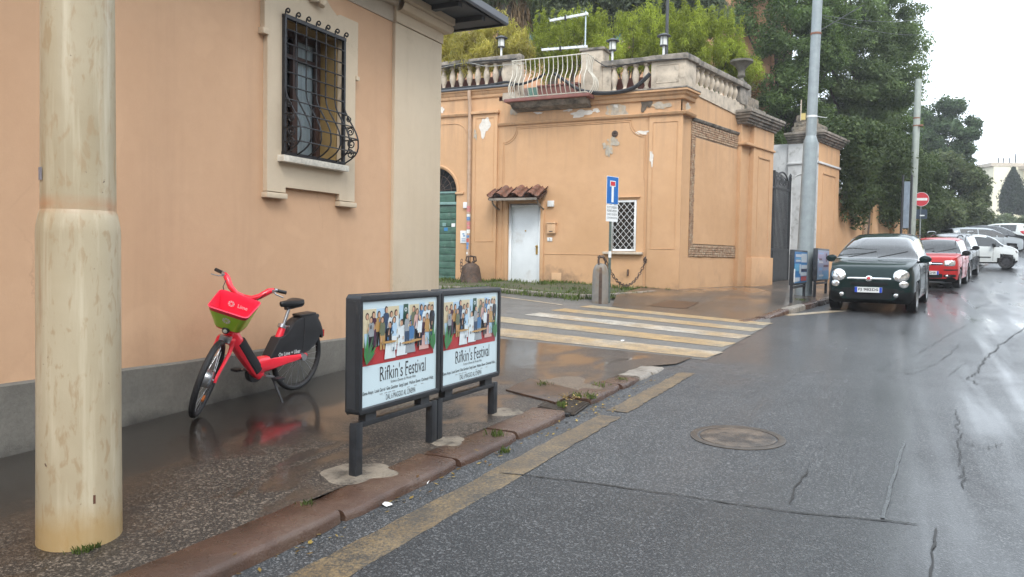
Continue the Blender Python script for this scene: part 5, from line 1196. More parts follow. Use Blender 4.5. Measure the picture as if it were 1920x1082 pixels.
# ================================================================ electric bicycle
def mb_xf(m, mat, start=0):
    m.v = m.v[:start]+[tuple(mat @ Vector(p)) for p in m.v[start:]]; return m
M['bike_red'] = plain('bright_red_paint', (.88,.020,.045), .32, .05, 4, coat=.5)
M['bike_red2'] = plain('red_plastic', (.88,.03,.08), .4, .06, 4)
M['lime'] = plain('lime_green_sticker', (.42,.80,.05), .35, .06, 4, coat=.3)
M['tyre'] = plain('black_tyre', (.014,.014,.016), .6, .2, 30, bump=.2)
M['rim'] = plain('black_rim', (.03,.03,.033), .35, .1, 10, metal=.3)
M['steel'] = plain('brushed_steel', (.45,.47,.5), .28, .1, 20, metal=.9)
M['dark_metal'] = plain('dark_metal', (.05,.05,.055), .4, .15, 20, metal=.5)
M['black_plastic'] = plain('black_plastic', (.016,.017,.02), .42, .15, 6, coat=.15)
M['orange_refl'] = plain('orange_reflector', (.6,.16,.02), .2, .1, 30, coat=.8)
M['logo'] = plain('white_logo', (.72,.74,.74), .4, .03, 6)
bx0, by0 = -5.24, 5.33; bz0 = walk_z(bx0, by0)
bk = thing('bicycle', 'red electric hire bicycle with green basket parked by the wall', 'bicycle', (bx0, by0, bz0+.012), world=False)
bk.rotation_euler = (R(-4.5), R(2.0), R(-90))
RW = .342; HUBR, HUBF = Vector((-.63, 0, RW)), Vector((.585, 0, RW))
AX0 = Vector((.225, 0, .735)); AXD = Vector((-.46, 0, .888)).normalized(); STEER = R(36)
SM = Matrix.Translation(AX0) @ Matrix.Rotation(STEER, 4, AXD) @ Matrix.Translation(-AX0)
I4 = Matrix.Identity(4)
def part(m, name, mat, parent=bk, xf=I4, smooth=True, bevel=0):
    mb_xf(m, xf); return m.build(name, mat, parent, smooth=smooth, bevel=bevel, local=True)
RX = Matrix.Rotation(R(90), 3, 'X')
def wheel(hub, xf, motor):
    tor = lambda r0, rt, n=56, k=10: [[(hub.x+(r0+rt*math.cos(b))*math.cos(a), hub.y+rt*math.sin(b)*1.0, hub.z+(r0+rt*math.cos(b))*math.sin(a)) for b in np.linspace(0, 2*math.pi, k+1)] for a in np.linspace(0, 2*math.pi, n+1)]
    ty = part(MB().grid(tor(RW-.026, .026)), 'wheel', M['tyre'], xf=xf)
    m = MB(); rp = [(.300,-.016),(.306,-.018),(.318,-.016),(.318,.016),(.306,.018),(.300,.016),(.292,0)]
    m.grid([[(hub.x+r_*math.cos(a), hub.y+y, hub.z+r_*math.sin(a)) for r_, y in rp+rp[:1]] for a in np.linspace(0, 2*math.pi, 57)]); part(m, 'rim', M['rim'], ty, xf)
    m = MB(); sp = [(.0001,-.055),(.012,-.055),(.012,-.045)]+([(.06,-.04),(.075,-.03),(.078,.03),(.06,.04)] if motor else [(.035,-.04),(.022,-.03),(.022,.03),(.035,.04)])+[(.012,.045),(.012,.055),(.0001,.055)]
    m.lathe(sp, 24, hub, RX, cap=False); part(m, 'hub', M['steel'] if motor else M['dark_metal'], ty, xf)
    hr = .075 if motor else .033
    for k in range(28):
        a = 2*math.pi*k/28; sgn = 1 if k % 2 else -1; a2 = a+(.55 if (k//2) % 2 else -.55)*(.6 if motor else 1)
        m = MB().tube([hub+Vector((hr*math.cos(a2), sgn*.03, hr*math.sin(a2))), hub+Vector((.303*math.cos(a), 0, .303*math.sin(a)))], .0017, 4); part(m, 'spoke', M['steel'], ty, xf, smooth=False)
    for a in ((-2.0, .9) if motor else (2.2,)):
        m = MB().obox(hub+Vector((.245*math.cos(a), 0, .245*math.sin(a))), (.06, .02, .03), Matrix.Rotation(-a+1.57, 3, 'Y')); part(m, 'reflector', M['orange_refl'], ty, xf, bevel=.004)
    return ty
wheel(HUBR, I4, False); wheel(HUBF, SM, True)
def oval(pts, rs, wy, n=12):
    """tube with separate half-height rs and half-width wy in the bicycle's plane."""
    m = MB(); P = [Vector(p) for p in pts]; rows = []
    for i, p in enumerate(P):
        d = (P[min(i+1,len(P)-1)]-P[max(i-1,0)]).normalized(); u = Vector((-d.z, 0, d.x)); r_ = rs[i] if hasattr(rs, '__len__') else rs; w_ = wy[i] if hasattr(wy, '__len__') else wy
        rows.append([p+u*(r_*abs(math.cos(a))**.6*(1 if math.cos(a) > 0 else -1))+Vector((0, w_*abs(math.sin(a))**.6*(1 if math.sin(a) > 0 else -1), 0)) for a in np.linspace(0, 2*math.pi, n+1)])
    m.grid(rows); k = n+1; N = len(P); m.f += [tuple(range(n)), tuple((N-1)*k+j for j in range(n))[::-1]]; m.m += [0, 0]; return m
# frame: down tube with battery, swept rear beam, seat tube
fr0 = part(oval([(.255,0,.69),(.215,0,.63),(.085,0,.47),(-.07,0,.29),(-.13,0,.235)], [.05,.062,.062,.058,.05], [.035,.05,.05,.045,.04]), 'frame', M['bike_red'])
part(oval([(.15,0,.585),(.03,0,.43),(-.085,0,.29)], .056, .060), 'battery', M['black_plastic'], fr0)
part(oval([(-.03,0,.315),(-.10,0,.33),(-.25,0,.335),(-.40,0,.34),(-.60,0,.345),(-.69,0,.35)], [.05,.075,.07,.05,.03,.022], [.045,.06,.07,.078,.082,.08]), 'rear_beam', M['bike_red'], fr0)
part(oval([(-.11,0,.24),(-.13,0,.30),(-.26,0,.37)], .05, .04), 'crank_housing', M['bike_red'], fr0)
part(MB().tube([(-.26,0,.36),(-.36,0,.55),(-.415,0,.66)], [.034,.036,.034], 14), 'seat_tube', M['bike_red'], fr0)
part(MB().lathe([(.043,-.16),(.045,0),(.04,.10),(.043,.14)], 16, AX0, Matrix((Vector((0,1,0)).cross(AXD), Vector((0,1,0)), AXD)).transposed()), 'head_tube', M['bike_red'], fr0)
part(MB().tube([(-.415,0,.655),(-.49,0,.83)], .0155, 12), 'seat_post', M['steel'])
m = MB().tube([(-.395,0,.645),(-.41,0,.675)], .04, 12); m.tube([(-.40,.02,.66),(-.42,.075,.665)], .008, 6); part(m, 'seat_clamp', M['steel'])
rows = []
for t_, hw, zt, zb in ((0,.012,.0,-.02),(.05,.024,.012,-.03),(.25,.032,.016,-.038),(.45,.05,.015,-.045),(.65,.082,.02,-.055),(.85,.088,.028,-.05),(.97,.06,.022,-.035),(1,.02,.008,-.015)):
    x = -.37-.275*t_; rows.append([(x, hw*math.cos(a), .875+(zt if math.sin(a) > 0 else 0)+(abs(math.sin(a))*.012 if math.sin(a) > 0 else zb*abs(math.sin(a)))) for a in np.linspace(0, 2*math.pi, 15)])
part(MB().grid(rows), 'saddle', M['black_plastic'])
part(MB().tube([(-.44,0,.83),(-.56,0,.835)], .02, 8), 'saddle_rail', M['dark_metal'])
# rear cover
oc = [(-.19,.365),(-.33,.565),(-.40,.575),(-.445,.60),(-.50,.66),(-.56,.705),(-.64,.735),(-.80,.74),(-.885,.745),(-.90,.725),(-.885,.70),(-.925,.65),(-.96,.58),(-.975,.51),(-.968,.495),(-.955,.49),(-.93,.53),(-.86,.44),(-.76,.385),(-.69,.37),(-.60,.365),(-.45,.375)]; oc = [(a*.97, b) for a, b in oc]
m = MB().prism(oc, (0,-.060,0), (1,0,0), (0,0,1), (0,1,0), .120); rc = part(m, 'wheel_cover', M['black_plastic'], bevel=.012)
m = MB().obox((-.71,0,.748), (.22,.12,.025), Matrix.Rotation(.03, 3, 'Y')); part(m, 'carrier_pad', M['black_plastic'], rc, bevel=.01)
part(MB().tube([(-.645,.061,.73),(-.648,.062,.60),(-.64,.061,.39)], .004, 5), 'cover_seam', M['dark_metal'], rc)
text_mesh('On Lime + Uber', .30, .038, (-.455,.0615,.405), (-1,0,.0), (0,0,1), M['logo'], rc, local=True, bold=.008)
m = MB().obox((-.985,0,.53), (.02,.05,.07)); part(m, 'rear_reflector', plain('red_reflector', (.4,.02,.02), .2, .1, 30), rc)
# cranks, pedals, stand
m = MB().lathe([(.0001,-.03),(.085,-.03),(.09,0),(.085,.03),(.0001,.03)], 24, (-.12,-.06,.245), RX); part(m, 'chain_guard', M['black_plastic'])
for sgn, dx, dz in ((1,-.10,-.025),(-1,.12,.05)):
    m = MB().bar((-.12,.075*sgn,.24), (-.12+dx,.09*sgn,.24+dz), .025, .018); c_ = part(m, 'crank', M['steel'], smooth=False, bevel=.004)
    m = MB().obox((-.12+dx,.145*sgn,.24+dz-.01), (.09,.085,.026)); part(m, 'pedal', M['black_plastic'], c_, bevel=.006)
m = MB().tube([(-.19,.06,.25),(-.20,.085,.22),(-.19,.235,.0),(-.195,.25,-.03)], .011, 8); m.obox((-.20,.255,-.03), (.05,.03,.012)); part(m, 'kickstand', M['dark_metal'])
part(MB().lathe([(.0001,-.02),(.035,-.02),(.035,.02),(.0001,.02)], 16, HUBR+Vector((0,.075,.0)), RX), 'rear_axle_nut', M['steel'])
# steered front: fork, crown, bars, basket, lamp
FT = AX0-AXD*.13
crown = part(MB().obox(FT+Vector((.02,0,.0)), (.09,.15,.05)), 'fork', M['bike_red'], xf=SM, bevel=.015)
for s_ in (-1, 1): part(MB().tube([FT+Vector((.02,.062*s_,.01)), FT+Vector((.06,.068*s_,-.10)), HUBF+Vector((-.012,.066*s_,.03)), HUBF+Vector((0,.064*s_,-.015))], [.019,.017,.013,.015], 10), 'fork_blade', M['bike_red'], crown, SM)
part(MB().obox(FT+Vector((.055,0,.02)), (.05,.10,.06)), 'crown_plate', M['steel'], crown, SM, bevel=.01)
ST0 = AX0+AXD*.12; ST1 = AX0+AXD*.29
part(MB().tube([ST0, ST1], .02, 12), 'stem', M['bike_red'], xf=SM)
hb = None
for s_ in (-1, 1):
    pts = [ST1+Vector((.02,0,-.01)), ST1+Vector((.03,.07*s_,.0)), ST1+Vector((.03,.13*s_,.04)), ST1+Vector((.0,.19*s_,.105)), ST1+Vector((-.03,.22*s_,.12))]
    o = part(MB().tube(pts, [.022,.024,.026,.028,.020], 12), 'handlebar', M['bike_red'], xf=SM)
    g0 = ST1+Vector((-.04,.225*s_,.12)); g1 = ST1+Vector((-.10,.32*s_,.115)); gd_ = (g1-g0)
    part(MB().tube([g0, g0+gd_*.2], .018, 12), 'shifter', M['steel'], o, SM); part(MB().tube([g0+gd_*.2, g0+gd_*.35, g1-gd_*.05, g1], [.017,.0165,.0165,.0175], 12), 'grip', M['black_plastic'], o, SM)
    part(MB().tube([g0+Vector((.03,-.0,-.005)), g0+Vector((.055,.03*s_,-.02)), g0+Vector((.04,.10*s_,-.03))], [.009,.007,.006], 8), 'brake_lever', M['steel'], o, SM)
    part(MB().obox(g0+Vector((.025,0,-.005)), (.045,.035,.03)), 'lever_clamp', M['steel'], o, SM, bevel=.008)
# basket: open tapered tub, green outside lower skin
BX = .335
def ring(z, x0, x1, w0, w1, rr_=.05):
    pts = []
    q = [(x1, w1),(x0, w0),(x0,-w0),(x1,-w1)]
    for i in range(4):
        p0, p1, p2 = Vector((*q[i-1],0)), Vector((*q[i],0)), Vector((*q[(i+1) % 4],0)); a = p1+(p0-p1).normalized()*rr_; b = p1+(p2-p1).normalized()*rr_
        for k in range(6): t2 = k/5; pts.append(a*(1-t2)**2+p1*2*t2*(1-t2)+b*t2**2)
    return [Vector((p.x, p.y, z)) for p in pts]
def bring(v): # v = 0 bottom .. 1 top
    return ring(.755+.24*v, .25-.03*v, lerp(.45,.62,v), lerp(.13,.18,v), lerp(.10,.165,v), .05)
tilt = Matrix.Translation(Vector((.36,0,.85))) @ Matrix.Rotation(R(9), 4, 'Y') @ Matrix.Translation(-Vector((.36,0,.85)))
def slope(p, v): return p+Vector((0,0,.0))
O = [bring(v) for v in np.linspace(0, 1, 7)]
def insetr(r_, d): c = sum(r_, Vector())/len(r_); return [c+(p-c)*(1-d) for p in r_]
m = MB(); rows = [insetr(O[0], .98), O[0]]+O[1:]+[insetr([p+Vector((0,0,.006)) for p in O[-1]], -.03)]+[insetr([p+Vector((0,0,.012)) for p in O[-1]], .02)]+[insetr(O[-1], .045)]+[insetr(r_, .04) for r_ in O[::-1][1:]]+[insetr(O[0], .98)]
m.grid([r_+[r_[0]] for r_ in rows]); bsk = part(m, 'basket', M['bike_red2'], xf=SM @ tilt)
m = MB(); G = [insetr([p for p in bring(v)], -.012) for v in np.linspace(.06, .86, 6)]; m.grid([r_+[r_[0]] for r_ in G])
m.f = [f for f in m.f if (lambda c: c.x > .265)(sum((Vector(m.v[i]) for i in f), Vector())/4)]; m.m = [0]*len(m.f); part(m, 'green_sticker', M['lime'], bsk, SM @ tilt)
def emblem(o, ux, uy, r_, mat, parent, xf):
    for k in range(8):
        a = k*math.pi/4+.2; pts = [(r_*.25*math.cos(a), r_*.25*math.sin(a))]+[(r_*math.cos(a+d_), r_*math.sin(a+d_)) for d_ in (-.32,-.1,.1,.32)]
        m = MB().add([Vector(o)+Vector(ux)*p[0]+Vector(uy)*p[1] for p in pts], [tuple(range(5))]); mb_xf(m, xf); m.build('emblem', mat, parent, local=True, fixn=False)
FXm = SM @ tilt
fz = .895; v_ = (fz-.755)/.24; fx = lerp(.45,.62,v_)+.009
emblem((fx,0,fz), (0,1,0), Vector((.44,0,.9)).normalized(), .034, M['logo'], bsk, FXm)
bxk = .255; emblem((bxk,.05*0-.055,.915), (0,1,0), (0,0,1), .028, M['logo'], bsk, FXm)
o = text_mesh('Lime', .085, .036, (bxk,.045,.915), (0,1,0), (0,0,1), M['logo'], bsk, local=True, bold=.01); o.data.transform(FXm)
m = MB().lathe([(.0001,0),(.03,0),(.034,.01),(.03,.035),(.02,.045),(.0001,.045)], 18, (.445,0,.765), Matrix.Rotation(R(90), 3, 'Y')); part(m, 'head_lamp', M['dark_metal'], xf=FXm)
part(MB().lathe([(.0001,.0451),(.018,.0451),(.012,.052),(.0001,.054)], 14, (.445,0,.765), Matrix.Rotation(R(90), 3, 'Y')), 'lamp_lens', M['frost'], xf=FXm)
part(MB().tube([(.22,0,.75),(.42,0,.75)], .016, 8), 'basket_bracket', M['dark_metal'], xf=SM)
# cables from bars to frame
for s_ in (-1, 1):
    a = SM @ (ST1+Vector((.05,.18*s_,.09))); part(MB().tube([a, a+Vector((.06,-.03*s_,-.05)), SM @ Vector((.25,.03*s_,.80)), Vector((.22,.02*s_,.66))], .004, 5), 'brake_cable', M['black_plastic'])
# ================================================================ cars
M['tyre_car'] = plain('car_tyre', (.012,.012,.013), .55, .2, 25); M['alloy'] = plain('alloy_wheel', (.30,.31,.32), .35, .1, 12, metal=.7); M['alloy_dark'] = plain('dark_wheel', (.06,.06,.065), .4, .15, 12, metal=.5)
M['car_black'] = plain('black_car_plastic', (.010,.011,.012), .6, .15, 8, spec=.2); M['chrome'] = plain('chrome', (.75,.76,.77), .12, .03, 5, metal=1.)
M['lens'] = plain('clear_lamp_lens', (.66,.70,.72), .12, .5, 22, metal=.8, coat=1.); M['lens_red'] = plain('red_lamp_lens', (.45,.02,.03), .12, .15, 30, coat=1.); M['lens_amber'] = plain('amber_lens', (.5,.2,.05), .15, .1, 20)
M['car_glass'] = glass_mat('car_glass', (.12,.14,.14), .015, 3.0); M['seat'] = plain('dark_seat_fabric', (.03,.03,.032), .8, .2, 10); M['interior'] = plain('dark_car_interior', (.012,.012,.013), .8, .2, 6)
M['eu_blue'] = plain('plate_blue', (.01,.06,.45), .4, .05, 10)
def paint(name, c, coat=1.):
    t = NT(name); p = t.pos(); t.col(t.ramp(t.noise(p, 2.5, 4), [(.3, tuple(k*.93 for k in c)), (.7, c)])); t.set(Roughness=.42); t.b.inputs['Coat Weight'].default_value = coat*.7; t.b.inputs['Coat IOR'].default_value = 1.42; t.b.inputs['Coat Roughness'].default_value = .06
    t.b.inputs['Specular IOR Level'].default_value = .08
    t.l(t.n('Bump').outputs[0], t.b.inputs['Coat Normal']); return t.mat
def pint(x, xs, ys):
    """monotone cubic interpolation"""
    xs, ys = np.array(xs, float), np.array(ys, float); i = int(np.clip(np.searchsorted(xs, x)-1, 0, len(xs)-2)); h = np.diff(xs); d = np.diff(ys)/h
    def sl(k):
        if k == 0: return d[0]
        if k == len(xs)-1: return d[-1]
        return 0. if d[k-1]*d[k] <= 0 else 2*d[k-1]*d[k]/(d[k-1]+d[k])
    t_ = (x-xs[i])/h[i]; m0, m1 = sl(i)*h[i], sl(i+1)*h[i]
    return float((2*t_**3-3*t_**2+1)*ys[i]+(t_**3-2*t_**2+t_)*m0+(-2*t_**3+3*t_**2)*ys[i+1]+(t_**3-t_**2)*m1)
def car(name, label, loc, head, spec, group='cars along the far kerb', small=False, pitch=0.):
    """local frame: x = forward (nose at +L/2), y = left, z = up."""
    t_ = thing(name, label, 'car', loc, head, group, world=False); t_.rotation_euler = (0, pitch, head)
    L, W, H = spec['L'], spec['W']/2, spec['H']; top = spec['top']; bel = spec['belt']; wid = spec['wid']; zb = spec.get('zb', .22)
    NS = 72; NR = 15
    xs_ = sorted(set(list(np.linspace(0, 1, NS))+[spec['cowl'], spec['wtop'], spec['btop'], spec['bbot']]))
    def ringp(u):
        zt = pint(u, *top)*H; be = min(pint(u, *bel)*H, zt-.02); w_ = pint(u, *wid)*W; x = (.5-u)*L
        gh = zt-be; rw = w_*(1-.26*min(1, gh/.55)) if gh > .05 else w_*.97
        zl = zb+interp(u, [0,.06,.94,1], [.10,0,0,.12])
        P = [(0,zl),(w_*.86,zl),(w_*.97,zl+.06),(w_,lerp(zl,be,.35)),(w_*1.0,lerp(zl,be,.62)),(w_*.985,lerp(zl,be,.88)),(w_*.955,be),
             (lerp(w_*.955,rw,.06),be+gh*.06),(lerp(w_*.95,rw,.3),be+gh*.30),(lerp(w_*.95,rw,.6),be+gh*.58),(lerp(w_*.95,rw,.88),be+gh*.80),(rw*.93,be+gh*.90),(rw*.80,be+gh*.962),(rw*.45,be+gh*.992),(0,zt)]
        return x, P
    G = []
    for u in xs_:
        x, P = ringp(u); full = [(x, y, z) for y, z in P]+[(x, -y, z) for y, z in P[::-1][1:-1]]; G.append(full)
    n = len(G[0]); V = [p for r_ in G for p in r_]
    body, glass, low = [], {}, []
    arches = [spec['fw'], spec['rw']]; AR_ = spec['wr']+.055
    def zone(u, k):
        """k = ring face index 0..n-1 ; mirrored"""
        kk = k if k < NR-1 else (2*(NR-1)-1-k); return kk
    for i in range(len(xs_)-1):
        um = (xs_[i]+xs_[i+1])/2
        for k in range(n):
            kk = zone(um, k); f = (i*n+k, (i+1)*n+k, (i+1)*n+(k+1) % n, i*n+(k+1) % n); c = sum((Vector(V[j]) for j in f), Vector())/4
            side = kk in (7,8,9)
            skip = False
            for ax in arches:
                xc = (.5-ax)*L
                if kk <= 5 and abs(c.y) > W*.55 and math.hypot(c.x-xc, c.z-spec['wr']) < AR_: skip = True
            if skip: continue
            gtop = kk in (11,12,13)
            if spec['cowl'] <= um <= spec['wtop'] and kk in (8,9,10,11,12,13) and pint(um,*top)*H-pint(um,*bel)*H > .06: glass.setdefault('windscreen', []).append(f)
            elif spec['btop'] <= um <= spec['bbot'] and kk in (9,10,11,12,13): glass.setdefault('rear_window', []).append(f)
            elif side and any(a <= um <= b for a, b in spec['sidewin']):
                j = next(q for q, (a, b) in enumerate(spec['sidewin']) if a <= um <= b); glass.setdefault('side_window_%d_%d' % (j, k < NR-1), []).append(f)
            elif kk <= 1 and spec.get('dark_sill', True): low.append(f)
            elif spec.get('black_bumper') and um < .10 and c.z < spec['black_bumper']: low.append(f)
            else: body.append(f)
    (low if spec.get('black_bumper') and False else body).append(tuple(range(n))[::-1]); body.append(tuple((len(xs_)-1)*n+k for k in range(n)))
    def sub(faces, nm, mat, parent, smooth=True):
        idx = sorted(set(j for f in faces for j in f)); mp = {a: b for b, a in enumerate(idx)}
        m = MB(); m.add([V[a] for a in idx], [tuple(mp[a] for a in f) for f in faces]); return m.build(nm, mat, parent, smooth=smooth, local=True, fixn=True, sharp=50)
    bo_ = sub(body, 'body', spec['paint'], t_); sub(low, 'underbody', M['car_black'], bo_)
    for nm, fs in glass.items(): sub(fs, nm.split('_win')[0]+'_window' if nm.startswith('side') else nm, M['car_glass'], t_)
    mb = MB(); mb.add(V, [f for f in body]+[f for fs in glass.values() for f in fs]); bvh = BVHTree.FromPolygons([Vector(v) for v in mb.v], mb.f)
    # dark inside: floor tub, seats, wheel
    m = MB(); x0, x1 = (.5-spec['bbot'])*L+.25, (.5-spec['cowl'])*L-.15; bz = pint(.5,*bel)*H
    m.box(x0, x1, -W*.84, W*.84, zb+.05, bz-.12); m.build('cabin_tub', M['interior'], t_, local=True)
    if not small:
        for xx in (x1-1.05, x1-1.85):
            for yy in (-.36, .36): MB().obox((xx, yy, bz+.02), (.14,.46,.55), Matrix.Rotation(-.2, 3, 'Y')).build('seat_back', M['seat'], t_, bevel=.05, local=True); MB().obox((xx-.06, yy, bz+.36), (.08,.24,.16)).build('head_rest', M['seat'], t_, bevel=.03, local=True)
        st = Matrix.Rotation(R(65), 3, 'Y'); MB().tube([Vector((x1-.45,.36,bz-.02))+st@Vector((.18*math.cos(a),.18*math.sin(a),0)) for a in np.linspace(0,6.28,19)[:-1]], .016, 6, closed=True).build('steering_wheel', M['interior'], t_, smooth=True, local=True)
        MB().box(x1-.25, x1+.1, -W*.8, W*.8, bz-.15, bz-.03).build('dashboard', M['interior'], t_, local=True, bevel=.03)
    # wheels
    for ax, nm in ((spec['fw'], 'f'), (spec['rw'], 'r')):
        for s_ in (1, -1):
            r_ = spec['wr']; c = Vector(((.5-ax)*L, s_*(W-.12), r_)); rot = Matrix.Rotation(R(-90*s_), 3, 'X')
            wl = MB().lathe([(r_*.62,-.10),(r_*.9,-.105),(r_*.98,-.09),(r_,-.05),(r_,.05),(r_*.985,.09),(r_*.92,.108),(r_*.66,.10),(r_*.64,.08)], 28, c, rot, cap=False).build('wheel', M['tyre_car'], t_, smooth=True, local=True)
            MB().lathe([(.0001,.06),(r_*.2,.065),(r_*.5,.05),(r_*.60,.07),(r_*.66,.10),(r_*.64,.04),(r_*.6,-.08)], 28, c, rot, cap=False).build('rim', spec['rim'], wl, smooth=True, local=True)
            for k in range(spec.get('spokes', 7)):
                a = 2*math.pi*k/spec.get('spokes', 7); MB().obox(c+rot@Vector((r_*.36*math.cos(a), r_*.36*math.sin(a), .075)), (r_*.52,.05,.02), rot@Matrix.Rotation(a, 3, 'Z')).build('spoke', spec['rim'], wl, local=True, bevel=.006)
    # arch liners
    for ax in arches:
        for s_ in (1, -1):
            m = MB(); xc = (.5-ax)*L; m.grid([[(xc+(AR_+.01)*math.cos(a), s_*y, spec['wr']+(AR_+.01)*math.sin(a)) for y in (W*.5, W*.965)] for a in np.linspace(-.35, math.pi+.35, 18)])
            m.build('wheel_arch', M['car_black'], bo_, smooth=True, local=True, fixn=False)
    # things fixed on the front / rear by dropping them onto the surface
    def drop(y, z, front=True):
        o = Vector((L if front else -L, y, z)); d = Vector((-1,0,0)) if front else Vector((1,0,0)); h = bvh.ray_cast(o, d)
        return (h[0], h[1] if h[1].dot(d) < 0 else -h[1]) if h[0] else (Vector(((L/2-.1) if front else -L/2+.1, y, z)), -d)
    def dropside(x, z, s_):
        h = bvh.ray_cast(Vector((x, s_*4, z)), Vector((0,-s_,0))); return h[0] or Vector((x, s_*W, z))
    def disc(y, z, ry, rz, th, mat, nm, parent=bo_, front=True, sq=2., lift=0.):
        """lens that follows the surface"""
        rows = []
        for t2 in (0.02,.35,.65,.85,1.):
            row = []
            for a in np.linspace(0, 2*math.pi, 29):
                ca, sa = math.cos(a), math.sin(a); k = (abs(ca)**sq+abs(sa)**sq)**(-1/sq); p, nn = drop(y+ry*t2*k*ca, z+rz*t2*k*sa, front)
                row.append(p+nn*(lift+th*math.sqrt(max(0, 1-t2**2.4))+.004))
            rows.append(row)
        m = MB().grid(rows); base = [Vector(p)-Vector((.03 if front else -.03,0,0)) for p in rows[-1]]; m.grid([rows[-1], base]); return m.build(nm, mat, parent, smooth=True, local=True, sharp=60)
    for q in spec.get('front', []): disc(*q[:5], M[q[5]], q[6], sq=q[7] if len(q) > 7 else 2., lift=q[8] if len(q) > 8 else 0.)
    for q in spec.get('rear', []): disc(*q[:5], M[q[5]], q[6], front=False, sq=q[7] if len(q) > 7 else 2., lift=q[8] if len(q) > 8 else 0.)
    if 'plate' in spec:
        z, txt, fr_ = spec['plate']; p, nn = drop(0, z, fr_); sg_ = 1 if fr_ else -1; x = p.x+sg_*.035
        pl_ = MB().box(min(x,x-sg_*.03), max(x,x-sg_*.03), -.26, .26, z-.055, z+.055).build('number_plate', M['plate_white'], bo_, local=True)
        for y in (-.235, .235): MB().box(min(x,x+sg_*.002), max(x,x+sg_*.002), y-.024, y+.024, z-.054, z+.054).build('plate_band', M['eu_blue'], pl_, local=True)
        text_mesh(txt, .38, .07, (x+sg_*.002, 0, z), (0, sg_, 0), (0,0,1), M['black_print'], pl_, local=True, bold=.02)
    # mirrors, handles, wiper, sills
    if spec.get('mirrors', True):
        mx = (.5-spec['mirror_u'])*L; mz = pint(spec['mirror_u'],*bel)*H+.10
        for s_ in (1, -1):
            p = dropside(mx, mz-.05, s_); o = MB().lathe([(.0001,-.075),(.06,-.06),(.085,0),(.075,.05),(.0001,.07)], 14, p+Vector((0,s_*.13,.05)), Matrix.Scale(1.45, 3, (0,1,0))@Matrix.Rotation(R(90), 3, 'Y')).build('wing_mirror', spec.get('mirror_mat', spec['paint']), bo_, smooth=True, local=True)
            MB().tube([p-Vector((0,s_*.03,.02)), p+Vector((0,s_*.10,.0))], .025, 6).build('mirror_arm', M['car_black'], o, local=True)
    for (u, s_) in spec.get('handles', []):
        p = dropside((.5-u)*L, pint(u,*bel)*H-.10, s_); MB().obox(p+Vector((0,s_*.015,0)), (.16,.025,.025)).build('door_handle', spec.get('handle_mat', spec['paint']), bo_, local=True, bevel=.008)
    for u in spec.get('doors', []):
        for s_ in (1, -1):
            pts = [dropside((.5-u)*L, z, s_)+Vector((0,s_*.002,0)) for z in np.linspace(zb+.12, pint(u,*bel)*H-.01, 8)]; MB().tube(pts, .006, 4).build('door_seam', M['car_black'], bo_, local=True)
    if spec.get('wiper'):
        zc = pint(spec['cowl'],*top)*H; xc = (.5-spec['cowl'])*L
        for (y0, y1, up) in ((.05,.62,.06),(-.55,.0,.06)):
            h0 = Vector((xc+.03, y0, zc+.02)); h1 = Vector((xc-.10, y1, zc+.09+up)); MB().tube([h0, h1], .010, 5).build('wiper', M['car_black'], bo_, local=True)
    return t_, drop, dropside, bo_
PT = dict(green=paint('dark_green_car_paint', (.003,.016,.016)), red=paint('red_car_paint', (.42,.022,.022)), black=paint('black_car_paint', (.016,.018,.022)), white=paint('white_car_paint', (.66,.70,.70)), silver=paint('silver_car_paint', (.36,.40,.43)))
hatch = dict(L=4.15, W=1.74, H=1.67, zb=.20, wr=.325, fw=.19, rw=.82, cowl=.235, wtop=.43, btop=.93, bbot=.985, sidewin=[(.285,.36),(.375,.60),(.62,.84)], mirror_u=.30, rim=M['alloy'],
    top=([0,.012,.035,.08,.14,.235,.33,.43,.52,.70,.84,.93,.985,1.], [.42,.535,.585,.615,.64,.675,.845,.955,.99,1.,.985,.93,.62,.52]),
    belt=([0,.02,.06,.14,.235,.5,.9,1.], [.40,.50,.54,.575,.60,.615,.63,.5]), wid=([0,.012,.03,.07,.13,.22,.5,.85,.95,1.], [.66,.80,.88,.945,.98,1.,1.,1.,.95,.80]))
# nearest: dark green
cA = hit(1634, 583); hd = R(-90-6)   # nose towards the camera
s1 = dict(hatch); s1.update(paint=PT['green'], black_bumper=.40, plate=(.50,'FJ 982DS',True), wiper=True, doors=[.30,.61,.86], handles=[(.56,1),(.80,1)],
    front=[(.60,.80,.145,.125,.03,'lens','head_lamp'),(-.60,.80,.145,.125,.03,'lens','head_lamp'),(.655,.62,.085,.07,.02,'lens','side_lamp'),(-.655,.62,.085,.07,.02,'lens','side_lamp'),
           (0,.735,.42,.024,.02,'chrome','chrome_bar',4),(0,.735,.07,.058,.02,'chrome','badge',2.,.012),(0,.735,.036,.03,.01,'lens_red','badge_centre',2.,.03),(0,.625,.36,.035,.003,'car_black','upper_grille',6),(0,.40,.68,.135,.002,'car_black','lower_grille',6),
           (.52,.395,.05,.045,.025,'lens','fog_lamp'),(-.52,.395,.05,.045,.025,'lens','fog_lamp')])
car('dark_green_car', 'dark green hatchback with round headlamps parked nearest at the kerb', (cA[0]+.16, cA[1]+1.42, road_z(cA[0], cA[1]+1.42)), hd, s1, pitch=R(2.0))
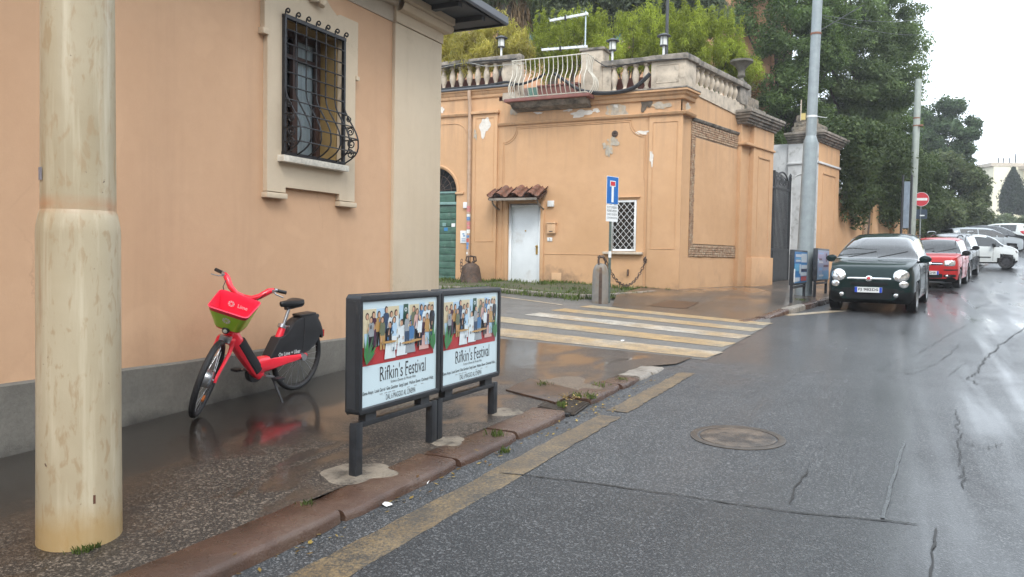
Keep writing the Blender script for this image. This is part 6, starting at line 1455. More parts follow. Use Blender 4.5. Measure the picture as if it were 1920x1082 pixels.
# red
s2 = dict(hatch); s2.update(L=3.54, W=1.58, H=1.54, paint=PT['red'], mirror_mat=M['car_black'], wr=.29, plate=(.47,'EA 152HR',True), wiper=True, doors=[.30,.60], handles=[(.56,1),(.82,1)], cowl=.245, wtop=.40,
    top=([0,.012,.03,.08,.14,.245,.33,.40,.50,.70,.88,.95,.985,1.], [.46,.58,.61,.635,.655,.68,.86,.955,.99,1.,.985,.94,.62,.52]),
    belt=([0,.02,.06,.14,.235,.5,.9,1.], [.44,.52,.55,.58,.61,.625,.64,.5]),
    front=[(.53,.76,.15,.085,.02,'lens','head_lamp',5),(-.53,.76,.15,.085,.02,'lens','head_lamp',5),(0,.745,.36,.045,.004,'car_black','upper_grille',6),(0,.745,.355,.016,.010,'chrome','grille_bar',6),(0,.745,.06,.055,.02,'chrome','badge'),
           (.56,.56,.18,.02,.006,'car_black','bumper_strip',6),(-.56,.56,.18,.02,.006,'car_black','bumper_strip',6),(0,.38,.36,.07,.003,'car_black','lower_grille',6),(.54,.38,.16,.045,.002,'car_black','fog_recess',5),(-.54,.38,.16,.045,.002,'car_black','fog_recess',5),(.47,.38,.04,.04,.02,'lens','fog_lamp'),(-.47,.38,.04,.04,.02,'lens','fog_lamp')])
rx, ry = 1.10, 27.5
rc_, _, _, rb_ = car('red_car', 'small red hatchback parked behind the dark green car', (rx+.22, ry+1.2, road_z(rx, ry+1.2)), R(-90-9), s2, pitch=R(2.0))
for s_ in (-1, 1): MB().tube([(.55,s_*.60,1.53),(.2,s_*.60,1.585),(-.9,s_*.60,1.585),(-1.2,s_*.60,1.54)], .018, 6).build('roof_rail', M['car_black'], rb_, smooth=True, local=True)
# black behind
s3 = dict(hatch); s3.update(L=4.2, W=1.80, H=1.68, paint=PT['black'], wr=.34, zb=.24, mirror_mat=M['car_black'], doors=[.30,.60], front=[(.62,.84,.16,.09,.02,'lens','head_lamp',4),(-.62,.84,.16,.09,.02,'lens','head_lamp',4),(0,.62,.5,.15,.003,'car_black','upper_grille',5)])
bp = (1.55, 33.6); bc_, _, _, bb_ = car('black_car', 'black car parked between the red car and the white one', (bp[0]+.4, bp[1]+.6, road_z(bp[0], bp[1]+.6)), R(-90-10), s3, pitch=R(2.0))
for s_ in (-1, 1): MB().tube([(.6,s_*.66,1.68),(.2,s_*.66,1.725),(-1.2,s_*.66,1.725),(-1.6,s_*.66,1.67)], .02, 6).build('roof_rail', M['alloy'], bb_, smooth=True, local=True)
# white two seater, side on
sw = dict(L=2.70, W=1.56, H=1.54, zb=.22, wr=.30, fw=.155, rw=.84, cowl=.20, wtop=.45, btop=.90, bbot=.975, sidewin=[(.25,.33),(.345,.66),(.70,.84)], mirror_u=.33, rim=M['alloy_dark'], spokes=9, paint=PT['white'], mirror_mat=M['car_black'], doors=[.34,.67],
    top=([0,.015,.05,.11,.20,.33,.45,.58,.78,.90,.975,1.], [.40,.52,.60,.645,.69,.87,.965,1.,.985,.93,.65,.45]), belt=([0,.02,.06,.14,.235,.5,.9,1.], [.38,.48,.55,.58,.60,.62,.64,.43]), wid=([0,.015,.05,.12,.22,.5,.85,.95,1.], [.62,.80,.91,.97,1.,1.,1.,.94,.78]),
    front=[(.52,.78,.13,.10,.02,'lens','head_lamp'),(-.52,.78,.13,.10,.02,'lens','head_lamp')])
wp = hit(1886, 505); wc_, _, wds, wb_ = car('white_car', 'small white two seat car parked nose out across the bay', (wp[0]-.85, wp[1]+.55, road_z(wp[0]-1, wp[1]+.5)), R(-9), sw)
MB().tube([wds(x, .50, -1)+Vector((0,-.004,0)) for x in (-.75,-.4,0,.35)], .022, 5).build('side_moulding', M['car_black'], wb_, local=True)
# white estate car farther on, seen from its tail
s5 = dict(hatch); s5.update(L=4.3, W=1.82, H=1.65, paint=PT['white'], wr=.33, mirrors=False, front=[], rear=[(.70,.98,.15,.16,.03,'lens_red','tail_lamp',3),(-.70,.98,.15,.16,.03,'lens_red','tail_lamp',3)], doors=[.34,.62])
ep = at_d(1868, 440, 52); car('white_suv', 'white car with red tail lamp parked beyond the two seat car', (ep[0], ep[1], road_z(ep[0], ep[1])), R(152), s5, small=True)
s6 = dict(hatch); s6.update(L=4.2, W=1.78, H=1.55, paint=PT['silver'], wr=.32, mirrors=False, doors=[.3,.6], rear=[(.68,.9,.13,.12,.03,'lens_red','tail_lamp',3),(-.68,.9,.13,.12,.03,'lens_red','tail_lamp',3)])
ep = at_d(1838, 446, 46); car('grey_car', 'grey car half hidden behind the white two seat car', (ep[0], ep[1], road_z(ep[0], ep[1])), R(20), s6, small=True)
s7 = dict(hatch); s7.update(L=4.2, W=1.8, H=1.6, paint=PT['black'], wr=.33, mirrors=False, doors=[.3,.6])
ep = at_d(1857, 441, 48); car('dark_car', 'dark car slanting between the grey car and the white tail', (ep[0], ep[1], road_z(ep[0], ep[1])), R(35), s7, small=True)
# ================================================================ plants, background
def leaf_mat(name, dark, light, trans=.35, rough=.5, scale=.9):
    t = NT(name); t.t.nodes.remove(t.b); g_ = t.n('NewGeometry'); p = g_.outputs['Position']
    r_ = g_.outputs['Random Per Island']
    c = t.mix(r_, dark, light); big = t.ramp(t.noise(p, scale, 4, .6), [(.35, .62), (.65, 1.25)])
    c = t.mix(1., c, big, 'MULTIPLY')
    b = t.n('BsdfPrincipled'); t.l(c, b.inputs['Base Color']); b.inputs['Roughness'].default_value = rough; b.inputs['Specular IOR Level'].default_value = .15
    tr = t.n('BsdfTranslucent'); t.l(t.mix(1., c, (1.15,1.2,.7), 'MULTIPLY'), tr.inputs[0])
    mx = t.n('MixShader'); mx.inputs[0].default_value = trans; t.l(b.outputs[0], mx.inputs[1]); t.l(tr.outputs[0], mx.inputs[2]); t.l(mx.outputs[0], t.out.inputs[0]); return t.mat
LM = dict(oak=leaf_mat('holm_oak_leaves', (.07,.115,.042), (.19,.265,.105), .5), oak2=leaf_mat('grey_oak_leaves', (.085,.13,.06), (.21,.275,.135), .5), bamboo=leaf_mat('yellow_green_leaves', (.36,.32,.08), (.60,.52,.19), .6),
    feather=leaf_mat('bright_feathery_leaves', (.19,.23,.035), (.42,.47,.10), .6), olive=leaf_mat('olive_grey_leaves', (.09,.12,.07), (.20,.235,.15)), mag=leaf_mat('magnolia_leaves', (.045,.08,.04), (.12,.17,.09)),
    dark=leaf_mat('dark_shrub_leaves', (.055,.08,.038), (.14,.165,.08)), cyp=leaf_mat('cypress_leaves', (.02,.03,.018), (.045,.058,.035), .2), grass=leaf_mat('grass_blades', (.06,.095,.025), (.15,.19,.065), .35, scale=3), ivy=leaf_mat('ivy_leaves', (.04,.065,.03), (.11,.145,.065)), dry=leaf_mat('dry_fronds', (.10,.065,.035), (.2,.14,.08), .2), rust=leaf_mat('russet_leaves', (.10,.05,.025), (.20,.11,.05)))
M['bark'] = plain('grey_brown_bark', (.085,.065,.05), .9, .35, 6, bump=1, bscale=14, bdist=.03); M['bark_dark'] = plain('dark_bark', (.04,.033,.027), .9, .35, 6, bump=1, bscale=14, bdist=.03)
def leaves(name, clumps, n, size, mat, parent=None, seed=0, flat=.5, up=.0, aspect=.45, shell=.55, local=False, kind=None):
    rg = np.random.default_rng(seed); C = np.array([c for c, r_ in clumps], float); Rr = np.array([r_ for c, r_ in clumps], float)
    wgt = (Rr.prod(1))**(2/3); idx = rg.choice(len(C), n, p=wgt/wgt.sum())
    d = rg.normal(size=(n, 3)); d /= np.linalg.norm(d, axis=1)[:, None]
    rad = shell+(1-shell)*np.sqrt(rg.random(n)); rad *= 1+.2*rg.normal(size=n)
    P = C[idx]+d*Rr[idx]*rad[:, None]
    nrm = d*flat+rg.normal(size=(n, 3))*.55+np.array([0, 0, .25]); nrm /= np.linalg.norm(nrm, axis=1)[:, None]
    tv = rg.normal(size=(n, 3))*(1-up)+np.array([0, 0, 1.])*up*1.6; tv -= nrm*(tv*nrm).sum(1)[:, None]; tv /= np.linalg.norm(tv, axis=1)[:, None]+1e-9
    bv = np.cross(nrm, tv); L = size*rg.uniform(.55, 1.35, n)[:, None]; Wd = L*aspect
    V = np.stack([P-tv*L*.5, P+bv*Wd*.5+tv*L*.05+nrm*L*.06, P+tv*L*.5, P-bv*Wd*.5+tv*L*.05+nrm*L*.06], 1).reshape(-1, 3)
    org = np.array((0,0,0) if local or not parent else ORG.get(parent.name, (0,0,0))); V = V-org
    me = bpy.data.meshes.new(name); me.vertices.add(4*n); me.vertices.foreach_set('co', V.ravel()); me.loops.add(4*n); me.loops.foreach_set('vertex_index', np.arange(4*n)); me.polygons.add(n); me.polygons.foreach_set('loop_start', np.arange(n)*4); me.update(calc_edges=True)
    me.materials.append(mat); o = link(name, me, parent)
    if kind: o['kind'] = kind
    return o
def scatter(c, r_, n, rs, seed, lo=.45):
    rg = np.random.default_rng(seed); out_ = []
    for _ in range(n):
        d = rg.normal(size=3); d /= np.linalg.norm(d); k = lo+(1-lo)*rg.random()**.5
        q = np.array(c)+d*np.array(r_)*k; s_ = rs*rg.uniform(.6, 1.35); out_.append((q, (s_*rg.uniform(.8,1.3), s_*rg.uniform(.8,1.3), s_*rg.uniform(.55,.9))))
    return out_
def tree(name, label, base, crown_c, crown_r, n_cl, cl_r, n_lv, size, mat, seed, group=None, trunk_r=.25, cat='tree', limbs=9, bark='bark', lo=.45, **kw):
    base = np.array(base, float); t_ = thing(name, label, cat, base, group=group); cc = np.array(crown_c, float); cl = scatter(cc, crown_r, n_cl, cl_r, seed, lo); rr = random.Random(seed)
    top_ = cc-np.array([0,0,crown_r[2]*.35]); mid = (base+top_)/2+np.array([rr.uniform(-.2,.2), rr.uniform(-.2,.2), 0])
    tk = MB().tube([base-np.array([0,0,.2]), base+np.array([0,0,.3]), mid, top_], [trunk_r*1.5, trunk_r*1.1, trunk_r*.85, trunk_r*.6], 10).build('trunk', M[bark], t_, smooth=True)
    for k in range(limbs):
        e = cl[(k*7) % len(cl)][0]; s_ = mid*(1-rr.uniform(.3,1))+top_*rr.uniform(.3,1) if False else mid+(top_-mid)*rr.uniform(.2,1); m2 = (s_+e)/2+np.array([rr.uniform(-.3,.3), rr.uniform(-.3,.3), rr.uniform(0,.4)])
        MB().tube([s_, m2, e], [trunk_r*.42, trunk_r*.26, trunk_r*.08], 6).build('limb', M[bark], tk, smooth=True)
    leaves('crown', cl, n_lv, size, mat, t_, seed, **kw); return t_
def gz_(p): return road_z(p[0], p[1])
def px_r(px, d): return px*d/F_PX
# big evergreen trees behind the gate
def oak(px, py, rxp, rzp, d, label, seed, n_cl, n_lv, mat='oak', ry=None, size=.2, base_px=None, lo=.45, group='evergreen trees behind the gate'):
    c = at_d(px, py, d); rx_ = px_r(rxp, d); b = at_d(base_px or px, 480, d); b[2] = 1.
    return tree('evergreen_tree', label, (c[0], c[1], 1.0), c, (rx_, ry or rx_, px_r(rzp, d)), int(n_cl*1.5), max(.42, rx_*.20), n_lv, size, LM[mat], seed, group, .3, lo=lo)
oak(1470, 90, 105, 215, 36, 'broad evergreen tree rising behind the left gate pier', 11, 110, 95000, size=.15)
oak(1608, 70, 112, 190, 40, 'tall evergreen tree overhanging the right gate pier against the sky', 12, 130, 115000, 'oak2', size=.16)
oak(1655, 270, 52, 125, 42, 'dark evergreen tree drooping over the garden wall', 13, 60, 50000, 'oak', size=.16)
oak(1380, 40, 70, 120, 44, 'grey green evergreen tree behind the bright terrace shrubs', 14, 45, 26000, 'oak2')
oak(1250, 0, 125, 85, 31, 'grey olive tree above the bright terrace shrubs', 15, 60, 42000, 'olive', size=.17)
oak(1130, 5, 62, 62, 32, 'grey olive tree behind the television aerial', 17, 40, 26000, 'olive', size=.17)
oak(1040, 15, 62, 60, 31, 'grey olive tree beside the dark palm trunk', 16, 44, 28000, 'olive', size=.17)
c = at_d(1400, 150, 30); leaves_o = thing('russet_shrub', 'small russet shrub between urn and evergreen tree', 'shrub', (c[0], c[1], 1.2)); MB().tube([(c[0],c[1],1.2),(c[0],c[1],c[2])], .06, 6).build('stem', M['bark'], leaves_o); leaves('foliage', scatter(c, (.5,.5,.7), 12, .28, 5), 2500, .10, LM['rust'], leaves_o, 5)
# terrace plants
def bush(px, py, rxp, rzp, d, label, seed, mat, n_lv, size, up=.5, aspect=.16, n_cl=70, z0=5.95, ry=.8, cat='shrub', group='shrubs on the terrace'):
    c = at_d(px, py, d); rx_, rz_ = px_r(rxp, d), px_r(rzp, d); t_ = thing('terrace_shrub', label, cat, (c[0], c[1], z0), group=group); cl = scatter(c, (rx_*1.1, ry, rz_*1.1), n_cl, rx_*.17, seed, .25); cl = [(q_, (r0_*.8, r1_*.8, r2_*1.7)) for q_, (r0_, r1_, r2_) in cl]; rr = random.Random(seed)
    rs_ = np.random.default_rng(seed+100)
    for k in range(34):
        a_ = rs_.uniform(-1, 1); cl.append((np.array([c[0]+a_*rx_*1.15, c[1]+rs_.uniform(-.6,.6), c[2]+rz_*(1.0-.35*a_*a_)*rs_.uniform(.6,1.25)]), (.07,.07,rs_.uniform(.18,.42))))
    for k in range(26): cl.append((np.array([c[0]+rs_.uniform(-1.5,1.5)*rx_, c[1]+rs_.uniform(-.6,.6), c[2]-rz_*rs_.uniform(.1,1.)]), (.2,.2,.28)))
    for k in range(7):
        e = cl[k*3 % len(cl)][0]; MB().tube([(c[0]+rr.uniform(-.2,.2)*rx_, c[1], z0), (lerp(c[0],e[0],.4), c[1], lerp(z0, e[2], .5)), e], [.03,.022,.01], 5).build('stem', M['bark'], t_)
    leaves('foliage', cl, int(n_lv*.72), size, LM[mat], t_, seed, up=up, aspect=aspect, flat=.3); return t_
bush(850, 92, 55, 42, 22.6, 'yellow bamboo clump behind the left balusters', 21, 'bamboo', 16000, .17, .6, .13)
bush(930, 88, 48, 38, 22.9, 'yellow bamboo clump beside the first garden lamp', 22, 'bamboo', 14000, .17, .6, .13)
bush(1065, 85, 68, 46, 22.8, 'green feathery shrub behind the balcony railing', 23, 'feather', 20000, .15, .5, .16)
bush(1180, 82, 52, 46, 23.2, 'thin green feathery shrub behind the middle garden lamp', 24, 'feather', 11000, .15, .5, .16)
bush(1255, 78, 58, 52, 23.6, 'bright green feathery shrub behind the corner pedestal', 25, 'feather', 20000, .15, .5, .16)
bush(1368, 128, 22, 32, 24.6, 'low green feathery shrub beside the stone urn', 27, 'feather', 8000, .15, .5, .16)
bush(1335, 100, 58, 62, 24.2, 'bright green feathery shrub above the side balustrade', 26, 'feather', 22000, .15, .5, .16)
# palm trunk with hanging dead fronds, building behind
M['salmon'] = plaster('salmon_plaster', (.55,.29,.17), (.62,.35,.22), (.4,.25,.17), .5, 9)
c = at_d(952, 60, 28); pt_ = thing('palm_tree', 'thick dark palm trunk standing behind the bamboo', 'tree', (c[0], c[1], 4.9))
MB().lathe([(.34,0)]+[(.30+.03*math.sin(k*2.4), .25*k) for k in range(1, 34)], 12, (c[0], c[1], 4.9)).build('trunk', M['bark_dark'], pt_, smooth=True)
leaves('dead_fronds', [((c[0]+dx, c[1], c[2]+dz), (.35,.3,.6)) for dx, dz in ((-.5,.6),(.35,.7),(-.2,1.2),(.5,.2),(-.75,1.1))], 2600, .5, LM['dry'], pt_, 31, up=.9, aspect=.08)
leaves('crown', scatter((c[0]-.6, c[1]+.5, c[2]+1.6), (1.6,1.2,.8), 20, .5, 32), 9000, .4, LM['dark'], pt_, 32, up=.5, aspect=.1)
bz_ = MB(); BYY = 37.
hb_ = thing('salmon_house', 'tall salmon coloured house glimpsed behind the terrace trees', 'house', (-11, BYY, 1.3))
MB().box(-26, -5.2, BYY, BYY+8, .5, 17).build('wall', M['salmon'], hb_)
MB().box(-26.5, -4.7, BYY-.5, BYY+8.4, 17, 17.5).build('cornice', M['stone'], hb_)
for x in np.arange(-24, -6, 3.1):
    for z in (4.5, 8.4, 12.3):
        o = MB().box(x-.6, x+.6, BYY-.03, BYY+.02, z, z+2.).build('window', M['glass'], hb_); MB().box(x-.72, x+.72, BYY-.12, BYY-.001, z-.15, z-.02).build('sill', M['stone'], o)
        for s_ in (-.9, .9): MB().box(x+s_-.28, x+s_+.28, BYY-.08, BYY-.002, z, z+2.).build('shutter', M['green'], o)
# garden wall beyond the gate, with ivy
gw = thing('garden_wall', 'orange garden wall with pilasters running along the far pavement', 'wall', W2(20, .4, 1.2))
m = MB(); w2box(m, 11.05, 24.2, -.1, .35, .5, 4.15); m.build('wall', M['fac'], gw)
for s in (15.6, 19.2, 23.3): w2box(MB(), s, s+.9, .34, .55, .6, 4.05).build('pilaster', M['fac'], gw, bevel=.01)
w2box(MB(), 14.9, 15.5, .34, .44, .8, 3.9).build('brick_strip', M['brick'], gw)
w2box(MB(), 11.06, 24.25, -.2, .48, 4.15, 4.35).build('coping', M['stone_dark'], gw, bevel=.03)
iv = thing('ivy_curtain', 'hanging ivy covering the top of the garden wall', 'ivy', W2(16, .5, 1.2))
rg_ = random.Random(4); cl = []
for k in range(70):
    s = rg_.uniform(11.2, 27); zt = 4.4+rg_.uniform(-.4, 2.2); cl.append((W2(s, .45+rg_.uniform(-.3,.3), zt), (.7,.7,.6)))
for k in range(34):
    s = rg_.choice([rg_.uniform(11.2,14.6), rg_.uniform(16.2,19.2), rg_.uniform(20,24)]); cl.append((W2(s, .55, rg_.uniform(3.3, 4.3)), (.4,.35,.5)))
for k in range(30): cl.append((W2(rg_.uniform(11.4, 19), rg_.uniform(.5, 1.3), rg_.uniform(4.9, 6.6)), (.6,.6,.5)))
leaves('foliage', cl, 60000, .15, LM['ivy'], iv, 41)
MB().tube([W2(15,.4,1.), W2(15.3,.45,2.6), W2(15.8,.4,4.5)], [.08,.06,.04], 6).build('stem', M['bark'], iv)
# trees farther up the street
def far(px, py, rxp, rzp, d, label, seed, mat, n_cl, n_lv, size=.26, name='street_tree', lo=.4, group='trees farther up the street'):
    c = at_d(px, py, d); return tree(name, label, (c[0], c[1], gz_(c)), c, (px_r(rxp,d), px_r(rxp,d), px_r(rzp,d)), n_cl, px_r(rxp,d)*.27, n_lv, size, LM[mat], seed, group, .22, lo=lo, limbs=5)
far(1768, 262, 56, 72, 66, 'dark glossy tree rising beyond the no entry sign', 51, 'mag', 60, 26000, .3)
far(1775, 362, 62, 78, 54, 'round dull green tree above the red car', 52, 'dark', 70, 30000, .24)
far(1828, 370, 24, 56, 62, 'narrow dull green tree left of the cream building', 53, 'dark', 40, 16000, .26)
far(1722, 400, 26, 60, 50, 'dark bushy tree behind the no entry sign', 54, 'dark', 30, 14000, .22)
def hedge(px0, px1, py, rzp, d, label, seed, mat, n, size=.22):
    a, b = at_d(px0, py, d), at_d(px1, py, d); cl = []; rg = random.Random(seed)
    for k in range(24): t_ = rg.random(); q = a+(b-a)*t_; cl.append(((q[0], q[1]+rg.uniform(-.6,.6), q[2]+rg.uniform(-.4,.5)*px_r(rzp, d)), (px_r(rzp,d)*.55,)*2+(px_r(rzp,d)*.5,)))
    mid = (a+b)/2; t_ = thing('hedge', label, 'hedge', (mid[0], mid[1], gz_(mid))); leaves('foliage', cl, n, size, LM[mat], t_, seed)
    for k in range(5): q = a+(b-a)*((k+.5)/5); MB().tube([(q[0],q[1],gz_(q)),(q[0],q[1],q[2])], [.1,.05], 6).build('stem', M['bark_dark'], t_)
    return t_
hedge(1712, 1790, 410, 40, 47, 'tall dark hedge beyond the end of the garden wall', 63, 'dark', 22000)
hedge(1735, 1850, 418, 26, 60, 'dark hedge behind the parked cars', 61, 'dark', 16000)
hedge(1862, 1935, 424, 24, 78, 'pale green hedge below the dark cypress', 62, 'olive', 14000, .3)
def cypress(px, d, ytop, ybot, rp, label, seed):
    b = at_d(px, ybot, d); tp_ = at_d(px, ytop, d); h = tp_[2]-b[2]; cl = []
    for k in range(26):
        t_ = k/25; r_ = px_r(rp, d)*(math.sin(min(1, (1-t_)*1.35+.06)*1.4)**.9)+.1; cl.append(((b[0], b[1], b[2]+h*t_*.97), (r_, r_, h*.06)))
    t0 = thing('cypress_tree', label, 'tree', (b[0], b[1], gz_(b))); MB().tube([(b[0],b[1],gz_(b)-.2),(b[0],b[1],b[2]+h*.6)], [.3,.1], 8).build('trunk', M['bark_dark'], t0); leaves('crown', cl, 16000, .4, LM['cyp'], t0, seed, up=.6, aspect=.3, shell=.8)
cypress(1897, 105, 316, 396, 17, 'dark pointed cypress in front of the cream building', 71)
cypress(1924, 110, 352, 400, 12, 'smaller dark cypress at the right edge', 72)
# far cream building
M['cream_far'] = plaster('pale_cream_plaster', (.74,.68,.50), (.78,.73,.56), (.64,.58,.42), .4, 11); M['cream_win'] = plain('pale_blue_glazing', (.20,.27,.30), .2, .15, 2)
fd_ = 150; c = at_d(1890, 430, fd_); e_ = Vector(CAMR[0]); e_.z = 0; e_.normalize(); n_ = Vector((e_.y, -e_.x, 0))
fbld = thing('cream_building', 'pale cream apartment building at the far end of the street', 'building', (c[0], c[1], gz_(c)))
rotb = Matrix((e_, -n_, Vector((0,0,1)))).transposed()
def fbox(px0, px1, py0, py1, dep, off, mat, nm, parent=fbld):
    a, b = at_d(px0, py1, fd_), at_d(px1, py0, fd_); a, b = Vector(a), Vector(b); ctr = (a+b)/2; wd = (b-a).dot(e_)
    return MB().obox(ctr-n_*(dep/2)+n_*off, (abs(wd), dep, abs(b.z-a.z)), rotb).build(nm, mat, parent)
fbox(1858, 1960, 312, 500, 10, 0, M['cream_far'], 'wall'); fbox(1912, 1990, 318, 500, 12, 2.2, M['cream_far'], 'wing_wall')
fbox(1856, 1962, 307, 312, 11, .5, M['stone'], 'cornice'); fbox(1907, 1990, 314, 319, 12, 2.9, M['stone'], 'wing_cornice')
for (px, py0, py1, w_, arch_) in ((1879,320,338,5,1),(1879,345,354,3.2,0),(1878,368,385,4.5,1),(1908,318,330,3,1),(1918.5,324,334,2,0),(1917,348,360,2,0)):
    off = .1 if px < 1910 else 2.3
    o = fbox(px-w_, px+w_, py0, py1, .3, off, M['cream_win'], 'window'); fbox(px-w_*1.25, px+w_*1.25, py1, py1+1.2, .6, off+.2, M['stone'], 'sill', o)
    if arch_: 
        a = Vector(at_d(px, py0, fd_)); MB().lathe([(.001,0),(px_r(w_, fd_),0),(px_r(w_, fd_),.3),(.001,.3)], 20, a+n_*(off-.3), Matrix((e_, Vector((0,0,1)), n_)).transposed()).build('window_arch', M['cream_win'], o)
for px in (1872, 1881, 1893, 1904): 
    o = Vector(at_d(px, 306, fd_)); MB().tube([o, o+Vector((0,0,1.0+.4*(px % 3)))], .12, 5).build('roof_aerial', M['soffit'], fbld)
# small kiosk roof between cars and building
c = at_d(1850, 418, 85); ks = thing('kiosk', 'small pavilion with flat pale roof behind the parked cars', 'kiosk', (c[0], c[1], gz_(c)))
MB().obox(Vector(c)+Vector((0,0,.35)), (3.4,2.4,.25), rotb).build('roof', M['plate_white'], ks, bevel=.05); MB().obox(Vector((c[0],c[1],(gz_(c)+c[2])/2)), (2.6,1.8,max(.5, c[2]-gz_(c)+.3)), rotb).build('wall', M['salmon'], ks)
# other side of the street, beyond the frame: houses that close the view for light and mirrors
for k, (x0, x1, y0, y1, h) in enumerate(((15,24,-34,-12,10),(15.5,25,-11,8,8),(-12,2,-42,-30,9),(3,14,-46,-34,12))):
    t_ = thing('street_house', ['plain ochre house across the street behind the photographer', 'plain cream house across the street to the right', 'plain house closing the street behind the photographer', 'tall house at the street end behind the photographer'][k], 'house', ((x0+x1)/2, (y0+y1)/2, 0))
    MB().box(x0, x1, y0, y1, -2.5, h).build('wall', M['cream' if k % 2 else 'salmon'], t_); MB().box(x0-.4, x1+.4, y0-.4, y1+.4, h, h+.5).build('cornice', M['stone'], t_)
for k, (s0, s1, h, mt) in enumerate(((-6, 8, 9, 'cream'), (10, 26, 11, 'salmon'), (29, 47, 8.5, 'cream'))):
    t_ = thing('street_house', ['cream house opposite the gate piers', 'salmon house opposite the parked cars', 'cream house opposite the white two seat car'][k], 'house', W2((s0+s1)/2, 22, .5)); cz_ = .035*(19+s0)
    w2box(MB(), s0, s1, 21, 30, -1, h+cz_).build('wall', M[mt], t_); w2box(MB(), s0-.3, s1+.3, 20.6, 30.3, h+cz_, h+cz_+.4).build('cornice', M['stone'], t_)
    for s in np.arange(s0+1.6, s1-1, 2.9):
        for z in (1.4, 4.6, 7.6):
            if z < h-1.8: w2box(MB(), s-.55, s+.55, 20.95, 21.02, z+cz_, z+cz_+1.9).build('window', M['cream_win'], t_)
tree('evergreen_tree', 'evergreen tree across the street behind the photographer', (9, -14, -.5), (9, -14, 6), (4,4,3.5), 30, 1.3, 9000, .5, LM['oak'], 81, 'evergreen trees behind the gate')

# ---------------------------------------------------------------- verge, grass, weeds, litter
def verge_y(x): return interp(x, [-12,-8.05,-6.5,-6.1,-5.5,-5.15], [16.1,16.19,16.23,16.45,17.45,18.6])
M['soil'] = plain('mossy_soil', (.085,.075,.045), .95, .4, 6, bump=.8, bscale=25, bdist=.03, dirt=((.05,.075,.025), 3, .45, .6))
rows = [[(x, lerp(verge_y(x), FY+.02, t_), road_z(x, lerp(verge_y(x), FY, t_))+.05+.02*math.sin(3*x+5*t_)) for t_ in np.linspace(0, 1, 8)] for x in np.linspace(-13, -5.15, 40)]
vg = tag(MB().grid(rows).build('verge', M['soil'], smooth=True, fixn=True), 'strip of soil and grass along the orange facade', kind='structure')
xs_b = [-12.5,-11.6,-10.7,-9.9,-9.1,-8.35,-7.5,-6.75,-6.12,-5.75,-5.4,-5.16]
for a, b in zip(xs_b[:-1], xs_b[1:]):
    pa, pb = Vector((a+.02, verge_y(a), 0)), Vector((b-.02, verge_y(b), 0)); za, zb_ = road_z(pa.x, pa.y)+.075, road_z(pb.x, pb.y)+.075
    MB().bar((pa.x,pa.y,za-.03+rnd.uniform(-.01,.015)), (pb.x,pb.y,zb_-.03), .16, .13, up=(0,0,1)).build('border_stone', M['kerb_grey'], vg, bevel=.02)
def blades(name, spots, n, h, mat, seed, zf, label, spread=.18, wdt=.012):
    rg = np.random.default_rng(seed); S_ = np.array([s[:2] for s in spots]); K = np.array([s[2] for s in spots]); idx = rg.integers(0, len(S_), n)
    P = S_[idx]+rg.normal(size=(n, 2))*K[idx][:, None]; z = np.array([zf(x, y) for x, y in P]); a = rg.uniform(0, 6.28, n); hh = h*rg.uniform(.4, 1.3, n); ln = rg.uniform(.1, .8, n)*hh; b = rg.uniform(0, 6.28, n)
    V = np.zeros((n, 4, 3)); w_ = wdt*rg.uniform(.6, 1.4, n)
    V[:,0] = np.stack([P[:,0]-w_*np.cos(a), P[:,1]-w_*np.sin(a), z-.01], 1); V[:,1] = np.stack([P[:,0]+w_*np.cos(a), P[:,1]+w_*np.sin(a), z-.01], 1)
    V[:,2] = np.stack([P[:,0]+ln*.45*np.cos(b)+w_*.6*np.cos(a), P[:,1]+ln*.45*np.sin(b)+w_*.6*np.sin(a), z+hh*.65], 1); V[:,3] = np.stack([P[:,0]+ln*np.cos(b), P[:,1]+ln*np.sin(b), z+hh], 1)
    me = bpy.data.meshes.new(name); me.from_pydata(V.reshape(-1,3).tolist(), [], [(4*i,4*i+1,4*i+2,4*i+3) for i in range(n)]); me.materials.append(mat); o = link(name, me); return tag(o, label, name.split('_')[0], kind='stuff')
sp = [(rnd.uniform(-12,-5.4), rnd.uniform(16.5,19.1), .22) for _ in range(26)]+[(x, verge_y(x)-.03, .10) for x in np.linspace(-9.5,-5.4,26)]+[(x, FY-.12, .08) for x in np.linspace(-8.4,-5.0,14)]+[(-10.9,18.6,.3),(-9.75,18.7,.2),(-6.3,16.0,.12),(-5.3,17.9,.15)]
blades('grass', sp, 4000, .10, LM['grass'], 3, lambda x, y: road_z(x, y)+.03, 'uneven green grass growing on the verge below the orange facade')
vz = lambda x, y: max(walk_z(x, y), road_z(x, y)) if x < kerb_x(y) and y < 10.4 else (fwalk_z(x, y) if y > 14.8 else road_z(x, y))
wsp = []
for px, py, sp_ in ((575,950,.025),(1090,742,.05),(1125,724,.05),(932,815,.03),(948,832,.02),(1165,713,.03),(1110,745,.03),(1500,563,.06),(1055,760,.03),(1020,722,.04),(680,807,.0)):
    if sp_: q = hit(px, py, g=lambda x, y: walk_z(x, y) if y < 10 else road_z(x, y)+.1); wsp.append((q[0], q[1], sp_))
blades('weeds', wsp, 420, .04, LM['grass'], 8, vz, 'small weeds growing in the kerb joints and cracks', wdt=.006)
q = (PX+.16, PY-.13); blades('moss', [(PX+.17, PY-.12, .02), (PX+.19, PY-.07, .02)], 200, .03, LM['grass'], 9, lambda x, y: walk_z(x, y), 'tuft of moss at the foot of the cream pole', wdt=.004)
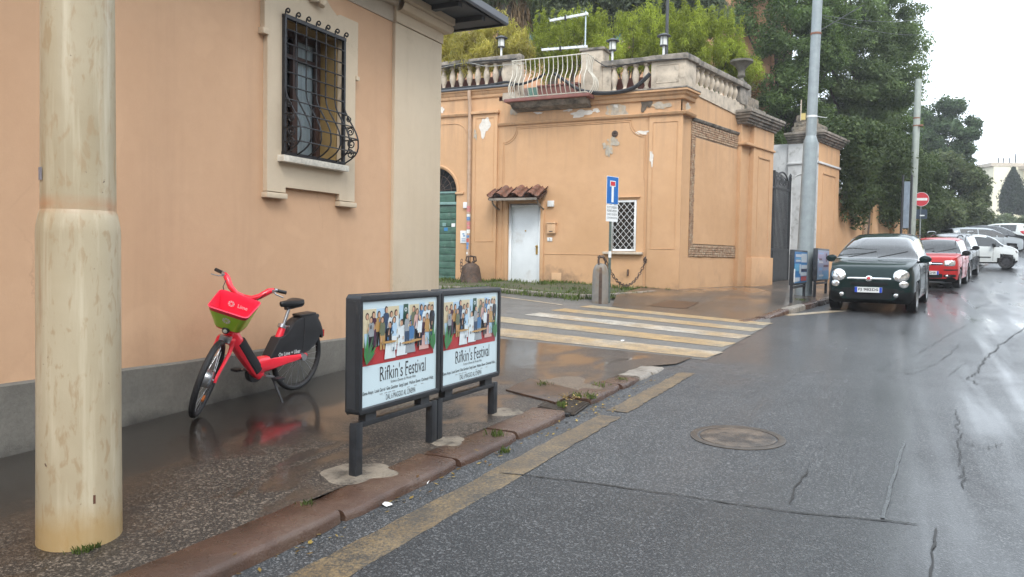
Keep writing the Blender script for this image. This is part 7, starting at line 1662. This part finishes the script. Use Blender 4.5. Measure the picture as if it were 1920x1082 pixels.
def flat_leaves(name, spots, n, size, mat, seed, label, zf):
    rg = np.random.default_rng(seed); V = []; Fc = []
    for k in range(n):
        s_ = spots[rg.integers(0, len(spots))]; x, y = s_[0]+rg.normal()*s_[2], s_[1]+rg.normal()*s_[3]; a = rg.uniform(0, 6.28); L = size*rg.uniform(.5,1.4); z = zf(x, y)+.008
        o = len(V); c_, s2 = math.cos(a), math.sin(a)
        for u, v, h in ((-.5,0,0),(0,.25,.006),(.5,0,.01),(0,-.25,.004)): V.append((x+(u*c_-v*s2)*L, y+(u*s2+v*c_)*L, z+h))
        Fc.append((o,o+1,o+2,o+3))
    me = bpy.data.meshes.new(name); me.from_pydata(V, [], Fc); me.materials.append(mat); return tag(link(name, me), label, 'litter', kind='stuff')
LM['fallen'] = leaf_mat('fallen_leaves', (.10,.05,.02), (.42,.30,.08), .2, .4)
gut = [(kerb_x(y)+.07, y, .05, .35) for y in np.arange(2.4, 9, .4)]; dsp = [(kerb_x(7.1)-.25, 7.12, .08, .07)]*6
flat_leaves('leaf_litter', gut+dsp+[(kerb_x(6.9)+.05, 7.0, .12, .15)]*3, 260, .035, LM['fallen'], 12, 'brown and yellow leaf litter in the gutter', lambda x, y: walk_z(x, y) if x < kerb_x(y) else road_z(x, y))
for k, (px, py) in enumerate(((725,948),(1167,640),(800,905),(865,868),(1298,548),(1285,546),(1310,545))):
    q = hit(px, py, off=0 if k < 4 else .03); z = q[2]+.004
    m = MB(); pts = [(q[0]+.05*math.cos(a)*rnd.uniform(.4,1), q[1]+.05*math.sin(a)*rnd.uniform(.4,1), z+rnd.uniform(0,.015)) for a in np.linspace(0, 6.28, 8)[:-1]]; m.add(pts+[(q[0],q[1],z+.02)], [(i,(i+1) % 7,7) for i in range(7)])
    tag(m.build('paper_scrap', M['plate_white'], fixn=False), ['crumpled white paper in the gutter below the kerb','white scrap on the zebra crossing','tiny white scrap on the near yellow line','tiny white scrap beside the near kerb','leftmost white scrap at the foot of the corner pilaster','middle white scrap at the foot of the corner wall','rightmost white scrap at the foot of the brick-framed wall'][k], 'litter')
# overhead wires
for a, b, lab in (((1524,25),(1760,28),'upper thin overhead wire leaving the lamp pole'),((1524,28),(1760,62),'lower thin overhead wire leaving the lamp pole')):
    p0, p1 = Vector(at_d(*a, 20)), Vector(at_d(*b, 34)); tag(MB().tube([p0.lerp(p1, t_)-Vector((0,0,.25*4*t_*(1-t_))) for t_ in np.linspace(0, 1, 14)], .006, 5).build('overhead_wire', M['iron'], smooth=True), lab, 'wire')
# dark flag pole behind the corner pedestal
fp = at_d(1251, 40, 21.6); tag(MB().tube([(fp[0],fp[1],5.95),(fp[0],fp[1],11)], .045, 8).build('dark_post', M['gate_iron'], smooth=True), 'thin dark post rising behind the corner garden lamp', 'post')
# ---------------------------------------------------------------- damp air over the whole street
t = NT('damp_air'); t.t.nodes.remove(t.b); pv = t.n('VolumePrincipled'); pv.inputs['Color'].default_value = (.93,.96,1,1); pv.inputs['Density'].default_value = .0010; pv.inputs['Anisotropy'].default_value = .2
t.l(pv.outputs[0], t.out.inputs['Volume'])
hz_ = MB().box(-420, 420, -62, 720, -4.5, 40).build('haze', t.mat); tag(hz_, 'thin damp haze in the street air', kind='stuff')
